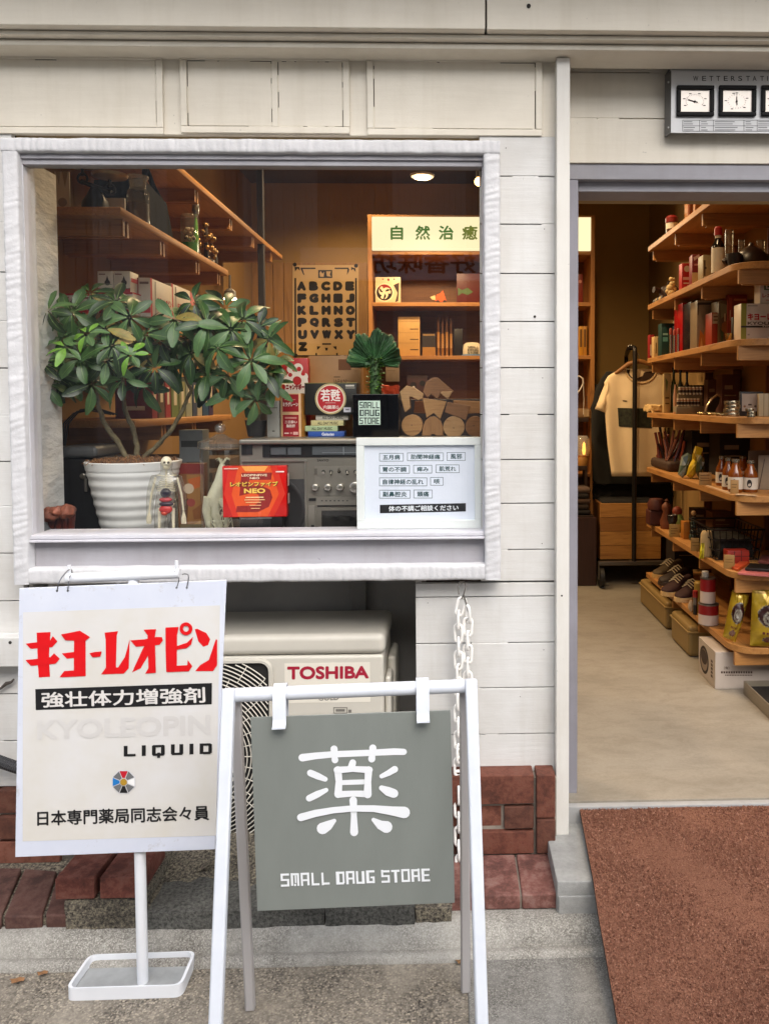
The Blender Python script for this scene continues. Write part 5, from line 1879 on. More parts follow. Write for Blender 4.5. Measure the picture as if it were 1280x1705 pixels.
pack('tin_box', 'grey box with dark branches printed on it behind the orange patterned packet', 'box', 299, 716, 338, 772, Y=3.0, z=ZD, depth=0.08, col='#6c7274', prints=[
    ('r', 0.08, 0.1, 0.92, 0.16, '#2f3334'), ('r', 0.3, 0.3, 0.9, 0.34, '#2f3334'), ('r', 0.2, 0.42, 0.75, 0.46, '#363a3b')])
# ---- ginseng jar
YJ = 2.76
jc = P(368, 800, YJ)
jr = 33 / S(YJ)
jar = thing('glass_jar', 'lidded glass jar with a big pale ginseng root, behind the red carton', 'jar', (jc.x, YJ, ZD))
zl = P(368, 748, YJ).z
mb = MB().m(clear_glass((0.95, 0.96, 0.94), 1.6, 1.5, 0.0))
mb.lathe(jc.x, YJ, [(jr * 0.96, ZD + 0.003), (jr, ZD + 0.02), (jr, zl - 0.02), (jr * 0.97, zl)], 32)
mb.build('glass', jar, smooth=60)
mb = MB().m(clear_glass((0.88, 0.88, 0.84), 3.0, 1.5, 0.05, 0.05))
zk = P(368, 735, YJ).z
mb.lathe(jc.x, YJ, [(jr * 0.95, zl + 0.001), (jr * 1.1, zl + 0.004), (jr * 1.1, zk), (jr * 0.8, zk + 0.006), (jr * 0.45, zk + 0.014), (jr * 0.2, zk + 0.026)], 32)
mb.ball((jc.x, YJ, P(368, 713, YJ).z), (jr * 0.27, jr * 0.27, jr * 0.25), 16)
mb.build('lid', jar, smooth=60)
mb = MB().m(mat('#d5d3bb', 0.55, var=0.1, vs=30, bump=0.3, bs=60))
jp = lambda x, y, dy=0.0: P(x, y, YJ + dy)
mb.tube([jp(370, 772), jp(369, 782), jp(366, 800), jp(360, 822), jp(357, 838), jp(356, 846)], [0.008, 0.014, 0.018, 0.026, 0.03, 0.02], 14)
for pts, r0 in (([(348, 828), (344, 850), (347, 872), (356, 892)], 0.018), ([(360, 836), (358, 856), (364, 874), (376, 894)], 0.017), ([(368, 830), (376, 848), (378, 870), (372, 890)], 0.013)):
    mb.tube([jp(x, y, -0.012) for x, y in pts], [r0, r0 * 0.85, r0 * 0.6, r0 * 0.2], 12)
for k in range(34):
    x = 345 + 40 * random.random()
    pts = [jp(x, 846 + 24 * random.random(), -0.02)]
    dx = random.uniform(-1, 1)
    for j in range(5):
        pts.append(pts[-1] + Vector((0.006 * dx + random.uniform(-.006, .006), random.uniform(-.004, .004), -0.012)))
    mb.tube(pts, [0.0018, 0.0016, 0.0014, 0.0012, 0.001, 0.0007], 5)
for k in range(7):
    a = random.uniform(-1.2, 1.2)
    mb.tube([jp(370, 774), jp(370 + 8 * a, 764 - 3 * random.random()), jp(370 + 14 * a, 768 - 8 * random.random())], [0.004, 0.003, 0.0015], 6)
mb.build('ginseng_root', jar, smooth=60)
# ---- red carton on its small stand
zst_ = P(430, 861, 2.62).z
solo(MB().m(mat('#121314', 0.4)).rbox(P(398, 870, 2.62).x, P(470, 870, 2.62).x, 2.625, 2.665, ZD, zst_, r=0.004).m(mat('#8f918f', 0.3, 0.6)).rbox(P(398, 861, 2.62).x, P(452, 861, 2.62).x, 2.6235, 2.6245, zst_ - 0.006, zst_ - 0.001, r=0.0004), 'display_stand', 'low black stand under the red carton with gold lettering', 'stand')
FIVE = [(0.3, 0.13), (0.78, 0.13), (0.76, 0.27), (0.42, 0.27), (0.4, 0.4), (0.6, 0.38), (0.74, 0.46), (0.78, 0.62), (0.72, 0.8), (0.55, 0.9), (0.2, 0.9), (0.22, 0.78), (0.5, 0.77), (0.58, 0.68), (0.56, 0.56), (0.46, 0.52), (0.26, 0.58)]
pack('medicine_carton', 'glossy red carton with a large orange figure five and gold lettering', 'carton', 372, 776, 477, 860, Y=2.618, z=zst_ + 0.0005, depth=0.045, col='#c4140f', rough=0.25, yaw=2.5, prints=[
    ('p', [(0.1, 0.0), (0.85, 0.0), (0.98, 0.55), (0.8, 0.99), (0.15, 0.99), (0.02, 0.55)], '#cf2a12'),
    ('p', [(0.25, 0.0), (0.75, 0.0), (0.88, 0.55), (0.7, 0.99), (0.24, 0.99), (0.14, 0.55)], '#de5218'),
    ('p', FIVE, '#8f1a14'), ('p', [(0.3, 0.0), (0.72, 0.0), (0.66, 0.1), (0.36, 0.1)], '#f0a24a'),
    ('t', 'LEOPINFIVE', 0.3, 0.155, 0.7, 0.2, '#f2e3c0', 0.03), ('t', 'NEO', 0.43, 0.215, 0.58, 0.255, '#f2e3c0', 0.04),
    ('t', 'レオピンファイブ', 0.13, 0.305, 0.88, 0.405, '#5e1608', 0.09), ('t', 'レオピンファイブ', 0.12, 0.30, 0.87, 0.40, '#e0b848', 0.045), ('t', 'NEO', 0.335, 0.435, 0.67, 0.53, '#efc95a', 0.055),
    ('r', 0.36, 0.6, 0.64, 0.62, '#efd6a0'), ('r', 0.34, 0.65, 0.66, 0.668, '#e8b880'), ('r', 0.36, 0.7, 0.6, 0.716, '#e8b880'), ('r', 0.42, 0.76, 0.6, 0.774, '#e8b880'), ('r', 0.44, 0.82, 0.58, 0.834, '#e8b880'),
    ('r', 0.03, 0.035, 0.25, 0.055, '#f0c0b0'), ('r', 0.84, 0.1, 0.97, 0.125, '#f4d8d0'),
    ('sr', 0.15, 0.15, 0.85, 0.4, '#d9b0a8'), ('sr', 0.15, 0.55, 0.85, 0.75, '#d9b0a8')])

# ---- radio cassette recorder
YR = 2.70
bmx = thing('radio_cassette', 'big silver radio cassette player filling the back of the window', 'radio', (P(600, 800, YR).x, YR, ZD))
silver = mat('#8d897f', 0.38, 0.55, var=0.06, vs=5, bump=0.1, bs=200, stretch=(0.15, 1, 1))
blk = mat('#19191b', 0.4, var=0.05)
bxa, bxb = P(399, 800, YR).x, P(800, 800, YR).x
mb = MB().m(silver)
mb.rbox(bxa, bxb, YR, YR + 0.2, ZD, zboom - 0.0185, r=0.006, seg=3)
mb.rbox(bxa + 0.004, bxb, YR - 0.02, YR + 0.2, zboom - 0.018, zboom, r=0.006, seg=3)
mb.build('case', bmx)
rp_ = lambda x, y, k=1: P(x, y, YR - 0.0005 * k)
def panel(mb, x0, y0, x1, y1, k=1, th=0.002, r=0.0):
    mb.pxbox(x0, y0, x1, y1, YR - th - 0.0005 * k, th + 0.0005 * k - 0.0003, r)
mb = MB().m(blk)
panel(mb, 437, 741, 594, 761, 2)
mb.m(mat('#55595c', 0.2, var=0.04)); panel(mb, 451, 745, 476, 757, 8, .001); panel(mb, 479, 745, 501, 757, 8, .001); panel(mb, 520, 743, 594, 757, 8, .001)
mb.m(mat('#7d8488', 0.3, var=0)); panel(mb, 536, 753.4, 594, 754.2, 12, .001); panel(mb, 571, 744, 572.4, 757, 12, .001)
mb.m(blk); panel(mb, 402, 741, 420, 757, 3)
mb.build('tuning_window', bmx)
mb = MB().m(mat('#aaa79e', 0.3, 0.7, var=0.03))
for (x0_, y0_, x1_, y1_) in ((402, 766, 510, 768.5), (507.5, 768.6, 510, 920), (402, 769, 404, 920)):
    panel(mb, x0_, y0_, x1_, y1_, 4, 0.004)
mb.m(mat('#3a3a3b', 0.7, var=0.15, vs=60, bump=0.7, bs=320)); panel(mb, 404.2, 798, 507, 920, 1)
mb.m(mat('#2a2a2b', 0.6))
c_ = rp_(452, 848)
mb.lathe(c_.x, YR - 0.003, [(0.115, 0), (0.115, 0.003), (0.108, 0.006), (0.1, 0.002), (0.05, -.001), (0.04, 0.004), (0.001, 0.006)], 40, 'y', c_.z)
mb.build('speaker', bmx, smooth=50)
mb = MB().m(mat('#9a968c', 0.35, 0.6, var=0.05, vs=8)); panel(mb, 524, 776, 594, 824, 1, 0.0012); panel(mb, 526, 828, 594, 841, 1, 0.0012)
mb.m(blk)
for x in range(536, 582, 7):
    mb.pxbox(x - 1.3, 833, x + 1.3, 834.6, YR - 0.0028, 0.001)
panel(mb, 514, 829.5, 526, 834, 1); panel(mb, 528, 841.6, 594, 843.4, 2)
mb.m(ink('#1c1b1a')).textpx('SANYO', ((528, 764.5), (547, 764.3), (547, 768.2), (528, 768.4)), lambda x, y: rp_(x, y, 1.5), bold=0.04)
mb.m(mat('#6a675f', 0.4, 0.4)); panel(mb, 523, 780, 528, 790, 3, 0.002)
mb.build('control_panel', bmx)
for (x, y, r_, L) in ((525.5, 811, 6.0, 0.016), (546.5, 811, 6.0, 0.016), (567, 811, 6.2, 0.016), (592, 811, 9.5, 0.018)):
    c_ = rp_(x, y, 0)
    r__ = r_ / S(YR)
    mb = MB().m(mat('#b0aca2', 0.25, 0.8, var=0.03)).lathe(c_.x, YR - 0.0018, [(r__ * 1.05, 0), (r__, L * 0.9), (r__ * 0.85, L), (0.0005, L)], 24, 'y', c_.z)
    mb.build('knob', bmx, smooth=50)
for (x, t) in ((538.5, 0.6), (551, 1.5), (564.5, -1.6), (578, 1.2), (592, 1.2)):
    c_ = rp_(x, 785, 3)
    mb = MB().m(mat('#b5b2aa', 0.2, 0.85, var=0)).tube([c_, c_ + Vector((0.001, -0.012, -0.004 * t)), c_ + Vector((0.002, -0.016, -0.007 * t))], [0.0035, 0.0028, 0.004], 10)
    mb.m(blk).lathe(c_.x, YR - 0.0019, [(0.006, 0), (0.005, 0.0012)], 14, 'y', c_.z)
    mb.build('toggle', bmx, smooth=50)
mb = MB().m(mat('#8f8b81', 0.35, 0.6, var=0.05)); panel(mb, 529, 845, 594, 920, 2, 0.004)
mb.m(mat('#2f2f2e', 0.15, var=0.05)); panel(mb, 535.5, 850, 594, 920, 12, 0.001)
mb.m(mat('#8c8a84', 0.4)); panel(mb, 546, 878.5, 588, 890, 15, 0.001)
mb.m(blk)
for x in (560, 585):
    c_ = rp_(x, 862, 0)
    mb.lathe(c_.x, YR - 0.0078, [(0.0068, 0), (0.0068, 0.001)], 14, 'y', c_.z)
mb.build('cassette_door', bmx)
mb = MB().m(mat('#9c988e', 0.35, 0.6, var=0.05)); panel(mb, 514, 842, 524.5, 915, 1, 0.003)
mb.m(blk); panel(mb, 518, 874, 523, 890, 8, .002)
mb.build('carry_latch', bmx)

# ---- standing on the radio
YT = 2.85
pack('slim_carton', 'plain pale grey slim carton on the silver radio', 'carton', 445, 667, 466, 730, Y=YT, z=zboom + .0005, depth=0.04, col='#a9a7a0', prints=[('r', 0.15, 0.18, 0.85, 0.21, '#77756e'), ('r', 0.4, 0.82, 0.6, 0.86, '#6f6d66')])
pack('medicine_carton', 'tall crimson carton with cream edges and white katakana, on the silver radio', 'carton', 467, 655, 502, 730, Y=YT - 0.01, z=zboom + .0005, depth=0.05, col='#e0b98c', yaw=-9, prints=[
    ('r', 0.1, 0.02, 0.9, 0.42, '#a01722'), ('r', 0.1, 0.49, 0.9, 0.99, '#9b1420'), ('t', 'ミラグレーン', 0.12, 0.2, 0.88, 0.3, '#f3e4dc', 0.05), ('r', 0.2, 0.13, 0.75, 0.15, '#d98a80'),
    ('t', '二日酔い', 0.2, 0.62, 0.82, 0.69, '#f0dcd2', 0.03), ('t', '脂肪肝', 0.28, 0.71, 0.72, 0.78, '#f0dcd2', 0.03), ('r', 0.22, 0.54, 0.8, 0.58, '#cf8880'), ('r', 0.18, 0.9, 0.4, 0.93, '#e8c8c0'), ('c', 0.52, 0.91, 0.05, '#cf8880'), ('r', 0.62, 0.88, 0.86, 0.95, '#dca8a0'),
    ('sr', 0.05, 0.0, 0.95, 1.0, '#c98a3c')])
pack('paw_carton', 'red carton with a large white paw print, behind the tall crimson carton', 'carton', 471, 596, 514, 730, Y=2.93, z=zboom + .0005, depth=0.04, col='#b5201f', prints=[
    ('c', 0.2, 0.28, 0.14, '#e9dccb'), ('c', 0.36, 0.14, 0.17, '#e9dccb'), ('c', 0.62, 0.13, 0.19, '#e9dccb'), ('c', 0.85, 0.24, 0.16, '#e9dccb'), ('c', 0.55, 0.31, 0.46, '#e9dccb'), ('c', 0.55, 0.42, 0.45, '#e9dccb'),
    ('c', 0.32, 0.215, 0.08, '#b5201f'), ('c', 0.48, 0.145, 0.09, '#b5201f'), ('c', 0.66, 0.14, 0.09, '#b5201f'), ('c', 0.82, 0.2, 0.08, '#b5201f'), ('c', 0.58, 0.29, 0.17, '#b5201f'),
    ('t', 'ニャンサポート', 0.15, 0.33, 0.98, 0.41, '#8a1a1a', 0.08), ('r', 0, 0.5, 1, 0.7, '#c8282a'), ('r', 0.4, 0.56, 0.75, 0.62, '#f0e0d8')])
# cassettes, then the black carton on them
zc = [P(540, y, YT).z for y in (721, 711, 701, 691)]
zz0 = zboom + 0.0006
hh = (P(540, 690.5, YT).z - zz0) / 4
for k, (x0_, x1_, c_, lab, tx) in enumerate(((513, 573, '#2a4f9c', 'blue cassette case at the bottom of the small stack on the radio', 'Galaxias'), (508, 562, '#a9bd92', 'pale green cassette case in the stack under the black carton', 'ALL DAY MUSIC'), (518, 572, '#c4bb86', 'pale yellow cassette case in the stack under the black carton', 'ALL DAY MUSIC'), (526, 580, '#b9b4a6', 'pale beige cassette case at the top of the stack under the black carton', 'ALL DAY MUSIC'))):
    pr = [('t', tx, 0.2, 0.22, 0.84, 0.78, '#20241c', 0.035)] if k else [('t', 'Galaxias', 0.38, 0.25, 0.72, 0.8, '#e6e8f0', 0.04)]
    a_, b_ = P(x0_, 700, YT), P(x1_, 700, YT)
    m2 = pack('cassette_case', lab, 'cassette', x0_, 720, x1_, 731, Y=YT - 0.002, z=zz0 + hh * k, depth=0.064, col=c_, prints=pr, group='cassettes stacked on the radio', hgt=hh - 0.0006, r=0.001)
zk_ = zz0 + hh * 4
OV = lambda r: circle(0.5, 0.5, r, 36, r * 1.62)
pack('black_carton', 'black carton with a round red emblem and white brush characters, on the stacked cassettes', 'carton', 507, 637, 594, 690, Y=YT - 0.012, z=zk_, depth=0.075, col='#1d1c18', yaw=-3, prints=[
    ('p', circle(0.5, 0.5, 0.3, 36, 0.485), '#b9a878'), ('p', circle(0.5, 0.5, 0.27, 36, 0.44), '#e4dcc4'), ('p', circle(0.5, 0.5, 0.25, 36, 0.41), '#b01c26'),
    ('t', '若甦', 0.31, 0.2, 0.69, 0.58, '#f2ebe4', 0.015), ('t', '内臓薬G', 0.36, 0.7, 0.66, 0.82, '#ecd8d0', 0.02), ('r', 0.4, 0.62, 0.6, 0.635, '#e0b8b0'),
    ('r', 0.79, 0.07, 0.96, 0.12, '#c9c4b6'), ('r', 0.79, 0.15, 0.97, 0.18, '#8f8b80'), ('r', 0.75, 0.77, 0.89, 0.92, '#c8c8d2'), ('r', 0.79, 0.82, 0.86, 0.86, '#6d6d78'), ('r', 0.0, 0.0, 1.0, 0.018, '#8f8550')])
pack('cardboard_box', 'plain brown cardboard box standing behind the black carton with the red emblem', 'cardboard box', 515, 592, 602, 725, Y=3.0, z=ZD, depth=0.08, col='#a87c48', prints=[('r', 0.57, 0.02, 0.81, 0.08, '#7a4a22'), ('t', 'JAPAN', 0.46, 0.13, 0.72, 0.165, '#6b4a26', 0.02), ('r', 0.48, 0.115, 0.6, 0.121, '#6b4a26')])
# black pot with the crested plant
bp = thing('crested_plant', 'crested green succulent in a glossy black square pot with a white shop sticker', 'potted plant', (P(626, 700, 2.8).x, 2.8, zboom))
mb = MB().m(mat('#0b0c10', 0.12, var=0.05))
xa, xb = P(587, 690, 2.78).x, P(664, 690, 2.78).x
zt = P(625, 656, 2.78).z
t_ = 0.006
mb.rbox(xa, xb, 2.78, 2.78 + t_, zboom, zt, r=0.003)
mb.rbox(xa, xb, 2.93, 2.93 + t_, zboom, zt, r=0.003)
mb.rbox(xa, xa + t_, 2.786, 2.93, zboom, zt - .0002, r=0.002)
mb.rbox(xb - t_, xb, 2.786, 2.93, zboom, zt - .0002, r=0.002)
mb.m(soil[2]).box(xa + t_, xb - t_, 2.786, 2.93, zboom + 0.01, zt - 0.015)
mb.build('pot', bp)
mb = MB().m(ink('#cfe6d8')).box(P(597, 690, 2.78).x, P(633, 690, 2.78).x, 2.7792, 2.7797, P(615, 707, 2.78).z, P(615, 667, 2.78).z)
mb.m(ink('#16302a'))
for k, wd in enumerate(('SMALL', 'DRUG', 'STORE')):
    block_text(mb, wd, lambda u, v, q, k=k: P(598.5 + 33 * u, 669 + 13 * k + 10.6 * v, 2.7788 - 0.0001 * q), Vector((0, -1, 0)), 0.7)
mb.build('sticker', bp)
mb = MB()
stc = [P(625, 668, 2.855), P(625, 640, 2.855), P(624, 615, 2.855), P(624, 596, 2.855)]
mb.m(mat('#3c5a2e', 0.5, var=0.3, vs=60, bump=0.5, bs=120)).tube(stc, [0.021, 0.022, 0.02, 0.016], 14)
for k in range(110):
    t = random.random()
    c = stc[0].lerp(stc[-1], t)
    a = random.uniform(math.pi, 2 * math.pi)
    d = Vector((math.cos(a), math.sin(a) * 0.9, 0.25))
    mb.m(leaf_cols[random.choice((1, 2, 2, 4))])
    leaflet(mb, c + d * 0.017, d + Vector((0, 0, random.uniform(-.2, .5))), Vector((0, 0, 1)), random.uniform(0.012, 0.022), 0.005, 0.3)
mb.build('stem', bp, smooth=60)
mb = MB().m(mat('#335a33', 0.55, var=0.5, vs=40, bump=0.8, bs=90))
vs, fs = [], []
NA, NR = 96, 14
cx0 = (623, 606)
for j in range(NA + 1):
    a = math.pi * (-0.12 + 1.24 * j / NA)
    lob = 1.0 - 0.18 * math.exp(-((a - math.pi * .56) / 0.12) ** 2) + 0.05 * math.sin(a * 9) + 0.03 * math.sin(a * 23)
    for k in range(NR + 1):
        t = k / NR
        px_ = cx0[0] - 43 * lob * t * math.cos(a) * -1
        py_ = cx0[1] - 57 * lob * t * (math.sin(a) * 0.72 + 0.28 * abs(math.sin(a)) ** 0.5 * 1.0)
        ruf = 0.034 * t * t * math.sin(a * 7 + 1.3) + 0.006 * t * math.sin(a * 46)
        vs.append(P(px_, py_, 2.855 + ruf))
for j in range(NA):
    for k in range(NR):
        p = j * (NR + 1) + k
        fs.append((p, p + 1, p + NR + 2, p + NR + 1))
mb.add(vs, fs)
ob = mb.build('crest', bp, smooth=70)
sd = ob.modifiers.new('thickness', 'SOLIDIFY')
sd.thickness = 0.008
# ---- wooden blocks
wd = [wood('#b98d58', '#8a5f35', 0, 2.2), wood('#a87c4c', '#7d5430', 2, 2.2), wood('#c29a68', '#936a40', 0, 2.6), wood('#94683e', '#6d4726', 0, 2.2)]
z7 = lambda x, y: (640 + x / 7.53, 600 + y / 7.53)
YBk = 2.855
zbk = zboom + 0.0008
drop = P(700, 725, YBk).z - zbk
def block(lab, pts, m_, dpt=0.07, dy=0.0, hole=None):
    mb = MB().m(wd[m_])
    pp = [P(*z7(*q), YBk + dy) - Vector((0, 0, drop)) for q in pts]
    mb.prism(pp, Vector((0, dpt, 0)))
    if hole:
        c = P(*z7(*hole), YBk + dy) - Vector((0, 0, drop))
        mb.m(ink('#2b1a10')).lathe(c.x, YBk + dy, [(0.0022, -.001), (0.0022, 0.0004)], 10, 'y', c.z)
    o = solo(mb, 'wooden_block', lab, 'wooden block', 'wooden toy blocks piled on the radio')
    md = o.modifiers.new('edges', 'BEVEL')
    md.width = 0.002
    md.segments = 2
    md.limit_method = 'ANGLE'
block('round wooden disc beside the black pot in the block pile', circle(345, 806, 132, 40), 0, hole=(340, 804))
block('arched wooden block with a round top between the two wooden discs', [(468, 938), (478, 830), (510, 750), (560, 705), (605, 695), (655, 705), (705, 755), (735, 840), (742, 938), (645, 938), (625, 918), (598, 918), (575, 938)], 1)
block('round wooden disc with a long dark crack in its face', circle(870, 828, 134, 40), 2, hole=(866, 840))
block('round wooden disc in the corner by the window stile', circle(1140, 822, 128, 40), 3, hole=(1118, 812))
block('hooked wooden block over the first disc, with a square notch', [(190, 388), (275, 308), (370, 330), (492, 412), (480, 465), (428, 492), (375, 470), (345, 448), (312, 450), (325, 590), (255, 645), (215, 505)], 2, dy=-0.004)
block('wooden block shaped like a crown point with a notch cut out below', [(475, 462), (780, 505), (697, 732), (615, 652), (525, 716)], 0, dy=-0.006)
block('tall wooden gable block with a zigzag underside on top of the pile', [(480, 390), (520, 262), (600, 210), (665, 205), (870, 378), (852, 392), (702, 395), (700, 428), (657, 474), (585, 418), (540, 462)], 3, dy=-0.002)
block('small three sided wooden block under the gable block', [(697, 398), (730, 380), (852, 380), (792, 482)], 2, dpt=0.05, dy=-0.012)
block('wooden block with wavy dark grain tilted over the cracked disc', [(786, 512), (1080, 562), (1020, 742), (752, 642)], 3, dy=-0.003)
block('pale wooden board at the back of the block pile', [(380, 500), (500, 500), (512, 658), (365, 650)], 0, dpt=0.03, dy=0.09)
block('long wooden board behind the block pile beside the window stile', [(860, 492), (1290, 505), (1290, 650), (1050, 660), (870, 600)], 0, dpt=0.03, dy=0.1)
# ---- framed notice against the pane
nf = thing('framed_notice', 'white framed notice with small boxed words, leaning inside the pane', 'framed notice', tuple(P(698, 884, 2.53)))
YN = 2.522
mb = MB().m(mat('#e6ebe9', 0.4, var=0.02))
x0_, x1_, z0_, z1_ = px_x(594, YN, 805), px_x(803, YN, 805), gz0 + 0.0015, px_z(728, YN, 700)
fwid = 13 / S(YN)
for (p, q, r_, s_) in ((x0_, x1_, z1_ - fwid, z1_), (x0_, x1_, z0_, z0_ + fwid * 1.02), (x0_, x0_ + fwid, z0_ + fwid * 1.02 + .0003, z1_ - fwid - .0003), (x1_ - fwid, x1_, z0_ + fwid * 1.02 + .0003, z1_ - fwid - .0003)):
    mb.rbox(p, q, YN - 0.008, YN + 0.012, r_, s_, r=0.0015)
mb.build('frame', nf)
YNp = YN + 0.004
mb = MB().m(mat('#dfe6f2', 0.5, var=0.015, vs=6)).box(x0_ + fwid - .003, x1_ - fwid + .003, YNp, YNp + 0.002, z0_ + fwid - .003, z1_ - fwid + .003)
zq4 = lambda x, y: P(400 + x / 2.909, 580 + y / 2.909, YNp - 0.0006)
mb.m(ink('#35565a'))
for (x0_, y0_, x1_, y1_, tx) in ((673, 507, 790, 547, '五月病'), (808, 505, 984, 545, '肋間神経痛'), (1000, 503, 1090, 544, '風邪'), (673, 566, 820, 606, '胃の不調'), (838, 565, 928, 605, '痒み'), (946, 563, 1061, 603, '肌荒れ'), (673, 626, 904, 667, '自律神経の乱れ'), (920, 624, 983, 664, '咳'), (673, 686, 823, 727, '副鼻腔炎'), (839, 685, 930, 726, '頭痛')):
    w = 2.0
    for (a, b, c, d) in ((x0_, y0_, x1_, y0_ + w), (x0_, y1_ - w, x1_, y1_), (x0_, y0_ + w, x0_ + w, y1_ - w), (x1_ - w, y0_ + w, x1_, y1_ - w)):
        mb.poly([zq4(a, b), zq4(c, b), zq4(c, d), zq4(a, d)], Vector((0, -1, 0)))
    mx = 17
    mb.text(tx, lambda u, v: zq4(x0_ + mx + (x1_ - x0_ - 2 * mx) * u, y1_ - 8 - (y1_ - y0_ - 16) * v), bold=0.018)
mb.m(ink('#17181b'))
mb.poly([zq4(676, 758), zq4(1092, 750), zq4(1092, 790), zq4(676, 799)], Vector((0, -1, 0)))
mb.m(ink('#e9eef2'))
mb.text('体の不調ご相談ください', lambda u, v: P(400 + (718 + 338 * u) / 2.909, 580 + (790 - 5 * u - 27 * v) / 2.909, YNp - 0.001), bold=0.02)
mb.build('paper', nf)

# ================================================================== INSIDE THE SHOP
pine = wood('#c08a4c', '#8f5c2c', 1, 1.0)
pine_x = wood('#b98448', '#8c5a2c', 0, 1.0)
pine_z = wood('#a87440', '#774a22', 2, 1.0)
def shelf(lab, side, xe, xw, y0, y1, z, br, rounded=0.0, th=0.03, bh=0.062):
    t = thing('wall_shelf', lab, 'shelf', (xw, (y0 + y1) / 2, z), 'pine shelves on the shop walls')
    mb = MB().m(pine)
    if rounded:
        o = []
        for k in range(9):
            a = R(180 + 90 * k / 8)
            o.append((xe + rounded + rounded * math.cos(a), y0 + rounded + rounded * math.sin(a), z - th))
        o += [(xw, y0, z - th), (xw, y1, z - th), (xe, y1, z - th)]
        mb.prism(o, Vector((0, 0, th)))
    else:
        mb.rbox(min(xe, xw), max(xe, xw), y0, y1, z - th, z, r=0.002)
    mb.build('board', t, bevel=0.002)
    dx = 0.02 if side > 0 else -0.02
    for y in br:
        mb = MB().m(pine_x)
        for d in (-0.026, 0.012):
            mb.rbox(min(xe + dx + (0.03 * dx / .02 if d > 0 else 0), xw), max(xe + dx, xw), y + d, y + d + 0.018, z - th - bh, z - th - 0.0004, r=0.0015)
        mb.rbox(min(xe + 3.5 * dx, xw), max(xe + 3.5 * dx, xw), y - 0.0075, y + 0.0115, z - th - bh + 0.004, z - th - 0.0006, r=0.001)
        mb.build('bracket', t)
    return t
XE, XW = 1.25, XR
ZS = {}
for k, y in enumerate((410, 507, 596, 687, 778.5, 870, 956.6)):
    ZS[k + 1] = PX(1080, y, XE).z
Yfar = PX(1077, 690, XE).y
Ynear = PX(1214, 690, XE).y - 0.09
BR = [Yfar - 0.03, Yfar - 0.52, Yfar - 1.0, Ynear + 0.07]
names = ['topmost pine shelf of the doorway wall', 'second pine shelf from the top of the doorway wall', 'pine shelf holding the white and green carton in the doorway', 'pine shelf with metal tins seen through the doorway', 'pine shelf with the amber bottles seen through the doorway', 'pine shelf with the black wire basket seen through the doorway', 'lowest pine shelf, with shoes and gold bags, seen through the doorway']
for k in range(7):
    shelf(names[k], 1, XE, XW, Ynear if k else Ynear - 0.3, Yfar, ZS[k + 1], BR, 0.12 if k else 0.02)
for k, y in enumerate(BR):
    m2 = MB().m(wood('#7d4c28', '#552f17', 2, 1.0)).rbox(XW - 0.05, XW - 0.002, y - 0.007, y + 0.011, ZF + 0.002, ZC - 0.01, r=0.002)
    solo(m2, 'shelf_post', 'brown upright post on the wall carrying the doorway shelves, ' + ('farthest inside', 'second from the back', 'second from the door', 'closest to the door')[k], 'post', 'posts behind the doorway shelves')
# left wall
XEl = -1.197
zl = [PX(380, 450, XEl).z, PX(470, 425, XEl).z, PX(385, 690, XEl).z]
yn = 2.96
shelf('pine shelf with the black scale and glass bottle inside the window', -1, XEl, XL, yn, PX(380, 450, XEl).y, zl[0], [3.05, 3.43, 3.9, PX(374, 450, XEl).y - 0.04])
shelf('upper pine shelf running back above the glass bottle shelf', -1, XEl, XL, 3.3, PX(470, 425, XEl).y, zl[1], [3.9, 4.5, 5.0, 5.5])
shelf('low pine shelf with rows of books behind the plants', -1, XEl, XL, PX(225, 703, XEl).y, PX(385, 690, XEl).y, zl[2], [3.4, 3.8, 4.25])
z4_ = P(200, 522, 2.98).z
shelf('pine shelf with red and white cartons behind the plant leaves', -1, XEl - 0.03, XL, yn, 4.1, z4_, [3.1, 3.9])
# post of dark metal
q0, q1 = P(437, 640, 5.2), P(434, 300, 5.2)
solo(MB().m(mat('#3a3634', 0.5, 0.3)).rbox(q0.x - 0.02, q0.x + 0.02, 5.2, 5.24, ZF + .001, ZC - .001, r=0.004), 'metal_post', 'slim dark metal post between the upper shelf and the alphabet poster', 'post')
# ---- goods on the left shelf
def ly(px, x=-1.25):
    return PX(px, 400, x).y
sc = thing('kitchen_scale', 'old black balance scale with brass pans at the window end of the shelf', 'scale', (P(157, 340, 3.02).x, 3.02, zl[0]))
YSc = 3.02
cx_ = P(158, 300, YSc).x
mb = MB().m(mat('#1d2123', 0.4, 0.3, var=0.1))
mb.lathe(cx_, YSc, [(0.05, zl[0] + 0.001), (0.046, zl[0] + 0.03), (0.03, zl[0] + 0.055), (0.018, zl[0] + 0.08), (0.001, zl[0] + 0.085)], 20)
zb_ = P(158, 306, YSc).z
mb.tube([(cx_ - 0.05, YSc, zb_ + .01), (cx_, YSc, zb_ - .01), (cx_ + 0.06, YSc, zb_ - .03)], 0.009, 8)
for dx, dz in ((-0.045, 0.02), (0.055, -0.02)):
    mb.tube([(cx_ + dx + 0.018 * math.cos(R(30 * k)), YSc, zb_ + dz + 0.018 * math.sin(R(30 * k))) for k in range(12)], 0.005, 6, closed=True)
mb.tube([(cx_ - .045, YSc, zb_ + .03), (cx_ - .045, YSc, zb_ + .055)], 0.006, 8)
mb.tube([(cx_ + .055, YSc, zb_ - .01), (cx_ + .055, YSc, zb_ + .015)], 0.006, 8)
mb.build('frame', sc, smooth=50)
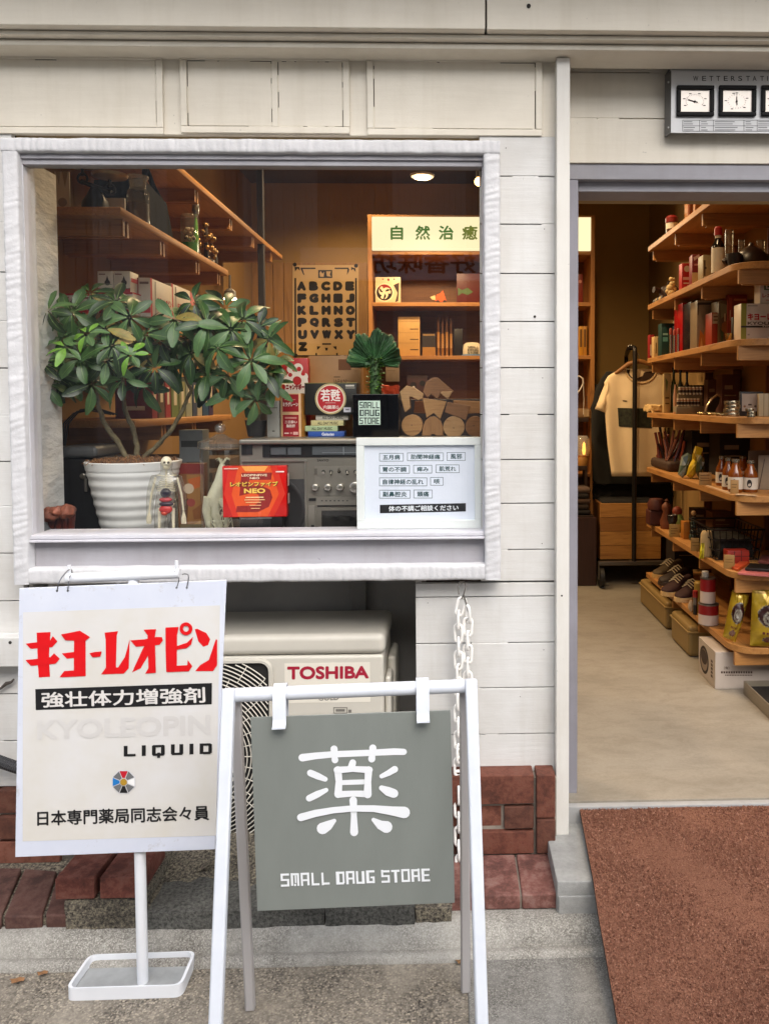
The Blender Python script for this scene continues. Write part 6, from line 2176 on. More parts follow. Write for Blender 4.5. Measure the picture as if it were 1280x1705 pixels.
for dx, dz in ((-0.045, 0.055), (0.055, 0.015)):
    MB().m(mat('#a08654', 0.35, 0.7, var=0.1)).lathe(cx_ + dx, YSc, [(0.02, zb_ + dz), (0.06, zb_ + dz + 0.01), (0.065, zb_ + dz + 0.02), (0.06, zb_ + dz + 0.021), (0.001, zb_ + dz + 0.012)], 24).build('pan', sc, smooth=40)
pack('photo_card', 'pale photo card with brown shapes at the left end of the scale shelf', 'card', 92, 285, 117, 352, Y=3.05, z=zl[0], depth=0.004, col='#c3bcae', prints=[('c', 0.5, 0.75, 0.3, '#8a7a62'), ('p', [(0.1, 0.0), (0.4, 0.0), (0.3, 0.35)], '#9a9080'), ('p', [(0.5, 0.0), (0.9, 0.0), (0.7, 0.4)], '#94866e')])
yb_ = ly(229)
qb = P(229, 300, yb_)
rb_ = 18 / S(yb_)
zb0_ = zl[0]
ztp_ = P(229, 292, yb_).z
hb = ztp_ - zb0_
bt = thing('glass_bottle', 'clear glass apothecary bottle with a wide stopper on the window shelf', 'bottle', (qb.x, yb_, zb0_))
MB().m(clear_glass((0.88, 0.88, 0.84), 2.0, 1.5, 0.05)).lathe(qb.x, yb_, [(rb_, zb0_ + 0.002), (rb_, zb0_ + hb * 0.58), (rb_ * 0.95, zb0_ + hb * 0.66), (rb_ * 0.72, zb0_ + hb * 0.72), (rb_ * 0.7, zb0_ + hb * 0.8), (rb_ * 0.8, zb0_ + hb * 0.83)], 28).build('glass', bt, smooth=50)
MB().m(clear_glass((0.8, 0.8, 0.76), 3.0, 1.5, 0.22)).lathe(qb.x, yb_, [(rb_ * 0.6, zb0_ + hb * 0.74), (rb_ * 0.74, zb0_ + hb * 0.9), (rb_ * 0.95, zb0_ + hb * 0.95), (rb_ * 0.95, zb0_ + hb * 0.985), (rb_ * 0.6, zb0_ + hb)], 28).build('stopper', bt, smooth=50)
MB().m(mat('#4a3320', 0.3)).lathe(qb.x, yb_, [(rb_ * 0.93, zb0_ + 0.006), (rb_ * 0.93, zb0_ + hb * 0.42)], 28).build('contents', bt, smooth=50)
pack('white_card', 'small blank white card lying behind the old black scale', 'card', 172, 329, 208, 352, Y=3.12, z=zl[0], depth=0.01, col='#b9b6ae', prints=[])
bag = MB().m(mat('#101112', 0.8, var=0.25, vs=16, bump=0.4, bs=60, spec=.1))
ya, yb2 = ly(252, -1.22), ly(296, -1.22)
x0_ = -1.235
bag.hexa([(x0_ - .24, ya, zl[0]), (x0_, ya, zl[0]), (x0_ - .02, ya + .02, zl[0] + 0.21), (x0_ - .22, ya + .02, zl[0] + 0.2), (x0_ - .24, yb2, zl[0]), (x0_, yb2, zl[0]), (x0_ - .02, yb2 - .03, zl[0] + 0.17), (x0_ - .22, yb2 - .03, zl[0] + 0.17)])
bag.tube([(x0_ - .03, ya + .05, zl[0] + .19), (x0_ - .05, ya + .12, zl[0] + .27), (x0_ - .06, (ya + yb2) / 2, zl[0] + .29), (x0_ - .05, yb2 - .1, zl[0] + .22), (x0_ - .03, yb2 - .05, zl[0] + .16)], 0.012, 8)
solo(bag, 'doctors_bag', 'black leather bag with a carrying handle beside the apothecary bottle', 'bag', bevel=0.02, seg=3)
yj = ly(316)
qj = P(316, 400, yj)
rj = 14 / S(yj)
zt_ = P(316, 357, yj).z
jr2 = thing('glass_jar', 'small glass jar with green liquid and pale pieces near the end of the window shelf', 'jar', (qj.x, yj, zl[0]))
MB().m(clear_glass((0.9, 0.9, 0.86), 2.2, 1.5, 0.06)).lathe(qj.x, yj, [(rj, zl[0] + .001), (rj, zt_ - .01), (rj * .85, zt_)], 24).build('glass', jr2, smooth=50)
m2 = MB().m(mat('#1f8a3a', 0.2, var=0.1)).lathe(qj.x, yj, [(rj * .94, zl[0] + .003), (rj * .94, zl[0] + (zt_ - zl[0]) * .28)], 24)
for k in range(16):
    m2.m(mat(('#d9cfc0', '#2a2320', '#b9ab95')[k % 3], 0.3)).ball((qj.x + random.uniform(-.6, .6) * rj, yj + random.uniform(-.6, .6) * rj, zl[0] + (zt_ - zl[0]) * random.uniform(.3, .75)), rj * 0.2, 8)
m2.build('contents', jr2)
yj = ly(326, -1.24)
cq = mat('#57b32a', 0.15, coat=0.6)
turned('perfume_bottle', 'thin bright green glass drop bottle with a silver knot stopper', 'bottle', 326, 330, 373, [(mat('#5a4630', 0.5), [(6, 0), (6, .12)]), (cq, [(2, .12), (4.6, .2), (4.4, .34), (2.6, .6), (1.6, .68)]), (mat('#b0b0ae', 0.25, 0.9), [(3, .68), (5.5, .78), (6, .88), (4, .96), (1, 1)])], z=zl[0], Y=yj)
yj = ly(343, -1.25)
m2 = MB().m(mat('#9a7a48', 0.3, 0.7, var=0.2))
qj = P(343, 400, yj)
for k in range(40):
    a = random.uniform(0, 6.28)
    r_ = 0.05 * random.random()
    m2.ball((qj.x + r_ * math.cos(a), yj + r_ * math.sin(a), zl[0] + 0.02 + 0.2 * random.random() * (1 - r_ * 8)), random.uniform(.008, .016), 8)
m2.m(mat('#3a2a1c', 0.5)).lathe(qj.x, yj, [(0.045, zl[0] + .001), (0.04, zl[0] + .02), (0.012, zl[0] + .03), (0.008, zl[0] + .2)], 14)
solo(m2, 'brass_ornament', 'knobbly brass bead ornament beside the green drop bottle', 'ornament', smooth=60)
yj = ly(360, -1.23)
turned('small_figurine', 'tiny dark bottle with a pale stopper at the far end of the window shelf', 'bottle', 358, 418, 436, [(mat('#2a221c', 0.4), [(4, 0), (4, .6), (2, .7)]), (mat('#c9b58a', 0.4), [(2.5, .7), (2.5, .9), (1, 1)])], z=zl[0], Y=yj)
# red and white cartons among the leaves
def carton(lab, x0, y0, x1, z, Y, dep, k=0, h=None):
    pr = [('r', 0, 0.78, 1, 1, '#a8202a'), ('r', 0, 0, 1, 0.1, '#a8202a'), ('r', 0.08, 0.16, 0.55, 0.24, '#8a4a4a'), ('c', 0.72, 0.5, 0.16, '#3a2a28'), ('p', [(0.72, 0.22), (0.62, 0.5), (0.82, 0.5)], '#3a2a28'),
          ('sr', 0, 0.0, 1, 0.06, '#b9232c'), ('sr', 0.1, 0.5, 0.9, 0.62, '#b9232c'), ('sr', 0.1, 0.75, 0.9, 0.77, '#55504a')]
    return pack('medicine_carton', lab, 'carton', x0, y0, x1, 530, Y=Y, z=z, depth=dep, col='#d4cbbf', prints=pr)
zq_ = z4_
carton('red and white carton at the far left of its shelf, half behind leaves', 98, 488, 130, zq_, 3.0, 0.1)
carton('red and white carton second from the window cheek behind leaves', 131, 489, 164, zq_, 3.0, 0.1)
c3 = P(160, 487, 3.0).z + 0.001
carton('red and white carton with a dark bulb picture, stacked on the lower pair', 163, 486, 193, zq_, 3.005, 0.1)
carton('red and white carton under the topmost one, beside the taller white carton', 195, 486, 222, zq_, 3.005, 0.1)
zt2 = P(178, 486, 3.005).z + 0.0008
for k, (x0_, x1_, l_) in enumerate(((163, 189, 'small white carton with a dark bulb drawing, stacked at the top left of the pile'), (190, 217, 'small white carton with a dark bulb drawing, stacked at the top right of the pile'))):
    pack('medicine_carton', l_, 'carton', x0_, 451, x1_, 486, Y=3.01, z=zt2, depth=0.08, col='#d0c6b8', prints=[('r', 0, 0.82, 1, 1, '#a8202a'), ('c', 0.62, 0.55, 0.18, '#33241f'), ('p', [(0.62, 0.22), (0.5, 0.5), (0.74, 0.5)], '#33241f'), ('r', 0.08, 0.12, 0.5, 0.18, '#7d5a54'), ('sr', .1, .3, .9, .5, '#b8474a')])
for k, (x0_, x1_, l_) in enumerate(((228, 251, 'tall white carton with a red stripe down its edge, end of the carton row'), (272, 286, 'tall white carton with red characters on its side, behind the first tall one'), (297, 303, 'red carton at the back of the carton row on the wall shelf'))):
    Yk = (3.08, 3.36, 3.7)[k]
    pack('medicine_carton', l_, 'carton', x0_, (462, 471, 480)[k], x1_, 530, Y=Yk, z=zq_, depth=0.24, col=('#d6cdc0', '#d6cdc0', '#a8282a')[k], prints=[
        ('r', 0, 0, 0.16, 1, '#a8202a'), ('r', 0.25, 0.1, 0.9, 0.16, '#77625c'), ('r', 0.2, 0.6, 1, 0.9, '#b9303a'), ('sr', 0, 0, 0.08, 1, '#b9232c'), ('sr', 0.2, 0.05, 0.24, 0.95, '#8d867c'),
        ('st', 'キヨーレオピン', 0.3, 0.42, 0.95, 0.6, '#b8252c', 0.04), ('sr', 0.3, 0.66, 0.95, 0.7, '#2a2a2a')])
# books along the low shelf
cols = ['#7c2626', '#5d4a33', '#97302c', '#6d7d4a', '#8d8f62', '#9aa08a', '#3c4a62', '#b0a890', '#274a6b', '#3b2f52']
y = PX(262, 690, XEl).y
k = 0
labs = ['dark red', 'brown', 'bright red', 'olive green', 'khaki', 'grey green', 'slate blue', 'cream', 'blue', 'violet']
while k < 10 and y < PX(384, 690, XEl).y - 0.05:
    w = random.uniform(0.05, 0.1)
    h = random.uniform(0.15, 0.2)
    mb = MB().m(mat(cols[k], 0.5, var=0.1))
    mb.rbox(XEl - 0.17, XEl - 0.02, y, y + w, zl[2] + 0.0005, zl[2] + h, r=0.002)
    mb.m(ink('#d9cdb0')).box(XEl - 0.0197, XEl - 0.0192, y + w * 0.3, y + w * 0.7, zl[2] + h * 0.35, zl[2] + h * 0.8)
    mb.box(XEl - 0.14, XEl - 0.05, y - 0.0006, y - 0.0002, zl[2] + h * 0.2, zl[2] + h * 0.3)
    solo(mb, 'book', labs[k] + ' box on the low shelf glimpsed between the plant branches', 'book', 'books on the low shelf')
    y += w + 0.012
    k += 1
mb = MB().m(mat('#2a211a', 0.7, var=0.2))
mb.rbox(XL + .001, XEl + 0.02, 3.13, 5.2, ZF + .001, 1.12, r=0.004)
for k in range(6):
    mb.m(mat(('#4a3826', '#5a4630', '#3a2d20')[k % 3], 0.7)).rbox(XL + .01, XEl - 0.04, 3.15 + .33 * k, 3.43 + .33 * k, 1.1205, 1.17 + .05 * (k % 3), r=0.004)
solo(mb, 'dark_cabinet', 'low dark wooden cabinet with boxes on it under the left book shelf', 'cabinet')
mb = MB().m(mat('#1c1a19', 0.6))
for k in range(3):
    mb.tube([P(104 + 2 * k, 745, 2.98), P(106 + 4 * k, 705, 2.99), P(122 + 6 * k, 688 - 3 * k, 3.0), P(150 + 5 * k, 683 - 2 * k, 3.02), P(185 + 5 * k, 690, 3.04)], 0.003, 6)
mb.tube([P(104, 745, 2.98), P(104, 770, 2.98), P(106, 800, 3.0), P(110, 930, 3.0)], 0.004, 6)
solo(mb, 'cable_bundle', 'loop of thin black cables behind the black leather case', 'cables')
# hanging lamp on the shelf end
lampc = P(383, 496, 4.3)
lt = thing('spot_lamp', 'small lit spot lamp hanging under the end of the window shelf', 'lamp', tuple(lampc))
mb = MB().m(mat('#8a8782', 0.3, 0.6))
mb.tube([lampc + Vector((0, 0, .01)), Vector((lampc.x, lampc.y, zl[0] - 0.035))], 0.006, 10)
mb.lathe(lampc.x, lampc.y, [(0.034, lampc.z), (0.03, lampc.z + 0.035), (0.012, lampc.z + 0.05)], 20)
mb.build('housing', lt, smooth=40)
MB().m(glow('#ffd9a0', 16 / EXPO)).lathe(lampc.x, lampc.y, [(0.033, lampc.z - 0.008), (0.0335, lampc.z - 0.0005)], 20).build('bulb', lt)

# ---- bookcase with the light box
YB_ = 5.9
bcx0, bcx1 = P(613, 500, YB_).x, P(990, 500, YB_).x
bct = P(700, 357, YB_).z
bc = thing('bookcase', 'tall pine bookcase against the back wall, under the lit name box', 'bookcase', ((bcx0 + bcx1) / 2, YB_, ZF))
mb = MB().m(wood('#b27c42', '#84552a', 2, 1.0))
w_ = 0.03
mb.rbox(bcx0, bcx0 + w_, YB_, YB_ + 0.34, ZF + .001, bct, r=0.002)
mb.rbox(bcx1 - w_, bcx1, YB_, YB_ + 0.34, ZF + .001, bct, r=0.002)
mb.m(wood('#b27c42', '#84552a', 0, 1.0)).rbox(bcx0 + w_, bcx1 - w_, YB_ + .001, YB_ + 0.34, bct - 0.025, bct - .001, r=0.002)
mb.m(wood('#7d5229', '#5a3618', 0, 0.7)).box(bcx0 + w_, bcx1 - w_, YB_ + 0.325, YB_ + 0.339, ZF + .001, bct - 0.026)
mb.build('carcass', bc)
zbs = []
for y in (417, 503, 592, 690, 790):
    z = P(700, y, YB_).z
    zbs.append(z)
    MB().m(wood('#b27c42', '#84552a', 0, 1.0)).rbox(bcx0 + w_ + .0005, bcx1 - w_ - .0005, YB_ + .003, YB_ + 0.324, z - 0.028, z, r=0.002).build('shelf_board', bc)
lbx = thing('light_box', 'glowing pale yellow light box sign with green brush characters in the bookcase', 'light box', ((bcx0 + bcx1) / 2, YB_, zbs[0]))
zt_ = P(700, 361, YB_).z
mb = MB().m(glow('#fff0bd', 1.15 / EXPO)).rbox(bcx0 + w_ + .002, bcx1 - w_ - .002, YB_ - 0.012, YB_ + 0.16, zbs[0] + .002, zt_, r=0.003)
mb.build('lit_panel', lbx)
mb = MB()
for chx, (x0_, x1_), c_ in (('自', (650, 671), '#3d8a1e'), ('然', (691, 716), '#3d8a1e'), ('治', (730, 755), '#418d24'), ('癒', (769, 795), '#8f9a34')):
    mb.m(glow(c_, 0.55 / EXPO)).text(chx, lambda u, v: P(x0_ + (x1_ - x0_) * u, 399 - 24 * v, YB_ - 0.0135), bold=0.03)
mb.build('lettering', lbx)
lbl = bpy.data.lights.new('light_box_glow', 'AREA')
lbl.energy = 5
lbl.color = (1, 0.84, 0.55)
lbl.shape = 'RECTANGLE'
lbl.size, lbl.size_y = bcx1 - bcx0 - .1, 0.2
lo_ = bpy.data.objects.new('light_box_glow', lbl)
COL.objects.link(lo_)
lo_.parent = lbx
lo_.matrix_world = Matrix.Translation(Vector(((bcx0 + bcx1) / 2, YB_ - 0.03, (zbs[0] + zt_) / 2))) @ Matrix.Rotation(R(-90), 4, 'X')
# things in the bookcase
YI = 5.98
def comma(cx, cy, rr, a0, asp):
    o = []
    for k in range(13):
        t = k / 12
        o.append((rr * 0.98 * math.cos(R(a0 + 150 * t)), rr * 0.98 * math.sin(R(a0 + 150 * t))))
    for k in range(9):
        t = k / 8
        rad = rr * (0.98 - 0.52 * t)
        o.append((rad * math.cos(R(a0 + 150 - 105 * t)), rad * math.sin(R(a0 + 150 - 105 * t))))
    hx, hy = 0.46 * rr * math.cos(R(a0 + 25)), 0.46 * rr * math.sin(R(a0 + 25))
    for k in range(7):
        a = R(a0 + 60 - 200 * k / 6)
        o.append((hx + 0.36 * rr * math.cos(a), hy + 0.36 * rr * math.sin(a)))
    return [(cx + x, cy + y * asp) for x, y in o]
asp = (667 - 625) / (505 - 462)
pack('swirl_plaque', 'cream plaque with a round red and black triple swirl crest in the bookcase', 'plaque', 625, 461, 667, 503, Y=YI, z=zbs[1] + .0005, depth=0.02, col='#d8c49c', prints=[
    ('c', 0.3, 0.08, 0.03, '#8a2a1c'), ('c', 0.52, 0.1, 0.05, '#8a2a1c'), ('c', 0.75, 0.08, 0.03, '#3a2a1c'), ('p', [(0.72, 0.3), (0.95, 0.2), (0.9, 0.9), (0.78, 0.95), (0.88, 0.6)], '#3a241a'),
    ('c', 0.36, 0.58, 0.37, '#e6d6b4'), ('p', comma(0.36, 0.58, 0.32, 210, asp), '#8f1c1a'), ('p', comma(0.36, 0.58, 0.32, 330, asp), '#15110e'), ('p', comma(0.36, 0.58, 0.32, 90, asp), '#15110e')])
fx = thing('toy_fox', 'small orange wooden toy fox with dark round wheels in the bookcase', 'toy', (P(730, 500, YI).x, YI, zbs[1]))
mb = MB().m(mat('#d4561c', 0.5))
mb.prism([P(x, y, YI) for x, y in ((723, 499), (727, 490), (733, 488), (737, 483), (740, 492), (743, 500), (736, 502), (728, 502))], Vector((0, 0.03, 0)))
mb.m(mat('#dcc08a', 0.5)).prism([P(x, y, YI - .001) for x, y in ((716, 494), (724, 491), (725, 499), (719, 498))], Vector((0, 0.028, 0)))
mb.build('body', fx)
for x in (729, 740):
    q = P(x, 501, YI - 0.004)
    MB().m(mat('#2a1a14', 0.5)).lathe(q.x, YI - .002, [(0.0125, 0), (0.0125, 0.012)], 16, 'y', zbs[1] + 0.013).build('wheel', fx)
pack('red_board', 'dark red board with a green fish shaped leaf in the bookcase', 'picture', 760, 455, 806, 503, Y=YI + .1, z=zbs[1] + .0005, depth=0.02, col='#5a1a12', prints=[('p', [(0.05, 0.45), (0.2, 0.52), (0.4, 0.45), (0.6, 0.58), (0.4, 0.68), (0.2, 0.62), (0.05, 0.7)], '#4f6a3c')])
pack('drawer_box', 'small pale wooden box of four drawers in the bookcase', 'drawer box', 663, 527, 699, 592, Y=YI, z=zbs[2] + .0005, depth=0.2, col='#c69a58', prints=[('r', 0.55, 0.3, 0.93, 0.325, '#4a3014'), ('r', 0.55, 0.56, 0.93, 0.585, '#4a3014'), ('r', 0.55, 0.82, 0.93, 0.845, '#4a3014'), ('r', 0, 0.12, 1, 0.128, '#8a6430'), ('r', 0.02, 0.4, 0.98, 0.406, '#9a7238'), ('r', 0.02, 0.66, 0.98, 0.666, '#9a7238')])
pack('card_box', 'little card box with a dark upper half beside the drawer box', 'box', 703, 555, 725, 592, Y=YI, z=zbs[2] + .0005, depth=0.1, col='#a87a3c', prints=[('r', 0, 0, 1, 0.6, '#2a2018'), ('r', 0.05, 0.02, 0.95, 0.1, '#8a6a3c')])
for k, (x, l_) in enumerate(((730, 'bamboo rod next to the little card box, in the row in the bookcase'), (737, 'second bamboo rod of the row from the card box'), (744, 'third bamboo rod of the row from the card box'), (751, 'bamboo rod of the row beside the dark book'))):
    turned('bamboo_rod', l_, 'rod', x, 526 + 4 * (k % 2), 592, [(mat('#9a6a30', 0.45), [(2.4, 0), (2.4, .2), (2.8, .21), (2.4, .22), (2.4, .6)]), (mat('#4a2a14', 0.5), [(2.0, .6), (1.6, 1)])], z=zbs[2] + .0005, Y=YI + 0.02, group='bamboo rods in the bookcase')
pack('dark_book', 'black upright book beside the white cap in the bookcase', 'book', 756, 547, 770, 592, Y=YI, z=zbs[2] + .0005, depth=0.16, col='#191411')
cp = thing('cap', 'pale cap with dark block lettering lying at the end of the bookcase shelf', 'cap', (P(785, 590, YI).x, YI, zbs[2]))
qc = P(786, 588, YI)
mb = MB().m(mat('#c9bda2', 0.8))
rc = 20 / S(YI)
mb.lathe(qc.x, YI + .07, [(rc, zbs[2] + .001), (rc * 1.02, zbs[2] + .05), (rc * 0.85, zbs[2] + .085), (rc * 0.5, zbs[2] + .105), (0.001, zbs[2] + .11)], 28)
mb.build('crown', cp, smooth=60)
MB().m(mat('#3a5a7a', 0.8)).lathe(qc.x, YI + 0.03, [(rc * 1.02, zbs[2] + .0012), (rc * 0.9, zbs[2] + .012)], 28).build('peak', cp, smooth=60)
mb = MB().m(ink('#2a241e'))
for k, wd_ in enumerate(('SMALL', 'DRUG', 'STORE')):
    def cf(u, v, q, k=k):
        a = R(-90 + (u - .5) * 50 + 4)
        return Vector((qc.x + (rc * 1.03 + .001 * 1) * math.cos(a), YI + .07 + (rc * 1.03 + .001) * math.sin(a), zbs[2] + 0.075 - 0.021 * k - 0.017 * v))
    block_text(mb, wd_, cf, Vector((0, -1, 0)), 0.8)
mb.build('lettering', cp)
pack('paper_sheet', 'sheet of printed paper hanging below the middle bookcase shelf', 'paper', 642, 598, 665, 635, Y=YI - 0.09, depth=0.001, col='#77685a', prints=[('r', .1, .2, .9, .22, '#55483c'), ('r', .1, .35, .9, .37, '#55483c'), ('r', .1, .5, .7, .52, '#55483c')])
mb = MB().m(mat('#c4451a', 0.8, var=0.2, vs=30))
c_ = P(650, 652, 3.35)
lump(mb, c_.x - 0.035, c_.x + 0.035, 3.3, 3.4, c_.z - .03, c_.z + .025, 0.01, 33)
mb.m(mat('#2a1c14', 0.6)).rbox(c_.x - 0.2, c_.x + .45, 3.25, 3.6, ZF + .001, c_.z - .032, r=0.004)
solo(mb, 'side_table', 'dark table with a folded orange cloth behind the black plant pot', 'table', smooth=50)
# things on the lower boards
pack('story_box', 'dark box with round red and white pictures below the middle bookcase shelf', 'box', 678, 625, 712, 690, Y=YI, z=zbs[3] + .0005, depth=0.1, col='#3a1a12', prints=[('c', .3, .25, .16, '#1a1010'), ('c', .32, .3, .06, '#cfc4b8'), ('c', .55, .62, .22, '#a83a22'), ('c', .75, .2, .14, '#15100e')])
for k, (x0_, x1_, c_, l_) in enumerate(((964, 970, '#b9852a', 'yellow spined book at the doorway end of the bookcase'), (970.5, 977, '#a8772a', 'ochre spined book touching the bookcase end board'))):
    pack('book', l_, 'book', x0_, 543, x1_, 592, Y=YI, z=zbs[2] + .0005, depth=0.16, col=c_, prints=[('r', .2, .1, .8, .7, '#5a3a12')])
pack('red_figure_card', 'small pinkish red card on the upper bookcase shelf inside the doorway', 'card', 961, 456, 970, 503, Y=YI, z=zbs[1] + .0005, depth=0.02, col='#7a2a1e', prints=[('c', .5, .25, .3, '#c9897a')])
# ---- poster
YPo = YBK - 0.026
po = thing('poster', 'alphabet poster with rows of black cut letters on the boarded back wall', 'poster', tuple(P(542, 591, YPo)))
pp_ = lambda x, y, k=0: P(x, y, YPo - 0.0006 * k)
mb = MB().m(mat('#cfb180', 0.7, var=0.05, vs=3))
mb.prism([pp_(487, 441), pp_(597, 441), pp_(597, 591), pp_(487, 591)], Vector((0, 0.0015, 0)))
mb.build('sheet', po)
z8 = lambda x, y, k=1: pp_(480 + x / 9.85, 430 + y / 9.85, k)
mb = MB().m(ink('#15100a'))
LT = 'ABCDEFGHIJKLMNOPQRSTUVWXYZ'
for k, c_ in enumerate(LT):
    r_, q = divmod(k, 5)
    x0_, y0_ = 140 + 198 * q + 4 * r_, 375 + 199 * r_
    mb.text(c_, lambda u, v: z8(x0_ + 152 * u, y0_ + 152 - 150 * v), bold=0.12)
for (a, b, c, d) in ((100, 320, 128, 1560), (1095, 320, 1122, 1560), (128, 1590, 1100, 1606), (200, 150, 445, 172), (760, 150, 990, 172), (555, 1390, 700, 1416), (445, 1550, 470, 1590), (785, 1550, 812, 1590)):
    mb.poly([z8(a, b), z8(c, b), z8(c, d), z8(a, d)], Vector((0, -1, 0)))
for pl_ in ([(100, 140), (180, 140), (190, 200), (150, 160), (110, 215)], [(205, 172), (235, 172), (265, 275), (245, 265)], [(1030, 140), (1100, 160), (1105, 225), (1060, 170), (1030, 200)], [(970, 172), (1000, 172), (990, 215), (960, 270)], [(490, 190), (720, 190), (720, 320), (490, 320)], [(470, 1440), (530, 1445), (500, 1480), (475, 1500)], [(790, 1440), (730, 1445), (760, 1480), (790, 1500)], [(600, 1465), (650, 1465), (640, 1510), (610, 1510)]):
    mb.poly([z8(*q) for q in pl_], Vector((0, -1, 0)))
for (x, y) in ((105, 100), (1110, 120), (120, 1590), (1130, 1590)):
    mb.poly([z8(x + 34 * math.cos(R(45 * k)), y + 34 * math.sin(R(45 * k)), 3) for k in range(8)], Vector((0, -1, 0)))
mb.m(mat('#cfb180', 0.7, var=0.05, vs=3))
for pl_ in ([(510, 240), (530, 205), (560, 250), (590, 215), (580, 300), (520, 300)], [(620, 210), (700, 210), (680, 260), (700, 300), (630, 290)]):
    mb.poly([z8(*q, 2) for q in pl_], Vector((0, -1, 0)))
mb.build('printed_letters', po)

# ---- clothes rack
YRk = 5.55
rk = thing('clothes_rack', 'dark metal clothes rack on castors with its round post in front of the shirt', 'clothes rack', (P(1050, 960, YRk).x, YRk, ZF))
mtl = mat('#2f2b28', 0.35, 0.7, var=0.1)
zrb = P(1050, 937, YRk).z
zc_ = ZF + 0.001
zrt = P(1058, 578, YRk).z
xp = P(1056, 760, YRk).x
mb = MB().m(mtl)
mb.tube([(xp, YRk, zrb), (xp, YRk, zrt - 0.03), (xp + .002, YRk + 0.006, zrt - 0.008), (xp, YRk + 0.03, zrt), (xp - 0.02, YRk + 0.1, zrt), (xp + .15, YRk + 0.95, zrt)], 0.0165, 12)
mb.tube([(xp + .15, YRk + 0.95, zrt), (xp + .15, YRk + 0.95, zrb)], 0.0165, 12)
mb.build('hanging_rail', rk, smooth=60)
mb = MB().m(mat('#6b655e', 0.35, 0.7, var=0.1))
x0_, x1_ = P(996, 937, YRk).x, P(1112, 937, YRk).x
for y in (YRk, YRk + 0.95):
    mb.rbox(x0_, x1_, y - 0.018, y + 0.018, zrb - 0.016, zrb + 0.012, r=0.004)
mb.rbox(xp - .02, xp + .02, YRk + 0.0185, YRk + 0.93, zrb - 0.014, zrb + 0.01, r=0.004)
mb.build('base_bar', rk)
for y in (YRk, YRk + 0.95):
    for x in (x0_ + 0.02, x1_ - 0.02):
        mb = MB().m(mat('#191716', 0.5))
        rw = (zrb - 0.03 - zc_) / 2
        vs = []
        mb.tube([(x - 0.014, y, zc_ + rw), (x + 0.014, y, zc_ + rw)], rw, 20)
        mb.m(mat('#8a857c', 0.3, 0.8)).rbox(x - 0.02, x - 0.0155, y - .02, y + .02, zc_ + rw * .8, zrb - 0.0165, r=0.002)
        mb.build('castor', rk, smooth=40)
cr = thing('wooden_crate', 'knotty pine crate standing on the base of the clothes rack', 'crate', (P(1048, 930, YRk + .1).x, YRk + .1, zrb))
YCr = YRk + 0.06
zc0, zc1 = zrb + 0.0125, P(1040, 838, YCr).z
xa, xb = P(999, 885, YCr).x, P(1100, 885, YCr).x
n_ = 4
for k in range(n_):
    mb = MB().m(wood(('#b8823f', '#c08b46', '#9c6a30', '#c08a48')[k], '#7a4a1e', 0, 0.9))
    h = (zc1 - zc0) / n_
    mb.rbox(xa, xb, YCr, YCr + 0.018, zc0 + h * k + .001, zc0 + h * (k + 1) - .001, r=0.002)
    mb.build('front_plank', cr)
mb = MB().m(wood('#8a5a2c', '#5c3818', 1, 0.9))
mb.rbox(xa, xa + .018, YCr + .0185, YCr + 0.4, zc0, zc1, r=0.002)
mb.rbox(xb - .018, xb, YCr + .0185, YCr + 0.4, zc0, zc1, r=0.002)
mb.rbox(xa + .0185, xb - .0185, YCr + .38, YCr + 0.4, zc0, zc1, r=0.002)
mb.build('side_panel', cr)
MB().m(mat('#141210', 0.9, var=0.3, vs=12)).rbox(xa + .02, xb - .02, YCr + .02, YCr + .37, zc1 - .1, zc1 + 0.02, r=0.03, seg=3).build('contents', cr)
# shirts
YT_ = YRk + 0.10
def shirt(name, lab, rows, sl, m_, Y, fold, print_=False, collar=True):
    t = thing(name, lab, 'shirt', tuple(P(1060, 800, Y)))
    mb = MB().m(m_)
    NU = 40
    vs, fs = [], []
    fine = []
    for j in range(len(rows) - 1):
        for q in range(6):
            u = q / 6
            fine.append(tuple(a + (b - a) * u for a, b in zip(rows[j], rows[j + 1])))
    fine.append(rows[-1])
    yt, yb = rows[0][0], rows[-1][0]
    def dep(u, y):
        v = (y - yt) / (yb - yt)
        f = math.sin(u * 15 + 1.2 * math.sin(v * 2 + u * 3)) * fold * (0.15 + 0.85 * min(1, v * 1.4))
        return -0.045 * math.sin(math.pi * u) ** 0.6 * (0.4 + 0.6 * min(1, v * 4)) - f
    for (y, xl, xr) in fine:
        for k in range(NU + 1):
            u = k / NU
            vs.append(P(xl + (xr - xl) * u, y, Y + dep(u, y)))
    for j in range(len(fine) - 1):
        for k in range(NU):
            a = j * (NU + 1) + k
            fs.append((a, a + 1, a + NU + 2, a + NU + 1))
    mb.add(vs, fs)
    for poly, dy in sl:
        a, b, c, d = [P(*q, Y + dy + .01) for q in poly]
        vs, fs = [], []
        for j in range(9):
            for k in range(9):
                u, v = j / 8, k / 8
                p = a.lerp(b, u).lerp(d.lerp(c, u), v)
                p.y -= 0.03 * math.sin(math.pi * u) + 0.006 * math.sin(v * 9 + u * 4)
                vs.append(p)
        for j in range(8):
            for k in range(8):
                fs.append((j * 9 + k, j * 9 + 9 + k, j * 9 + 10 + k, j * 9 + k + 1))
        mb.add(vs, fs)
    body = mb.build('fabric', t, smooth=70)
    sd = body.modifiers.new('thickness', 'SOLIDIFY')
    sd.thickness = 0.003
    sd.offset = 1
    return t, dep
cream_t = mat('#e6cda4', 0.85, var=0.05, vs=6, bump=0.1, bs=300)
rows = [(614, 1031, 1093), (619, 1023, 1100), (626, 1012, 1106), (636, 1006, 1110), (652, 1006, 1110), (690, 1007, 1108), (740, 1011, 1105), (793, 1018, 1101)]
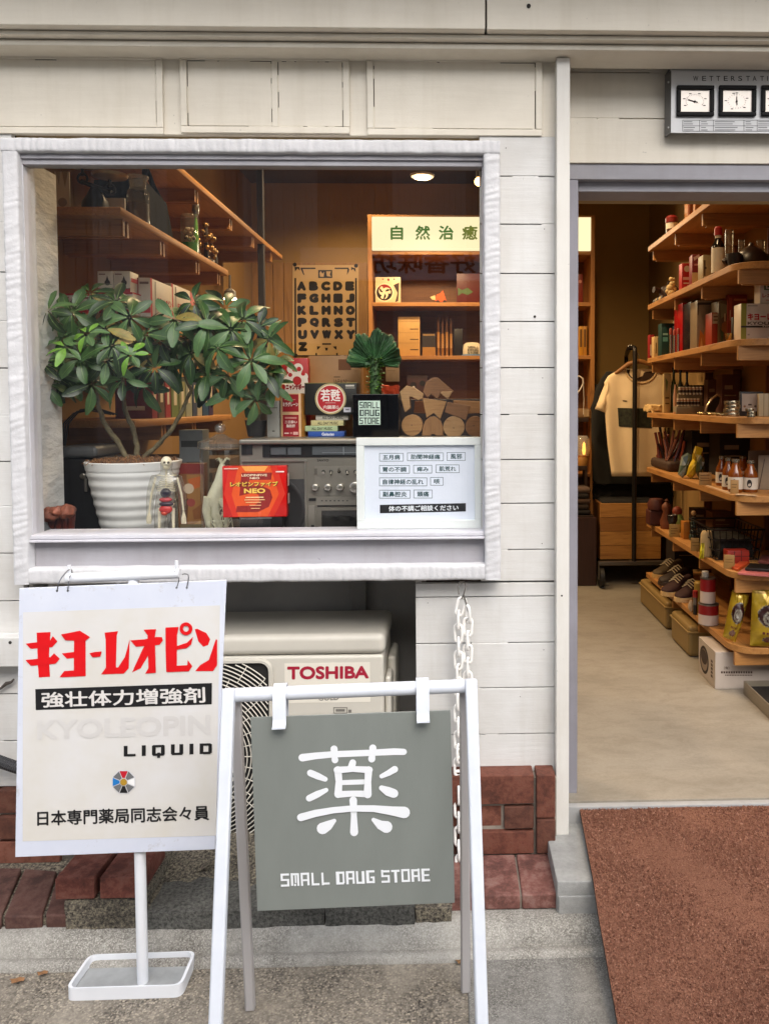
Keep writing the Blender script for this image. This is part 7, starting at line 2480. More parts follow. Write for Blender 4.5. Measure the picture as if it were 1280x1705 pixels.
ts, dep = shirt('cream_shirt', 'cream T-shirt with a dark printed landscape block hanging on the rack', rows, [([(1012, 626), (1009, 670), (1010, 688), (990, 681)], -0.002), ([(1106, 626), (1127, 681), (1108, 690), (1109, 668)], -0.002)], cream_t, YT_, 0.012)
def on_shirt(x, y, e):
    for j in range(len(rows) - 1):
        if rows[j][0] <= y <= rows[j + 1][0]:
            t = (y - rows[j][0]) / (rows[j + 1][0] - rows[j][0])
            xl, xr = [rows[j][q] + (rows[j + 1][q] - rows[j][q]) * t for q in (1, 2)]
    return P(x, y, YT_ + dep((x - xl) / (xr - xl), y) - e)
mb = MB()
def cloth_print(q, m_, e, n=16, mm=10):
    (x0, y0), (x1, y1), (x2, y2), (x3, y3) = q
    vs, fs = [], []
    for j in range(mm + 1):
        for k in range(n + 1):
            u, v = k / n, j / mm
            x = (x0 + (x1 - x0) * u) * (1 - v) + (x3 + (x2 - x3) * u) * v
            y = (y0 + (y1 - y0) * u) * (1 - v) + (y3 + (y2 - y3) * u) * v
            vs.append(on_shirt(x, y, e))
    for j in range(mm):
        for k in range(n):
            a = j * (n + 1) + k
            fs.append((a, a + 1, a + n + 2, a + n + 1))
    mb.m(m_).add(vs, face_to(vs, fs, Vector((0, -1, 0))))
cloth_print([(1028, 679), (1084, 680), (1085, 713), (1030, 710)], mat('#26281a', 0.8, var=0.95, vs=38), 0.0035)
cloth_print([(1036, 666), (1044, 667), (1043, 668.5), (1037, 668)], mat('#2a1c10', 0.8), 0.0035, 4, 2)
mb.build('print', ts)
mb = MB().m(mat('#c9a877', 0.85, var=0.05))
nk = [on_shirt(1041 + 0.0, 614.5, 0.006)] + [on_shirt(1067 - 26 * math.cos(R(a)), 615 + 23 * math.sin(R(a)), 0.005) for a in range(15, 166, 15)] + [on_shirt(1092, 614.5, 0.006)]
mb.tube(nk, 0.0045, 8)
mb.build('collar', ts, smooth=60)
mb = MB().m(mat('#3a2412', 0.9))
mb.add([on_shirt(1067 - 24 * math.cos(R(a)), 614.6 + 20 * math.sin(R(a)), 0.003) for a in range(0, 181, 15)], [tuple(range(13))])
mb.build('neck_opening', ts)
hg = MB().m(wood('#9c6a34', '#6d441c', 0, 1.4))
hp = lambda x, y: P(x, y, YT_ - 0.045)
hg.tube([P(1024, 622, YT_ - .005), hp(1046, 606), hp(1064, 601), hp(1082, 606), P(1103, 622, YT_ - .005)], [0.012, 0.017, 0.018, 0.017, 0.012], 10)
hg.m(mat('#8a857c', 0.3, 0.8)).tube([hp(1064, 600), hp(1064, 592), Vector((xp - 0.003, YT_ - .02, zrt + 0.018)), Vector((xp - .02, YT_ - .01, zrt + .022)), Vector((xp - .03, YT_, zrt + .012))], 0.003, 6)
solo(hg, 'coat_hanger', 'wooden coat hanger inside the neck of the cream T-shirt', 'hanger', smooth=60)
navy = mat('#16140f', 0.9, var=0.2, vs=10)
rows2 = [(618, 1010, 1090), (630, 1000, 1098), (650, 990, 1100), (690, 984, 1108), (740, 984, 1106), (800, 986, 1112), (806, 990, 1112)]
shirt('dark_shirt', 'black long garment hanging directly behind the cream T-shirt', rows2, [([(1003, 628), (1000, 660), (986, 694), (982, 680)], 0), ([(984, 680), (1004, 690), (1002, 796), (986, 790)], 0)], navy, YRk + 0.28, 0.02)
rows3 = [(640, 985, 1080), (660, 976, 1090), (700, 976, 1095), (780, 976, 1095), (792, 978, 1095)]
shirt('grey_shirt', 'dark grey garment at the back of the clothes rack', rows3, [([(985, 642), (984, 660), (980, 700), (974, 690)], 0)], mat('#2b2a2c', 0.9, var=0.15), YRk + 0.5, 0.02)
mb = MB().m(mat('#0f0d0b', 0.9, var=0.3))
a_, b_ = P(985, 835, YRk + .4), P(1112, 800, YRk + .4)
lump(mb, a_.x, b_.x, YRk + .3, YRk + .8, a_.z, P(1050, 803, YRk + .4).z, 0.02, 40)
solo(mb, 'dark_clothes', 'heap of black clothes on top of the pine crate behind the rack post', 'clothes heap', smooth=60)
# dark furniture in the doorway's left corner
YK = 5.6
ck = thing('counter_cabinet', 'dark wooden counter in the doorway corner beside the clothes rack', 'cabinet', (P(950, 950, YK).x, YK, ZF))
xk1 = P(993, 880, YK).x
xk0 = P(560, 880, YK).x
zk1 = P(970, 862, YK).z
MB().m(wood('#3b1f12', '#251208', 2, 0.8)).rbox(xk0, xk1, YK, YK + 0.29, ZF + .001, zk1, r=0.004).build('body', ck)
MB().m(mat('#2a1a10', 0.7)).rbox(xk0 + .02, xk1 - 0.02, YK + 0.02, YK + 0.29, zk1 + .0005, zk1 + 0.01, r=0.003).build('top', ck)
zcl = zk1 + 0.0105
for k, c_ in enumerate(('#1f1c1b', '#31261f', '#4a372c', '#2a2422', '#56443a')):
    mb = MB().m(mat(c_, 0.95, var=0.3, vs=18, bump=0.5, bs=60))
    h = 0.04
    x0_ = P(940 + 3 * (k % 2), 850, YK + .06).x
    x1_ = P(983 - 3 * (k % 2), 850, YK + .06).x
    mb.rbox(x0_, x1_, YK + .04, YK + .27, zcl + .0008, zcl + h, r=0.017, seg=3)
    solo(mb, 'folded_cloth', ('bottom', 'second lowest', 'middle', 'second highest', 'topmost')[k] + ' folded dark cloth of the pile on the counter', 'folded cloth', 'folded cloths on the counter')
    zcl += h
dk = MB().m(mat('#2a1608', 0.6))
zt_ = P(970, 776, 5.75).z
dk.rbox(P(900, 780, 5.75).x, P(978, 780, 5.75).x, 5.75, 5.88, zt_ - 0.03, zt_, r=0.003)
dk.rbox(P(974, 780, 5.75).x, P(978, 780, 5.75).x, 5.752, 5.88, zcl, zt_ - 0.0305, r=0.003)
solo(dk, 'small_ledge', 'small dark wooden ledge under the glowing table lamp', 'ledge')
lq = P(970, 750, 5.78)
tl = thing('table_lamp', 'small warm glowing lamp in the dark corner inside the doorway', 'lamp', (lq.x, 5.78, zt_))
MB().m(mat('#a8773a', 0.5)).lathe(lq.x, 5.8, [(0.035, zt_ + .0005), (0.045, zt_ + 0.05), (0.03, zt_ + .075)], 20).build('base', tl, smooth=50)
MB().m(glow('#ffb45a', 3.5 / EXPO)).lathe(lq.x + .012, 5.8, [(0.008, zt_ + .08), (0.014, zt_ + 0.11), (0.01, zt_ + .16), (0.002, zt_ + .175)], 14).build('bulb', tl, smooth=60)
MB().m(clear_glass((1, 0.8, 0.55), 1.5, 1.4, 0.25)).lathe(lq.x, 5.8, [(0.045, zt_ + .076), (0.06, zt_ + 0.12), (0.055, zt_ + .19), (0.035, zt_ + .22)], 20).build('shade', tl, smooth=60)
mb = MB().m(mat('#c9beb0', 0.4))
wq = lambda x, y: P(x, y, 5.85)
mb.tube([wq(960, 656), wq(966, 648), wq(971, 638), wq(970, 630), wq(964, 626), wq(958, 628)], 0.006, 8)
mb.tube([wq(971, 640), wq(972, 665), wq(971, 690)], 0.003, 6)
solo(mb, 'white_cable', 'white bent cable loop hanging on the bookcase end', 'cable', smooth=60)
pack('papers', 'small pale note block above the glowing table lamp', 'note', 962, 680, 981, 695, Y=5.86, depth=0.06, col='#8a6a48', prints=[('r', .5, .1, .95, .9, '#b99a72')])
MB_ = MB().m(mat('#2a1608', 0.6))
zq = P(970, 695.5, 5.86).z
MB_.rbox(P(930, 690, 5.83).x, P(980, 690, 5.83).x, 5.83, 5.899, zq - 0.03, zq - 0.0005, r=0.003)
solo(MB_, 'small_ledge', 'small dark ledge carrying the pale note block', 'ledge')
# black air vent above the back wall
mb = MB().m(mat('#171310', 0.7))
a_, b_ = P(1064, 331, 6.5), P(1160, 300, 6.5)
mb.rbox(a_.x, b_.x, 6.45, YBK - .001, a_.z, b_.z, r=0.006)
solo(mb, 'wall_unit', 'black box unit high on the back wall behind the top shelf', 'wall unit')

# ---- goods on the doorway shelves
def ys(px, x=1.31):
    return PX(px, 690, x).y
Z = lambda k: ZS[k] + 0.0006
amber = mat('#7d3f12', 0.15, coat=0.5)
blackg = mat('#15100d', 0.15, coat=0.5)
wlab = mat('#cfc6b6', 0.6)
turned('storage_jar', 'small dark jar with a dark red lid on the topmost doorway shelf', 'jar', 1118, 358, 386, [(mat('#4a3020', 0.3), [(9.5, 0), (9.5, .62)]), (wlab, [(9.7, .3), (9.7, .6)]), (mat('#6b1512', 0.4), [(10.5, .62), (10.5, .85), (7, .97), (1, 1)])], z=Z(1), Y=ys(1118))
turned('wooden_pole_toy', 'short brown turned wooden post on the topmost doorway shelf', 'ornament', 1149, 305, 362, [(mat('#8a4a20', 0.5), [(4.5, 0), (4.5, .7)]), (mat('#3a1a10', 0.5), [(7, .7), (9, .85), (8, .95), (3, 1)])], z=Z(1), Y=ys(1149))
pack('wooden_box', 'plain brown upright board standing on the topmost doorway shelf', 'board', 1157, 300, 1167, 360, Y=ys(1160, 1.36), z=Z(1), depth=0.2, col='#9a6630')
k2 = 2
mb = MB().m(mat('#2a1810', 0.45, var=0.1))
q = P(1114, 488, ys(1114, 1.36))
mb.lathe(q.x, q.y, [(0.05, Z(2)), (0.062, Z(2) + .03), (0.06, Z(2) + .08), (0.045, Z(2) + .1), (0.012, Z(2) + .108), (0.014, Z(2) + .13), (0.002, Z(2) + .135)], 20)
mb.tube([(q.x - .055, q.y, Z(2) + .075), (q.x - .1, q.y - .01, Z(2) + .08)], [0.016, 0.02], 10)
solo(mb, 'clay_teapot', 'dark brown side handled clay teapot at the far end of the second doorway shelf', 'teapot', smooth=50)
mb = MB().m(mat('#c9ad76', 0.6, var=0.1))
q = P(1117, 480, ys(1117, 1.29))
for (dx, dz, r_) in ((0, .02, .026), (-.006, .05, .022), (.008, .075, .018), (0, .1, .014), (.02, .045, .014), (-.02, .03, .014), (.014, .1, .01)):
    mb.ball((q.x + dx, q.y, Z(2) + dz), (r_, r_ * .7, r_), 10)
solo(mb, 'carved_figure', 'pale carved little figure in front of the dark clay teapot', 'figure', smooth=60)
mb = MB()
for k in range(5):
    q = P(1090 + 3.2 * k, 492, ys(1090 + 3.2 * k, 1.28))
    mb.m(mat(('#2a2018', '#8a7040', '#1a1412', '#b09560', '#3a2a1c')[k], 0.4)).lathe(q.x, q.y, [(.012, Z(2)), (.013, Z(2) + .015), (.006, Z(2) + .026), (.001, Z(2) + .03)], 12)
solo(mb, 'small_bells', 'handful of tiny dark and brass bells at the end of the second doorway shelf', 'bells', smooth=40)
lab_r = [('c', .5, .2, .3, '#d9c4a8'), ('r', .1, .5, .9, .6, '#d9a8a0'), ('r', .15, .7, .8, .75, '#e0c0b0')]
pack('red_carton', 'bright red small carton with a pale round top mark beside the carved figure', 'carton', 1135, 438, 1152, 470, Y=ys(1143), z=Z(2), depth=0.06, col='#b01e1c', prints=lab_r)
pack('red_carton', 'deep red and cream carton with white script on the second doorway shelf', 'carton', 1152, 423, 1170, 462, Y=ys(1161), z=Z(2), depth=0.08, col='#7d1016', prints=[('r', 0, .58, 1, 1, '#c9a878'), ('p', [(.1, .1), (.6, .0), (.7, .08), (.2, .2)], '#d8b0a8'), ('r', .2, .3, .8, .36, '#c98078')], yaw=-6)
pack('pale_carton', 'pale beige carton with small dark marks between the red carton and the sauce bottle', 'carton', 1170, 424, 1184, 452, Y=ys(1177), z=Z(2), depth=0.08, col='#9a8a68', prints=[('r', .1, .2, .3, .8, '#4a3a24'), ('c', .3, .5, .14, '#3a2c1c')])
turned('sauce_bottle', 'dark bottle with a red cap and a white label on the second doorway shelf', 'bottle', 1195, 377, 447, [(blackg, [(10.5, 0), (10.5, .56), (9.5, .64), (5.5, .72), (4.8, .82)]), (wlab, [(10.8, .06), (10.8, .56)]), (mat('#c9b8a0', .5), [(5.2, .74), (5.2, .82)]), (mat('#9a1a1a', 0.4), [(6.4, .82), (6.4, .97), (4, 1)])], z=Z(2), Y=ys(1195))
turned('glass_tumbler', 'clear straight glass with a brown foot beside the sauce bottle', 'glass', 1213, 383, 442, [(mat('#5a3a1a', .3), [(6, 0), (6, .08)]), (clear_glass((.9, .85, .75), 2.0, 1.5, 0.04), [(6.5, .08), (6.5, 1)])], z=Z(2), Y=3.68)
mb = MB().m(mat('#24140e', 0.35, var=0.1))
q = P(1250, 420, 3.62)
mb.lathe(q.x, 3.62, [(.05, Z(2)), (.085, Z(2) + .02), (.08, Z(2) + .05), (.04, Z(2) + .085), (.012, Z(2) + .1), (.008, Z(2) + .115)], 24)
mb.tube([(q.x - .07, 3.62, Z(2) + .04), (q.x - .12, 3.6, Z(2) + .028), (q.x - .13, 3.6, Z(2) + .02)], [.02, .018, .016], 10)
solo(mb, 'incense_pot', 'dark brown lidded pot with a low spout near the glasses, second doorway shelf', 'pot', smooth=50)
turned('glass_cup', 'small glass cup behind the dark lidded pot', 'glass', 1234, 400, 424, [(clear_glass((.9, .85, .75), 2.4, 1.5, 0.08), [(5, 0), (5.2, 1)])], z=Z(2), Y=3.72)
turned('candle_glass', 'small glass with a bright rim beside the dark lidded pot', 'glass', 1266, 400, 424, [(clear_glass((.95, .88, .75), 2.4, 1.5, 0.1), [(4, 0), (6, .6), (6.5, 1)])], z=Z(2), Y=3.66)
turned('dried_roots', 'shallow dark bowl at the edge of the second doorway shelf', 'bowl', 1222, 420, 431, [(mat('#1c1310', .5), [(9, 0), (12, .5), (12.5, .9), (11, .92), (3, .5)])], z=Z(2), Y=3.57)
# third shelf
pack('tube_carton', 'narrow red carton at the far end of the third doorway shelf', 'carton', 1081, 557, 1089, 594, Y=ys(1085), z=Z(3), depth=.05, col='#8f1a1c', prints=[('r', .1, .4, .9, .85, '#c9a890')])
pack('cream_carton', 'narrow cream carton beside the narrow red one on the third doorway shelf', 'carton', 1088.5, 560, 1102, 592, Y=ys(1095, 1.3), z=Z(3), depth=.06, col='#c9a872', prints=[('r', .45, .05, .52, .95, '#8a6838'), ('r', .2, .3, .35, .8, '#8a6838')])
pack('green_carton', 'dark teal carton on the third doorway shelf', 'carton', 1101, 538, 1127, 588, Y=ys(1114, 1.33), z=Z(3), depth=.08, col='#123a34', prints=[('r', .08, .3, .4, .36, '#8ab0a0'), ('r', .08, .42, .4, .55, '#5f9a90'), ('r', 0, .0, 1, .1, '#0d2a24')])
turned('white_cap_bottle', 'dark bottle with a pointed white cap behind the teal carton', 'bottle', 1123, 526, 580, [(mat('#20303a', .3), [(7, 0), (7, .75), (4, .82)]), (mat('#d8c9a0', .5), [(3.6, .82), (2.6, .9), (2, 1)])], z=Z(3), Y=ys(1123, 1.40))
for k in range(3):
    turned('foil_tube', 'shiny silver and red tube in front of the teal carton, ' + ('first by the carton edge', 'middle of three', 'beside the blue carton')[k], 'tube', 1116.5 + 6.2 * k, 546 + 2 * (k % 2), 588, [(mat('#b0a590', .18, .9), [(2.6, 0), (2.8, .75)]), (mat('#8f3a2c', .4), [(2.8, .75), (2.8, .93), (1.8, 1)])], z=Z(3), Y=ys(1117 + 6.2 * k, 1.285), group='foil tubes on the third shelf')
pack('blue_carton', 'slim dark blue carton between the foil tubes and the red book', 'carton', 1127, 540, 1135, 584, Y=ys(1131, 1.35), z=Z(3), depth=.1, col='#1c2c3c', prints=[('r', .6, .1, .9, .95, '#7a8894')])
pack('red_book', 'glossy red upright book on the third doorway shelf', 'book', 1135.5, 504, 1149, 580, Y=ys(1142), z=Z(3), depth=.16, col='#a3141a', rough=.2, prints=[('r', .15, .22, .7, .26, '#d89a90'), ('r', .5, .34, .8, .36, '#d89a90')])
pack('black_book', 'black upright book with a silver spine beside the red book', 'book', 1149.5, 502, 1159.5, 577, Y=ys(1155), z=Z(3), depth=.17, col='#16161c', rough=.25, prints=[('r', .0, .02, .14, .98, '#7a7078'), ('r', .3, .08, .9, .12, '#8a8a90'), ('r', .4, .8, .9, .97, '#c9b48a')])
pack('grey_book', 'tall grey and orange picture box on the third doorway shelf', 'box', 1160, 500, 1185, 574, Y=ys(1172, 1.33), z=Z(3), depth=.12, col='#8a7a64', rough=.25, prints=[('r', .08, .04, .95, .09, '#3a2c20'), ('r', .02, .05, .08, .3, '#2a201a'), ('p', [(.1, .98), (.2, .6), (.45, .72), (.6, .45), (.95, .4), (.95, .98)], '#b8702a'), ('p', [(.2, .98), (.3, .75), (.4, .98)], '#d9a860'), ('p', [(.55, .98), (.6, .7), (.68, .98)], '#d9a860')])
pack('orange_carton', 'red orange carton with a small label code beside the grey picture box', 'carton', 1184.5, 520, 1197, 570, Y=ys(1190, 1.34), z=Z(3), depth=.1, col='#8f2c14', prints=[('r', .1, .03, .9, .32, '#b8a890'), ('r', .2, .1, .8, .14, '#6a5040'), ('r', .2, .2, .8, .24, '#6a5040')])
pack('herb_carton', 'mottled green and brown carton behind the brass bowl', 'carton', 1196, 500, 1214, 567, Y=ys(1205, 1.38), z=Z(3), depth=.12, col='#5a4a30', prints=[('p', [(.1, .05), (.8, .1), (.7, .3), (.2, .4)], '#7a7a5a'), ('p', [(.3, .5), (.9, .4), (.9, .7), (.2, .8)], '#8a5a2c'), ('p', [(.1, .6), (.5, .7), (.3, .95)], '#3a4a2c'), ('r', .5, .28, .62, .45, '#c9b890')])
pack('tall_red_carton', 'tall dull red carton standing behind the black framed card', 'carton', 1211, 490, 1243, 565, Y=3.95, z=Z(3), depth=.15, col='#7a2c1a', prints=[('r', .05, .06, .22, .9, '#98402a'), ('r', .3, .08, .95, .12, '#a86a4a'), ('r', .25, .55, .35, .72, '#d9c0a0'), ('r', .1, .3, .16, .5, '#d0a890')])
turned('brass_bowl', 'small shiny brass bowl in front of the mottled carton', 'bowl', 1213, 555, 568, [(mat('#b99a60', .18, .9), [(3, 0), (5.5, .5), (6, 1), (5.4, 1), (2, .4)])], z=Z(3), Y=ys(1213, 1.30))
pack('framed_card', 'dark framed grey card leaning beside the white and green carton', 'frame', 1219, 528, 1234, 566, Y=3.75, z=Z(3), depth=.02, col='#1f1a18', prints=[('r', .12, .06, .92, .95, '#57504c')])
zc3 = Z(3)
pack('product_carton', 'large white carton with a green end and red katakana on the third doorway shelf', 'carton', 1233, 505, 1324, 562, Y=3.56, z=zc3, depth=.09, col='#d2c6b8', prints=[
    ('r', 0, 0, .1, 1, '#8a8a1e'), ('r', 0, .6, 1, .65, '#1c1714'), ('t', 'キヨーレオピン', .12, .26, .92, .45, '#b3181c', .05), ('t', 'KYOLEOPIN', .12, .49, .9, .575, '#4a3a2c', .04), ('r', .12, .05, .3, .075, '#8a7a6a'), ('t', 'LIQUID', .4, .605, .7, .645, '#e8e0d4', .03), ('r', .12, .82, .16, .86, '#9a8e80')], rough=.35)
zc4 = P(1270, 504, 3.56).z
pack('small_carton', 'white carton with a green square mark standing on the large white and green carton', 'carton', 1265, 462, 1312, 504, Y=3.575, z=zc4, depth=.07, col='#cfc3b4', prints=[('r', .14, .16, .5, .48, '#3c5a24'), ('r', .2, .21, .44, .43, '#cfc3b4'), ('r', .25, .26, .39, .38, '#3c5a24'), ('t', 'レオピン', .08, .6, .8, .78, '#a82020', .03), ('r', .2, .86, .6, .89, '#a82020')])
# fourth shelf (top seen from just above)
mb = MB().m(mat('#c9a870', .8, var=.12, vs=30))
F4 = lambda px, X=1.33: Vector((X, PX(px, 690, X).y, Z(4)))
q = F4(1094)
lump(mb, q.x - .06, q.x + .06, q.y - .1, q.y + .1, Z(4) + .006, Z(4) + .045, .012, 50)
solo(mb, 'cloth_pouch', 'crumpled cream cloth pouch at the far end of the fourth doorway shelf', 'pouch', smooth=60)
pack('green_label_tube', 'tall white packet with green sketches beside the shirt on the fourth doorway shelf', 'packet', 1105, 622, 1116, 672, Y=Yfar - .12, z=Z(4), depth=.04, col='#b8a070', prints=[('p', [(.2, .1), (.6, .2), (.4, .5)], '#5a6a3a'), ('r', .2, .6, .8, .64, '#5a4a2a'), ('r', .2, .75, .8, .78, '#5a4a2a')])
for k, (x, c_, l_) in enumerate(((1121, '#3c4a1c', 'olive green bottle at the back of the fourth doorway shelf'), (1132, '#20281c', 'dark green bottle at the back of the fourth doorway shelf'), (1143, '#17150f', 'black bottle at the back of the fourth doorway shelf'))):
    turned('tall_bottle', l_, 'bottle', x, 612 + 3 * k, 686, [(mat(c_, .2, coat=.4), [(5, 0), (5, .6), (2, .75), (2, .95)]), (mat('#2a1c10', .4), [(2.4, .95), (2.4, 1)])], z=Z(4), Y=Yfar - .1 - .12 * k, group='bottles behind the lip sticks')
turned('pink_tube', 'slim pink upright tube at the front of the lip balm stand', 'tube', 1123.5, 640, 685, [(mat('#b98a6a', .4), [(3, 0), (3, .6), (1, 1)])], z=Z(4), Y=F4(1123, 1.29).y)
yb4 = F4(1146, 1.33).y
rkd = thing('balm_stand', 'low clear stand holding two rows of small white tubes on the fourth doorway shelf', 'display stand', (P(1145, 684, yb4).x, yb4, Z(4)))
m2 = MB().m(mat('#8a7a60', .4)).pxbox(1127, 676, 1171, 686, yb4, .08)
m2.m(mat('#7a6a50', .4)).pxbox(1129, 655, 1169, 676, yb4 + .05, .03)
m2.build('rack', rkd)
for row, (y0_, y1_, xs_) in enumerate(((663, 677, (1128, 1133.5, 1139, 1144.5, 1150, 1155.5, 1161)), (644, 657, (1131, 1136.5, 1142, 1147.5, 1154, 1159.5, 1165)))):
    for x in xs_:
        q0, q1 = P(x + 1.2, y1_, yb4 + .012 + .045 * row), P(x + 1.2, y0_, yb4 + .012 + .045 * row)
        MB().m(mat('#cfc0a8', .4)).tube([q0, q1], 0.0098, 10).m(mat('#3a2c24', .5)).tube([q0.lerp(q1, .25), q0.lerp(q1, .6)], 0.0102, 10).m(mat('#a8674a', .5)).tube([q0.lerp(q1, .7), q0.lerp(q1, .8)], 0.0102, 10).build('lip_balm', rkd, smooth=50)
mb = MB().m(mat('#20160f', .3))
c_ = F4(1186, 1.36)
o_ = [P(x, y, c_.y) for x, y in ((1173, 678), (1177, 664), (1185, 652), (1194, 645), (1199, 648), (1197, 660), (1190, 672), (1184, 678))]
mb.prism([p + Vector((0, 0, Z(4) - P(1173, 678, c_.y).z + .0005)) for p in o_], Vector((0, .03, 0)))
mb.m(mat('#a88a60', .25, .5)).tube([p + Vector((0, -.002, Z(4) - P(1173, 678, c_.y).z + .001)) for p in o_[:5]], .006, 8)
solo(mb, 'hand_mirror', 'dark oval leaning mirror with a pale rim between the white tubes and the tins', 'mirror')
def scatter(lab, nm, cat, px0, px1, py, mats_, n, kind):
    mb = MB()
    for k in range(n):
        x = px0 + (px1 - px0) * random.random()
        q = F4(x, random.uniform(1.27, 1.36))
        q.z += .004
        mb.m(random.choice(mats_))
        a = random.uniform(0, 3.14)
        l = random.uniform(.015, .035)
        mb.tube([q + Vector((-math.cos(a) * l, -math.sin(a) * l, .001)), q + Vector((0, 0, .006)), q + Vector((math.cos(a) * l, math.sin(a) * l, .002))], [.003, .006, .008], 8)
    solo(mb, nm, lab, cat, smooth=60)
brass = [mat('#b09a6a', .2, .9), mat('#8a7a5a', .25, .9), mat('#c0aa7c', .25, .8)]
scatter('loose pile of shiny metal clips and spoons at the edge of the fourth doorway shelf', 'metal_spoons', 'spoons', 1165, 1212, 688, brass, 26, 0)
pack('grey_tray', 'long low grey tray in front of the white tubes', 'tray', 1126, 677.5, 1168, 687, Y=yb4 - .02, z=Z(4), depth=.018, col='#7d725e')
for k, (x, n, l_) in enumerate(((1224, 4, 'stack of four shallow silver tins on the fourth doorway shelf'), (1251, 3, 'short stack of small silver tins before the framed white card'))):
    q = F4(x, 1.3)
    mb = MB().m(mat('#a89c84', .22, .85, var=.1))
    r_ = (13, 7)[k] / S(q.y)
    for j in range(n):
        h = (.018, .013)[k]
        mb.lathe(q.x + random.uniform(-.006, .006), q.y + r_, [(r_ * .96, Z(4) + h * j), (r_, Z(4) + h * j + .003), (r_, Z(4) + h * j + h * .8), (r_ * .97, Z(4) + h * j + h * .97), (.001, Z(4) + h * j + h * .98)], 24)
    solo(mb, 'tin_stack', l_, 'tins', smooth=40)
pack('framed_card', 'white card in a black frame leaning at the near end of the fourth doorway shelf', 'frame', 1232, 652, 1270, 690, Y=3.66, z=Z(4), depth=.02, col='#14100f', prints=[('r', .08, .08, .75, .8, '#b8a898'), ('r', .35, .5, .5, .56, '#4a3a30'), ('c', .2, .6, .05, '#8a5a3a'), ('c', .65, .6, .05, '#5a4a3a')], yaw=-4)
pack('card_stack', 'stack of upright pale cards at the near end of the fourth doorway shelf', 'cards', 1264, 655, 1300, 696, Y=3.58, z=Z(4), depth=.06, col='#b8a888', prints=[('r', .2, 0, .23, 1, '#7a6848'), ('r', .4, 0, .43, 1, '#8a7858'), ('r', .6, 0, .63, 1, '#7a6848')], yaw=-14)
# fifth shelf
bk = thing('snack_basket', 'dark woven basket of dried sticks in clear packets, far end of the bottle shelf', 'basket', tuple(PZ(1112, 790, Z(5))))
q = PZ(1110, 786, Z(5))
mb = MB().m(mat('#3a2414', .7, var=.3, vs=40, bump=.8, bs=90))
mb.rbox(XE + .03, XE + .2, q.y, q.y + .42, Z(5), Z(5) + .06, r=.02, seg=3)
q.x = XE + .115
mb.build('basket', bk)
mb = MB()
for k in range(26):
    a = q + Vector((random.uniform(-.07, .08), random.uniform(.02, .46), .06))
    d = Vector((random.uniform(-.03, .1), random.uniform(-.02, .04), random.uniform(.09, .2)))
    mb.m(mat(('#4a1c12', '#6a2a18', '#7a4a3a', '#2a120c', '#8a3a20')[k % 5], .3)).tube([a, a + d * .5 + Vector((.006, 0, 0)), a + d], .009, 6)
mb.build('dried_sticks', bk, smooth=60)
def crumple(name, lab, cat, pts, Y, th, cols, z=None, amp=.006):
    mb = MB()
    n = len(pts)
    pp = [P(*p, Y) for p in pts]
    if z is not None:
        dz = z - min(p.z for p in pp)
        for p in pp: p.z += dz
    c = sum(pp, Vector()) / n
    rings = []
    for (s_, d) in ((1.0, 0), (.85, -.6), (.5, -1.0), (.15, -1.1)):
        rings.append([c + (p - c) * s_ + Vector((0, d * th * .5 + amp * random.uniform(-1, 1), 0)) for p in pp])
    back = [c + (p - c) * .7 + Vector((0, th * .5, 0)) for p in pp]
    vs = [p for r_ in rings for p in r_] + back
    for r_ in range(3):
        for k in range(n):
            mb.m(cols[(k * 7 + r_ * 3) % len(cols)])
            a = r_ * n
            mb.add([vs[a + k], vs[a + (k + 1) % n], vs[a + n + (k + 1) % n], vs[a + n + k]], [(0, 1, 2, 3)])
    mb.m(cols[0]).add(rings[3], [tuple(range(n))])
    mb.add(rings[0] + back, [(k, n + k, n + (k + 1) % n, (k + 1) % n) for k in range(n)] + [tuple(range(2 * n - 1, n - 1, -1))])
    return solo(mb, name, lab, cat, smooth=25)
yy5 = PZ(1150, 797, Z(5)).y
crumple('snack_packet', 'crumpled bright yellow packet twisted at the top on the bottle shelf', 'packet', [(1142, 780), (1146, 765), (1153, 752), (1154, 740), (1158, 730), (1170, 734), (1170, 746), (1162, 757), (1158, 768), (1157, 780), (1151, 785)], yy5, .05, [mat('#b8981c', .3, coat=.3), mat('#d0b02a', .25, coat=.4), mat('#8f6f14', .3)], Z(5))
crumple('snack_packet', 'crumpled silvery teal packet beside the yellow one on the bottle shelf', 'packet', [(1128, 780), (1131, 765), (1134, 750), (1145, 744), (1152, 748), (1146, 762), (1144, 780), (1136, 786)], yy5 + .05, .05, [mat('#5a6a5a', .25, coat=.3), mat('#8a9080', .2, coat=.4), mat('#3a4a44', .3)], Z(5))
crumple('snack_packet', 'dark green crumpled packet behind the leaning price card', 'packet', [(1158, 782), (1160, 764), (1166, 752), (1172, 757), (1172, 772), (1171, 790), (1165, 794)], yy5 - .06, .05, [mat('#26301c', .3), mat('#3a3a1c', .3), mat('#6a5a30', .3)], Z(5))
pack('price_card', 'tilted tan price card left of the amber bottles', 'price card', 1164, 787, 1184, 808, z=Z(5), depth=.004, col='#a8804a', prints=[('r', .1, .2, .9, .26, '#6a4a22'), ('r', .1, .4, .8, .46, '#6a4a22'), ('r', .1, .6, .85, .66, '#6a4a22')], yaw=-12)
for_mark = []
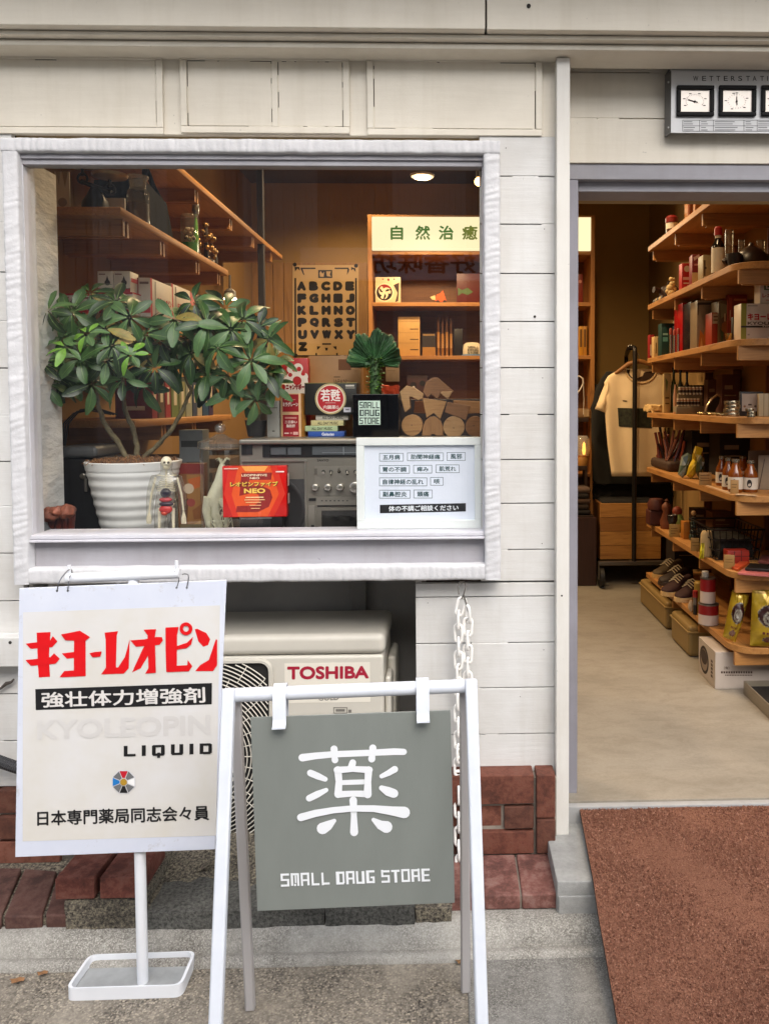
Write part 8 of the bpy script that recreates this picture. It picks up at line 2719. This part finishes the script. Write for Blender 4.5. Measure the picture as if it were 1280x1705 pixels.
def bottle5(lab, x, y0, y1, r_, dy=0.0):
    Yb = PZ(x, y1, Z(5)).y + dy
    for_mark.append((x, y1, Yb, r_))
    return turned('juice_bottle', lab, 'bottle', x, y0, y1, [(amber, [(r_ * .95, 0), (r_, .03), (r_, .52), (r_ * .9, .62), (r_ * .5, .78), (r_ * .42, .9)]), (wlab, [(r_ * 1.03, .1), (r_ * 1.03, .46)]), (mat('#a39a88', .25, .8), [(r_ * .5, .9), (r_ * .5, .99), (r_ * .4, 1)])], z=Z(5), Y=Yb, group='amber bottles on the fifth shelf')
b1 = bottle5('darkest amber bottle, standing behind the tan price card', 1201, 759, 808, 9.5)
b2 = bottle5('amber bottle with a black circle label, second from the price card', 1212, 762, 815, 10)
b3 = bottle5('largest amber bottle, partly behind the leaning tan tag', 1224, 764, 819, 12)
b4 = bottle5('amber bottle with a wide white label beside the propped cards', 1249, 766, 819, 12)
b5 = bottle5('amber bottle standing behind the gap between the two largest bottles', 1236, 759, 806, 11, .05)
for (x, y, Yb, r_), o in zip(for_mark[:4], (b1, b2, b3, b4)):
    mk = MB().m(ink('#17110e'))
    c_ = P(x - r_ * .55, y - 14, Yb)
    a0 = math.asin(-.55)
    def bp_(u, v): return Vector((P(x, y, Yb).x + r_ / S(Yb) * 1.05 * math.sin(u), Yb - r_ / S(Yb) * 1.05 * math.cos(u), Z(5) + v))
    h_ = (o.dimensions.z or .15) * .28
    for (ca, cv, ra, rv) in ((-.5, h_, .33, .019), (-.42, h_ - .004, .1, .006)):
        mk.poly([bp_(ca + ra * math.cos(R(30 * k)), cv + rv * math.sin(R(30 * k))) for k in range(12)], Vector((-.4, -1, 0)))
        mk.m(ink('#c9bfae'))
    mk = mk.build('label_mark', None)
    mk.parent = o
pack('price_card', 'leaning tan tag in front of the largest amber bottle', 'price card', 1216, 799, 1229, 822, z=Z(5), depth=.004, col='#a07a48', prints=[('r', .15, .3, .8, .36, '#6a4a22'), ('r', .15, .5, .7, .56, '#6a4a22')], yaw=-20)
for k, (x0_, x1_) in enumerate(((1175, 1214), (1224, 1258))):
    a_, b_ = PZ(x0_, (809, 824)[k], Z(5)), PZ(x1_, (822, 826)[k], Z(5))
    mb = MB().m(mat('#b89a78', .8)).hexa([a_, b_, b_ + Vector((0, 0, .002)), a_ + Vector((0, 0, .002)), a_ + Vector((.02, .04, 0)), b_ + Vector((.02, .04, 0)), b_ + Vector((.02, .04, .002)), a_ + Vector((.02, .04, .002))])
    solo(mb, 'paper_slip', ('pale paper slip lying along the shelf edge before the amber bottles', 'pale paper slip lying under the wide labelled amber bottle')[k], 'paper', 'paper slips on the bottle shelf')
pack('propped_card', 'grey card propped at the near end of the bottle shelf', 'card', 1244, 750, 1290, 818, Y=3.75, z=Z(5), depth=.004, col='#7a6a58', prints=[('r', .5, .2, .54, .98, '#4a3c30')], yaw=8)
pack('propped_card', 'pale folded leaflet propped in front of the grey card by the amber bottles', 'card', 1263, 758, 1300, 818, Y=3.66, z=Z(5), depth=.004, col='#a0907a', prints=[('p', [(.0, .98), (.25, .1), (.28, .1), (.06, .98)], '#5a4a3c')], yaw=-16)
# sixth shelf
mb = MB().m(mat('#4a1c10', .6, var=.2))
q = PZ(1094, 876, Z(6))
mb.rbox(q.x - .05, q.x + .05, q.y, q.y + .1, Z(6), Z(6) + .1, r=.015, seg=3)
mb.lathe(q.x, q.y + .03, [(.05, Z(6) + .1005), (.055, Z(6) + .13), (.04, Z(6) + .165), (.001, Z(6) + .17)], 18)
solo(mb, 'wooden_toy', 'reddish brown rounded wooden toy at the far end of the basket shelf', 'toy', smooth=50)
mb = MB().m(mat('#6a3416', .6, var=.2))
q = PZ(1113, 882, Z(6))
mb.lathe(q.x, q.y + .05, [(.035, Z(6)), (.04, Z(6) + .04), (.02, Z(6) + .1), (.03, Z(6) + .12), (.028, Z(6) + .14), (.008, Z(6) + .16), (.012, Z(6) + .17), (.001, Z(6) + .18)], 16)
solo(mb, 'wooden_figure', 'brown turned wooden figure beside the rounded wooden toy', 'figure', smooth=50)
turned('dark_bowl', 'dark lacquer cup with a light rim on the basket shelf', 'cup', 1119, 857, 890, [(mat('#5a3a20', .5), [(5, 0), (5, .5)]), (mat('#1f1210', .25), [(5, .5), (8.5, .75), (8.8, .98), (8, 1), (3, .8)])], z=Z(6), Y=PZ(1119, 893, Z(6)).y + .02)
pack('price_card', 'tan price card in front of the dark lacquer cup', 'price card', 1114, 873, 1131, 894, z=Z(6), depth=.004, col='#a08040', prints=[('r', .15, .3, .8, .35, '#6a4c1c'), ('r', .15, .5, .85, .55, '#6a4c1c'), ('r', .15, .7, .6, .75, '#6a4c1c')], yaw=-12)
mb = MB().m(mat('#8a9a4a', .6))
q = PZ(1133, 888, Z(6))
mb.ball((q.x, q.y + .05, Z(6) + .055), (.035, .035, .055), 14)
mb.m(mat('#8a3a22', .6)).ball((q.x - .004, q.y + .06, Z(6) + .12), .03, 12)
solo(mb, 'bath_ball', 'pale green ball with a reddish one on it behind the orange carton', 'ball', smooth=60)
pack('orange_box', 'upright plain orange brown carton on the basket shelf', 'carton', 1138, 869, 1152, 898, z=Z(6), depth=.06, col='#a86a24', prints=[('r', .75, 0, 1, 1, '#5a2a14')])
mb = MB()
q = PZ(1157, 903, Z(6))
for (z0, r0) in ((0.0, .026), (.03, .022), (.06, .02), (.085, .018), (.105, .016)):
    mb.m(mat('#1c2420' if int(z0 * 100) % 2 else '#2c3a30', .4, var=.4, vs=60)).ball((q.x, q.y + .03, Z(6) + z0 + r0 * .9), (r0, r0, r0), 12)
mb.m(mat('#b08a5a', .5)).ball((q.x, q.y + .03, Z(6) + .155), .014, 12)
solo(mb, 'string_doll', 'small dark string doll with a wooden bead head on the basket shelf', 'doll', smooth=60)
pack('price_card', 'tan price card below the dark string doll', 'price card', 1150, 896, 1166, 918, z=Z(6), depth=.004, col='#9a7438', prints=[('r', .15, .3, .8, .35, '#6a4c1c'), ('r', .15, .55, .85, .6, '#6a4c1c')], yaw=-14)
q = PZ(1176, 929, Z(6))
Yv = q.y + .04
turned('cloth_pot', 'cream cloth covered pot with a bright yellow side patch next to the wire basket', 'pot', 1176, 884, 929, [(mat('#b0966a', .8, var=.1), [(8, 0), (9.5, .08), (10.5, .5), (10, .85), (8.5, .95), (7, 1)])], z=Z(6), Y=Yv)
crumple('yellow_packet', 'small bright yellow packet leaning on the cream cloth pot', 'packet', [(1164, 916), (1165, 902), (1167, 889), (1172, 888), (1172, 902), (1171, 915)], Yv - .07, .02, [mat('#c0b01c', .3), mat('#d8c83a', .3), mat('#8a7a14', .3)], Z(6))
wb = thing('wire_basket', 'black wire basket with dark cloth inside on the sixth doorway shelf', 'basket', tuple(PZ(1220, 930, Z(6))))
xa, xb = P(1187, 925, 3.78).x, P(1262, 925, 3.74).x
ya_, yb_2 = 3.74, 4.1
zt_ = Z(6) + .15
mb = MB().m(mat('#15110f', .4, .3))
for z in (Z(6) + .004, Z(6) + .05, Z(6) + .1, zt_):
    e = 0.02 * (z - Z(6)) / .15
    mb.tube([(xa - e, ya_ - e, z), (xb + e, ya_ - e, z), (xb + e, yb_2, z), (xa - e, yb_2, z)], .0032 if z < zt_ else .005, 6, closed=True)
for k in range(9):
    t = k / 8
    x = xa + (xb - xa) * t
    mb.tube([(x, ya_, Z(6) + .004), (x + .02 * (2 * t - 1), ya_ - .02, zt_)], .0024, 5)
    y = ya_ + (yb_2 - ya_) * t
    mb.tube([(xa, y, Z(6) + .004), (xa - .02, y, zt_)], .0024, 5)
    mb.tube([(xb, y, Z(6) + .004), (xb + .02, y, zt_)], .0024, 5)
mb.build('wire_frame', wb, smooth=60)
mb = MB().m(mat('#17140f', .8, var=.3, vs=20, bump=.5))
lump(mb, xa + .02, xb - .02, ya_ + .02, yb_2 - .02, Z(6) + .008, Z(6) + .1, .01, 60)
mb.build('dark_cloth', wb, smooth=60)
pack('red_cloth', 'folded bright red checked cloth in front of the wire basket', 'cloth', 1211, 917, 1247, 938, Y=3.66, z=Z(6), depth=.06, col='#8f2418', prints=[('r', .3, 0, .34, 1, '#4a1410'), ('r', .62, 0, .66, 1, '#4a1410'), ('r', 0, .4, 1, .46, '#4a1410')])
pack('price_card', 'tan price card leaning on the red checked cloth', 'price card', 1205, 924, 1222, 947, z=Z(6), depth=.004, col='#94703c', prints=[('r', .15, .3, .8, .35, '#6a4c1c'), ('r', .15, .5, .85, .55, '#6a4c1c')], yaw=-18)
def flat(lab, nm, cat, pts, c_, th=.012, up_=0.0):
    mb = MB().m(mat(c_, .4, var=.12, vs=30))
    pp = [PZ(*q, Z(6) + up_) for q in pts]
    mb.prism([p for p in pp], Vector((0, 0, th)))
    solo(mb, nm, lab, cat, bevel=.002)
flat('flat orange packet on the basket shelf beside the leaning price card', 'flat_packet', 'packet', [(1218, 948), (1228, 952), (1248, 940), (1236, 935)], '#a8401c')
flat('flat pink packet along the near edge of the basket shelf', 'flat_packet', 'packet', [(1228, 957), (1290, 962), (1290, 952), (1240, 949)], '#b0605c', .01)
flat('flat black case lying on the pink packet', 'flat_case', 'case', [(1240, 950), (1290, 953), (1290, 944), (1248, 942)], '#14110f', .012, .0115)
flat('dull pink notebook at the back corner of the basket shelf', 'notebook', 'notebook', [(1262, 938), (1300, 942), (1300, 930), (1268, 928)], '#6a3a38', .014, 0.0)
# seventh shelf: shoes, cans, bags
def shoe(lab, x, y, L, ang, upper, sole, z=None, hgt=.085):
    q = PZ(x, y, Z(7))
    t = thing('shoe', lab, 'shoe', tuple(q), 'shoes on the lowest shelf')
    ca, sa = math.cos(R(ang)), math.sin(R(ang))
    def tr(u, v, h):       # u along the shoe from the toe, v across
        return Vector((q.x + u * L * ca - v * sa, q.y + u * L * sa + v * ca, Z(7) + h))
    ks = [0, .04, .12, .25, .42, .6, .8, .95, 1]
    wd_ = [.012, .032, .044, .048, .042, .036, .037, .033, .014]
    hs_ = [.03, .042, .05, .054, .07, .085, .082, .088, .08]
    for nm, m_, lo, fn_ in (('sole', sole, 0, lambda k: .026), ('upper', upper, .0265, lambda k: hs_[k] * hgt / .085)):
        mb = MB().m(m_)
        vs, fs = [], []
        N_ = 12
        for k, u in enumerate(ks):
            for j in range(N_ + 1):
                a = math.pi * j / N_
                w = wd_[k] * (1.08 if nm == 'sole' else .95)
                h = fn_(k)
                e = .35 if nm == 'sole' else .75
                vs.append(tr(u, -w * math.copysign(abs(math.cos(a)) ** e, math.cos(a)), lo + (h - lo) * abs(math.sin(a)) ** e))
        for k in range(len(ks) - 1):
            for j in range(N_):
                a = k * (N_ + 1) + j
                fs.append((a, a + 1, a + N_ + 2, a + N_ + 1))
            fs.append((k * (N_ + 1), (k + 1) * (N_ + 1), (k + 1) * (N_ + 1) + N_, k * (N_ + 1) + N_))
        fs += [tuple(range(N_ + 1)), tuple((len(ks) - 1) * (N_ + 1) + j for j in range(N_, -1, -1))]
        mb.add(vs, fs)
        mb.build(nm, t, smooth=50)
    mb = MB().m(mat('#b8a888', .7))
    for k in range(4):
        u = .34 + .07 * k
        mb.tube([tr(u, -.03, .066 + .008 * k), tr(u + .02, 0, .083 + .007 * k), tr(u, .03, .066 + .008 * k)], .0028, 5)
    mb.build('laces', t)
brs, crs = mat('#4a3a20', .8, var=.15), mat('#b8945a', .6, var=.08)
shoe('olive brown sneaker with a tan toe, at the far end of the lowest shelf', 1091, 963, .27, 40, brs, crs)
shoe('dark brown shoe with a pale toe cap beside the olive sneaker', 1100, 975, .27, 34, mat('#2a1c12', .7), mat('#33241a', .6))
shoe('maroon sneaker with a wide cream sole on the lowest shelf', 1106, 993, .27, 42, mat('#30100e', .8), mat('#c9a670', .6))
shoe('maroon sneaker whose cream toe points at the red can', 1129, 1003, .27, 44, mat('#30100e', .8), mat('#cfae7c', .6))
turned('silver_tube', 'slim black and red tube standing before the red and white cans', 'tube', 1157, 983, 1023, [(mat('#15110f', .3), [(3.6, 0), (3.6, .4)]), (mat('#8a8480', .25, .7), [(3.8, .4), (3.8, .72)]), (mat('#8f1a18', .4), [(4.4, .72), (4.4, .98), (3, 1)])], z=Z(7))
turned('white_shell', 'round pale ornament beside the slim black tube', 'ornament', 1150, 1000, 1018, [(mat('#b09a80', .5), [(2, 0), (5, .3), (5, .6), (2, 1)])], z=Z(7))
redc, whc = mat('#8a1218', .35), mat('#cbb9ae', .4)
Yc7 = PZ(1180, 1043, Z(7)).y + .045
can1 = turned('paint_can', 'larger red and white can at the bottom of the can stack', 'can', 1179, 1004, 1044, [(mat('#8a8078', .3, .7), [(17, 0), (17, .03)]), (whc, [(16.6, .03), (16.6, .5)]), (redc, [(16.6, .5), (16.6, .95)]), (mat('#8a8078', .3, .7), [(17, .95), (17, 1), (15, 1), (15, .97), (1, .97)])], z=Z(7), Y=Yc7, n=32)
ztc = P(1179, 1003.4, Yc7).z
turned('paint_can', 'smaller red and white can stacked on the larger can', 'can', 1178, 961, 1003, [(mat('#8a8078', .3, .7), [(13, 0), (13, .03)]), (whc, [(12.7, .03), (12.7, .47)]), (redc, [(12.7, .47), (12.7, .95)]), (mat('#6a6058', .3, .7), [(13.2, .95), (13.2, 1), (1, 1)])], z=ztc, Y=Yc7, n=32)
turned('spray_top', 'short pale grey cup standing on the smaller can', 'cup', 1174, 951, 961, [(mat('#9a948a', .4), [(6, 0), (6, .9), (5, 1)])], z=P(1178, 960.6, Yc7).z, Y=Yc7, n=20)
turned('yellow_can', 'dull yellow can behind the stacked red and white cans', 'can', 1163, 968, 1030, [(mat('#9a7a2a', .4), [(8, 0), (8, .95), (6, 1)])], z=Z(7), Y=Yc7 + .22, n=24)
gold = mat('#a88a22', .28, .35, var=.15, vs=14, coat=.3)
gold2 = mat('#7d6218', .3, .35, var=.2, vs=14)
maroon, silv, dkr = mat('#2a0c0c', .35), mat('#9a9488', .25, .6), mat('#5a1a10', .4)
def snack_bag(lab, q, ybase, Y, bulge, seed):
    """q: pixel corners tl tr br bl"""
    mb = MB()
    n, m_ = 36, 44
    dz = Z(7) - min(P(*q[2], Y).z, P(*q[3], Y).z)
    for side in (-1, 1):
        vs = []
        for j in range(m_ + 1):
            for k in range(n + 1):
                u, v = k / n, j / m_
                x = (q[0][0] + (q[1][0] - q[0][0]) * u) * (1 - v) + (q[3][0] + (q[2][0] - q[3][0]) * u) * v
                y = (q[0][1] + (q[1][1] - q[0][1]) * u) * (1 - v) + (q[3][1] + (q[2][1] - q[3][1]) * u) * v
                b = (math.sin(math.pi * u) ** .6) * (math.sin(math.pi * min(1, v * .96 + .04)) ** .7)
                wr = .008 * noise.noise(Vector((u * 5, v * 6, seed))) + .004 * noise.noise(Vector((u * 14, v * 12, seed + 4)))
                p = P(x, y, Y) + Vector((0, side * (bulge * b) + wr * (b + .2) * side, dz * 1.0))
                p.z = max(p.z, Z(7) + .0005)
                vs.append(p)
        for j in range(m_):
            for k in range(n):
                u, v = (k + .5) / n, (j + .5) / m_
                col_ = gold
                if side < 0:
                    r2 = ((u - .46) / .34) ** 2 + ((v - .42) / .2) ** 2
                    if r2 < 1:
                        col_ = maroon
                        s_ = ((u - .42) / .2) ** 2 + ((v - .46) / .13) ** 2
                        if s_ < 1 and not (.28 < s_ < .42 and u < .5): col_ = silv
                        if abs(u - .62) < .05 and abs(v - .48) < .1: col_ = silv
                    elif r2 < 1.12: col_ = silv
                    elif .7 < v < .76 and .2 < u < .75 and int(u * 22) % 2: col_ = dkr
                    elif ((u - .45) / .2) ** 2 + ((v - .85) / .07) ** 2 < 1: col_ = dkr if int(u * 40 + v * 30) % 3 else silv
                    elif v < .05: col_ = gold2
                a = j * (n + 1) + k
                f = [vs[a], vs[a + 1], vs[a + n + 2], vs[a + n + 1]]
                mb.m(col_).add(f if side < 0 else f[::-1], [(0, 1, 2, 3)])
    bm_o = solo(mb, 'snack_bag', lab, 'snack bag', 'gold snack bags on the lowest shelf', smooth=0)
    bm = bmesh.new()
    bm.from_mesh(bm_o.data)
    bmesh.ops.remove_doubles(bm, verts=bm.verts, dist=1e-5)
    for f in bm.faces: f.smooth = True
    bm.to_mesh(bm_o.data)
    bm.free()
    return bm_o
yq = PZ(1218, 1077, Z(7)).y
snack_bag('gold snack bag turned sideways beside the red cans', [(1219, 990), (1249, 994), (1224, 1078), (1203, 1068)], 0, yq + .06, .045, 2)
snack_bag('gold snack bag facing out with a maroon and silver round mark', [(1252, 991), (1312, 991), (1318, 1086), (1248, 1083)], 0, PZ(1270, 1085, Z(7)).y + .05, .05, 9)
# ---- on the floor under the lowest shelf
def bin_(lab, x0, x1, yb0, yb1):
    """two pixel points on the floor along its left edge: far, near corner"""
    a, b = PZ(x0, yb0, ZF), PZ(x1, yb1, ZF)
    t = thing('storage_bin', lab, 'storage bin', tuple(b), 'cream bins under the lowest shelf')
    xl = min(a.x, b.x)
    mb = MB().m(mat('#8a7142', .5, var=.04))
    h = Z(7) - .03 - ZF - .035
    mb.rbox(xl, xl + .32, b.y, a.y, ZF + .0008, ZF + h, r=.02, seg=3)
    mb.build('box', t, smooth=40)
    MB().m(mat('#9a8050', .45, var=.04)).rbox(xl - .006, xl + .326, b.y - .006, a.y + .006, ZF + h * .78, ZF + h * .83, r=.002).build('rim', t)
bin_('cream plastic bin under the lowest shelf, farther inside', 1090, 1108, 1003, 1049)
bin_('cream plastic bin under the lowest shelf, beside the printed carton', 1126, 1146, 1063, 1095)
bq0, bq1 = PZ(1161, 1118, ZF), PZ(1190, 1148, ZF)
cb = thing('carton_box', 'white carton with a round print, on the floor under the lowest shelf', 'carton', tuple(bq1))
hb = P(1190, 1086, bq1.y).z - ZF
xb0 = bq1.x
xb1 = xb0 + .30
mb = MB().m(mat('#b3a79c', .7, var=.05))
mb.rbox(xb0, xb1, bq1.y, bq0.y, ZF + .0006, ZF + hb, r=.003)
mb.build('box', cb)
mb = MB().m(ink('#2a1f1c'))
dep_ = bq0.y - bq1.y
def lf_(u, v, k=1): return Vector((xb0 - .0005 * k, bq0.y - dep_ * u, ZF + hb * (1 - v)))
mb.poly([lf_(.36 + .27 * math.cos(R(15 * k)), .5 + .38 * math.sin(R(15 * k))) for k in range(24)], Vector((-1, 0, 0)))
mb.m(ink('#8a7868')).poly([lf_(.36 + .21 * math.cos(R(15 * k)), .5 + .3 * math.sin(R(15 * k)), 2) for k in range(24)], Vector((-1, 0, 0)))
mb.m(ink('#33231f')).poly([lf_(.36 + .19 * math.cos(R(15 * k)), .42 + .2 * math.sin(R(15 * k)), 3) for k in range(24)], Vector((-1, 0, 0)))
mb.m(ink('#4a382c'))
for k in range(5):
    mb.poly([lf_(.76, .3 + .1 * k), lf_(.86, .3 + .1 * k), lf_(.86, .37 + .1 * k), lf_(.76, .37 + .1 * k)], Vector((-1, 0, 0)))
mb.build('print', cb)
mb = MB().m(ink('#4a382c'))
ff = lambda x, y: P(x, y, bq1.y - .0006)
for (x0_, x1_, y0_, y1_) in ((1205, 1214, 1110, 1115),):
    mb.text('（有）', lambda u, v: ff(x0_ + (x1_ - x0_) * u, y1_ - (y1_ - y0_) * v), bold=.02)
for k in range(13):
    mb.poly([ff(1200 + 4.1 * k, 1118), ff(1203 + 4.1 * k, 1118), ff(1203 + 4.1 * k, 1121.5), ff(1200 + 4.1 * k, 1121.5)], Vector((0, -1, 0)))
for k in range(17):
    mb.poly([ff(1207 + 2.7 * k, 1123.6), ff(1208.8 + 2.7 * k, 1123.6), ff(1208.8 + 2.7 * k, 1125.4), ff(1207 + 2.7 * k, 1125.4)], Vector((0, -1, 0)))
mb.build('print', cb)
ta, tb = PZ(1240, 1158, ZF), PZ(1292, 1206, ZF)
ty = thing('root_tray', 'long grey tray of dark soil with pale dried roots on the floor by the door', 'tray', tuple(ta))
mb = MB().m(mat('#8a8070', .45, .3))
xt0 = ta.x
ya_, yb_3 = tb.y, ta.y + .02
for b_ in ((xt0, xt0 + .006, ya_, yb_3), (xt0 + .4, xt0 + .406, ya_, yb_3), (xt0 + .0065, xt0 + .3995, yb_3 - .006, yb_3), (xt0 + .0065, xt0 + .3995, ya_, ya_ + .006)):
    mb.rbox(*b_, ZF + .001, ZF + .06, r=.002)
mb.build('rim', ty)
mb = MB().m(mat('#15110e', .9, var=.4, vs=40, bump=.8))
mb.box(xt0 + .0065, xt0 + .3995, ya_ + .0065, yb_3 - .0065, ZF + .0012, ZF + .035)
mb.build('soil', ty)
mb = MB()
for k in range(26):
    q = Vector((xt0 + .1 + .25 * random.random(), ya_ + .05 + (yb_3 - ya_ - .1) * random.random(), ZF + .045 + .03 * random.random()))
    mb.m(mat(('#8a7a58', '#a8946a', '#6a5a3c')[k % 3], .7)).ball(tuple(q), (.022 * random.uniform(.6, 1.2), .02, .018), 8)
mb.build('dried_roots', ty, smooth=60)

# ---- goods at the back of the shelves
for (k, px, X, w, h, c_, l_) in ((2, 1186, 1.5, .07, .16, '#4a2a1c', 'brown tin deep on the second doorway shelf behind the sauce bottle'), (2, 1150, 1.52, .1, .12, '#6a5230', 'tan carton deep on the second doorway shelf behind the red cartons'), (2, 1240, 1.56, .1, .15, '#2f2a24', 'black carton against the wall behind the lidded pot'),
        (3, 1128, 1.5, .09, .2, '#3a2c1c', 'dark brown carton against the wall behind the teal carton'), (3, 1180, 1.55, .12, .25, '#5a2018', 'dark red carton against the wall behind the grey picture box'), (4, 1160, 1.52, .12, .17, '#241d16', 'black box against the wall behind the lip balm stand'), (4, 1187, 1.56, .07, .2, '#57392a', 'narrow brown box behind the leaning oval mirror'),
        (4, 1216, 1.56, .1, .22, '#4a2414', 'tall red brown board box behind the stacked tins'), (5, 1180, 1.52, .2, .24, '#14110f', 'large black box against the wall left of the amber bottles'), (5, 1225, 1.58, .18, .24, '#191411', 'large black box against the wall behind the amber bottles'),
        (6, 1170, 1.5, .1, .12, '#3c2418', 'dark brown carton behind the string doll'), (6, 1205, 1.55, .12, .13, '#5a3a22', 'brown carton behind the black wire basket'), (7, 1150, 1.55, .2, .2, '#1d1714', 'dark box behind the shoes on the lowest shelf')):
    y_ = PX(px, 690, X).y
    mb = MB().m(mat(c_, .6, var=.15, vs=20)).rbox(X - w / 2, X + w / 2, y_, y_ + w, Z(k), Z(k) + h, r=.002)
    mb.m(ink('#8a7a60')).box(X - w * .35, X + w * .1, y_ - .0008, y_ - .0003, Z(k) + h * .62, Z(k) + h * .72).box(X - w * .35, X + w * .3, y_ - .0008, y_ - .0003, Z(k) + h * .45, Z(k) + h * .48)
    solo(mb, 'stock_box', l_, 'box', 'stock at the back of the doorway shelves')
# ---- lamps of the shop; all but one ceiling lamp added out of view
def lamp(lab, x, y, watts, ang=150, col_=(1, 0.7, 0.39), size=.05, z=None):
    z = z or ZC
    t = thing('ceiling_lamp', lab, 'ceiling lamp', (x, y, z), 'round ceiling lamps of the shop')
    if z < ZC: MB().m(mat('#2a2622', .5)).tube([(x, y, z), (x, y, ZC)], .008, 8).build('stem', t)
    MB().m(mat('#c9b9a0', .4)).lathe(x, y, [(.075, z - .012), (.08, z - .002), (.08, z + .0005)], 28).build('trim', t, smooth=40)
    MB().m(glow('#ffd9a0', 14 / EXPO)).lathe(x, y, [(.055, z - .02), (.058, z - .0125)], 24).build('diffuser', t)
    l = bpy.data.lights.new('lamp_light', 'SPOT')
    l.energy = watts
    l.spot_size = R(ang)
    l.spot_blend = .6
    l.shadow_soft_size = size
    l.color = col_
    o = bpy.data.objects.new('lamp_light', l)
    COL.objects.link(o)
    o.parent = t
    o.location = (0, 0, -.05)
q = P(703, 291, 5.3)
LW = 0.75
lamp('round lit ceiling lamp visible high in the display window', q.x, 5.3, 75 * LW, z=q.z)
lamp('added unseen ceiling lamp above the doorway shelves, hidden by the door head', .75, 4.5, 58 * LW)  # unseen, put in as warm light for the interior
lamp('added unseen ceiling lamp above the left wall shelves', -.8, 3.9, 55 * LW)  # also out of view, added to light this side of the shop
lamp('added unseen ceiling lamp just inside the entrance', .75, 3.25, 12 * LW)  # weak unseen fill, added near the door
lamp('added ceiling lamp brightening the alphabet poster, hidden by the window head', -.7, 5.75, 46 * LW)  # added to brighten the back wall and bookcase
q = P(797, 302, 3.6)
t = thing('bulb_lamp', 'bare warm glowing bulb hanging at the top right corner of the pane', 'lamp', tuple(q))
MB().m(glow('#ffc070', 10 / EXPO)).ball(tuple(q), .02, 14).build('bulb', t, smooth=60)
MB().m(mat('#2a2622', .5)).tube([q + Vector((0, 0, .02)), q + Vector((0, 0, .07))], .013, 10).tube([q + Vector((0, 0, .07)), Vector((q.x, q.y, ZC))], .003, 6).build('cord', t)
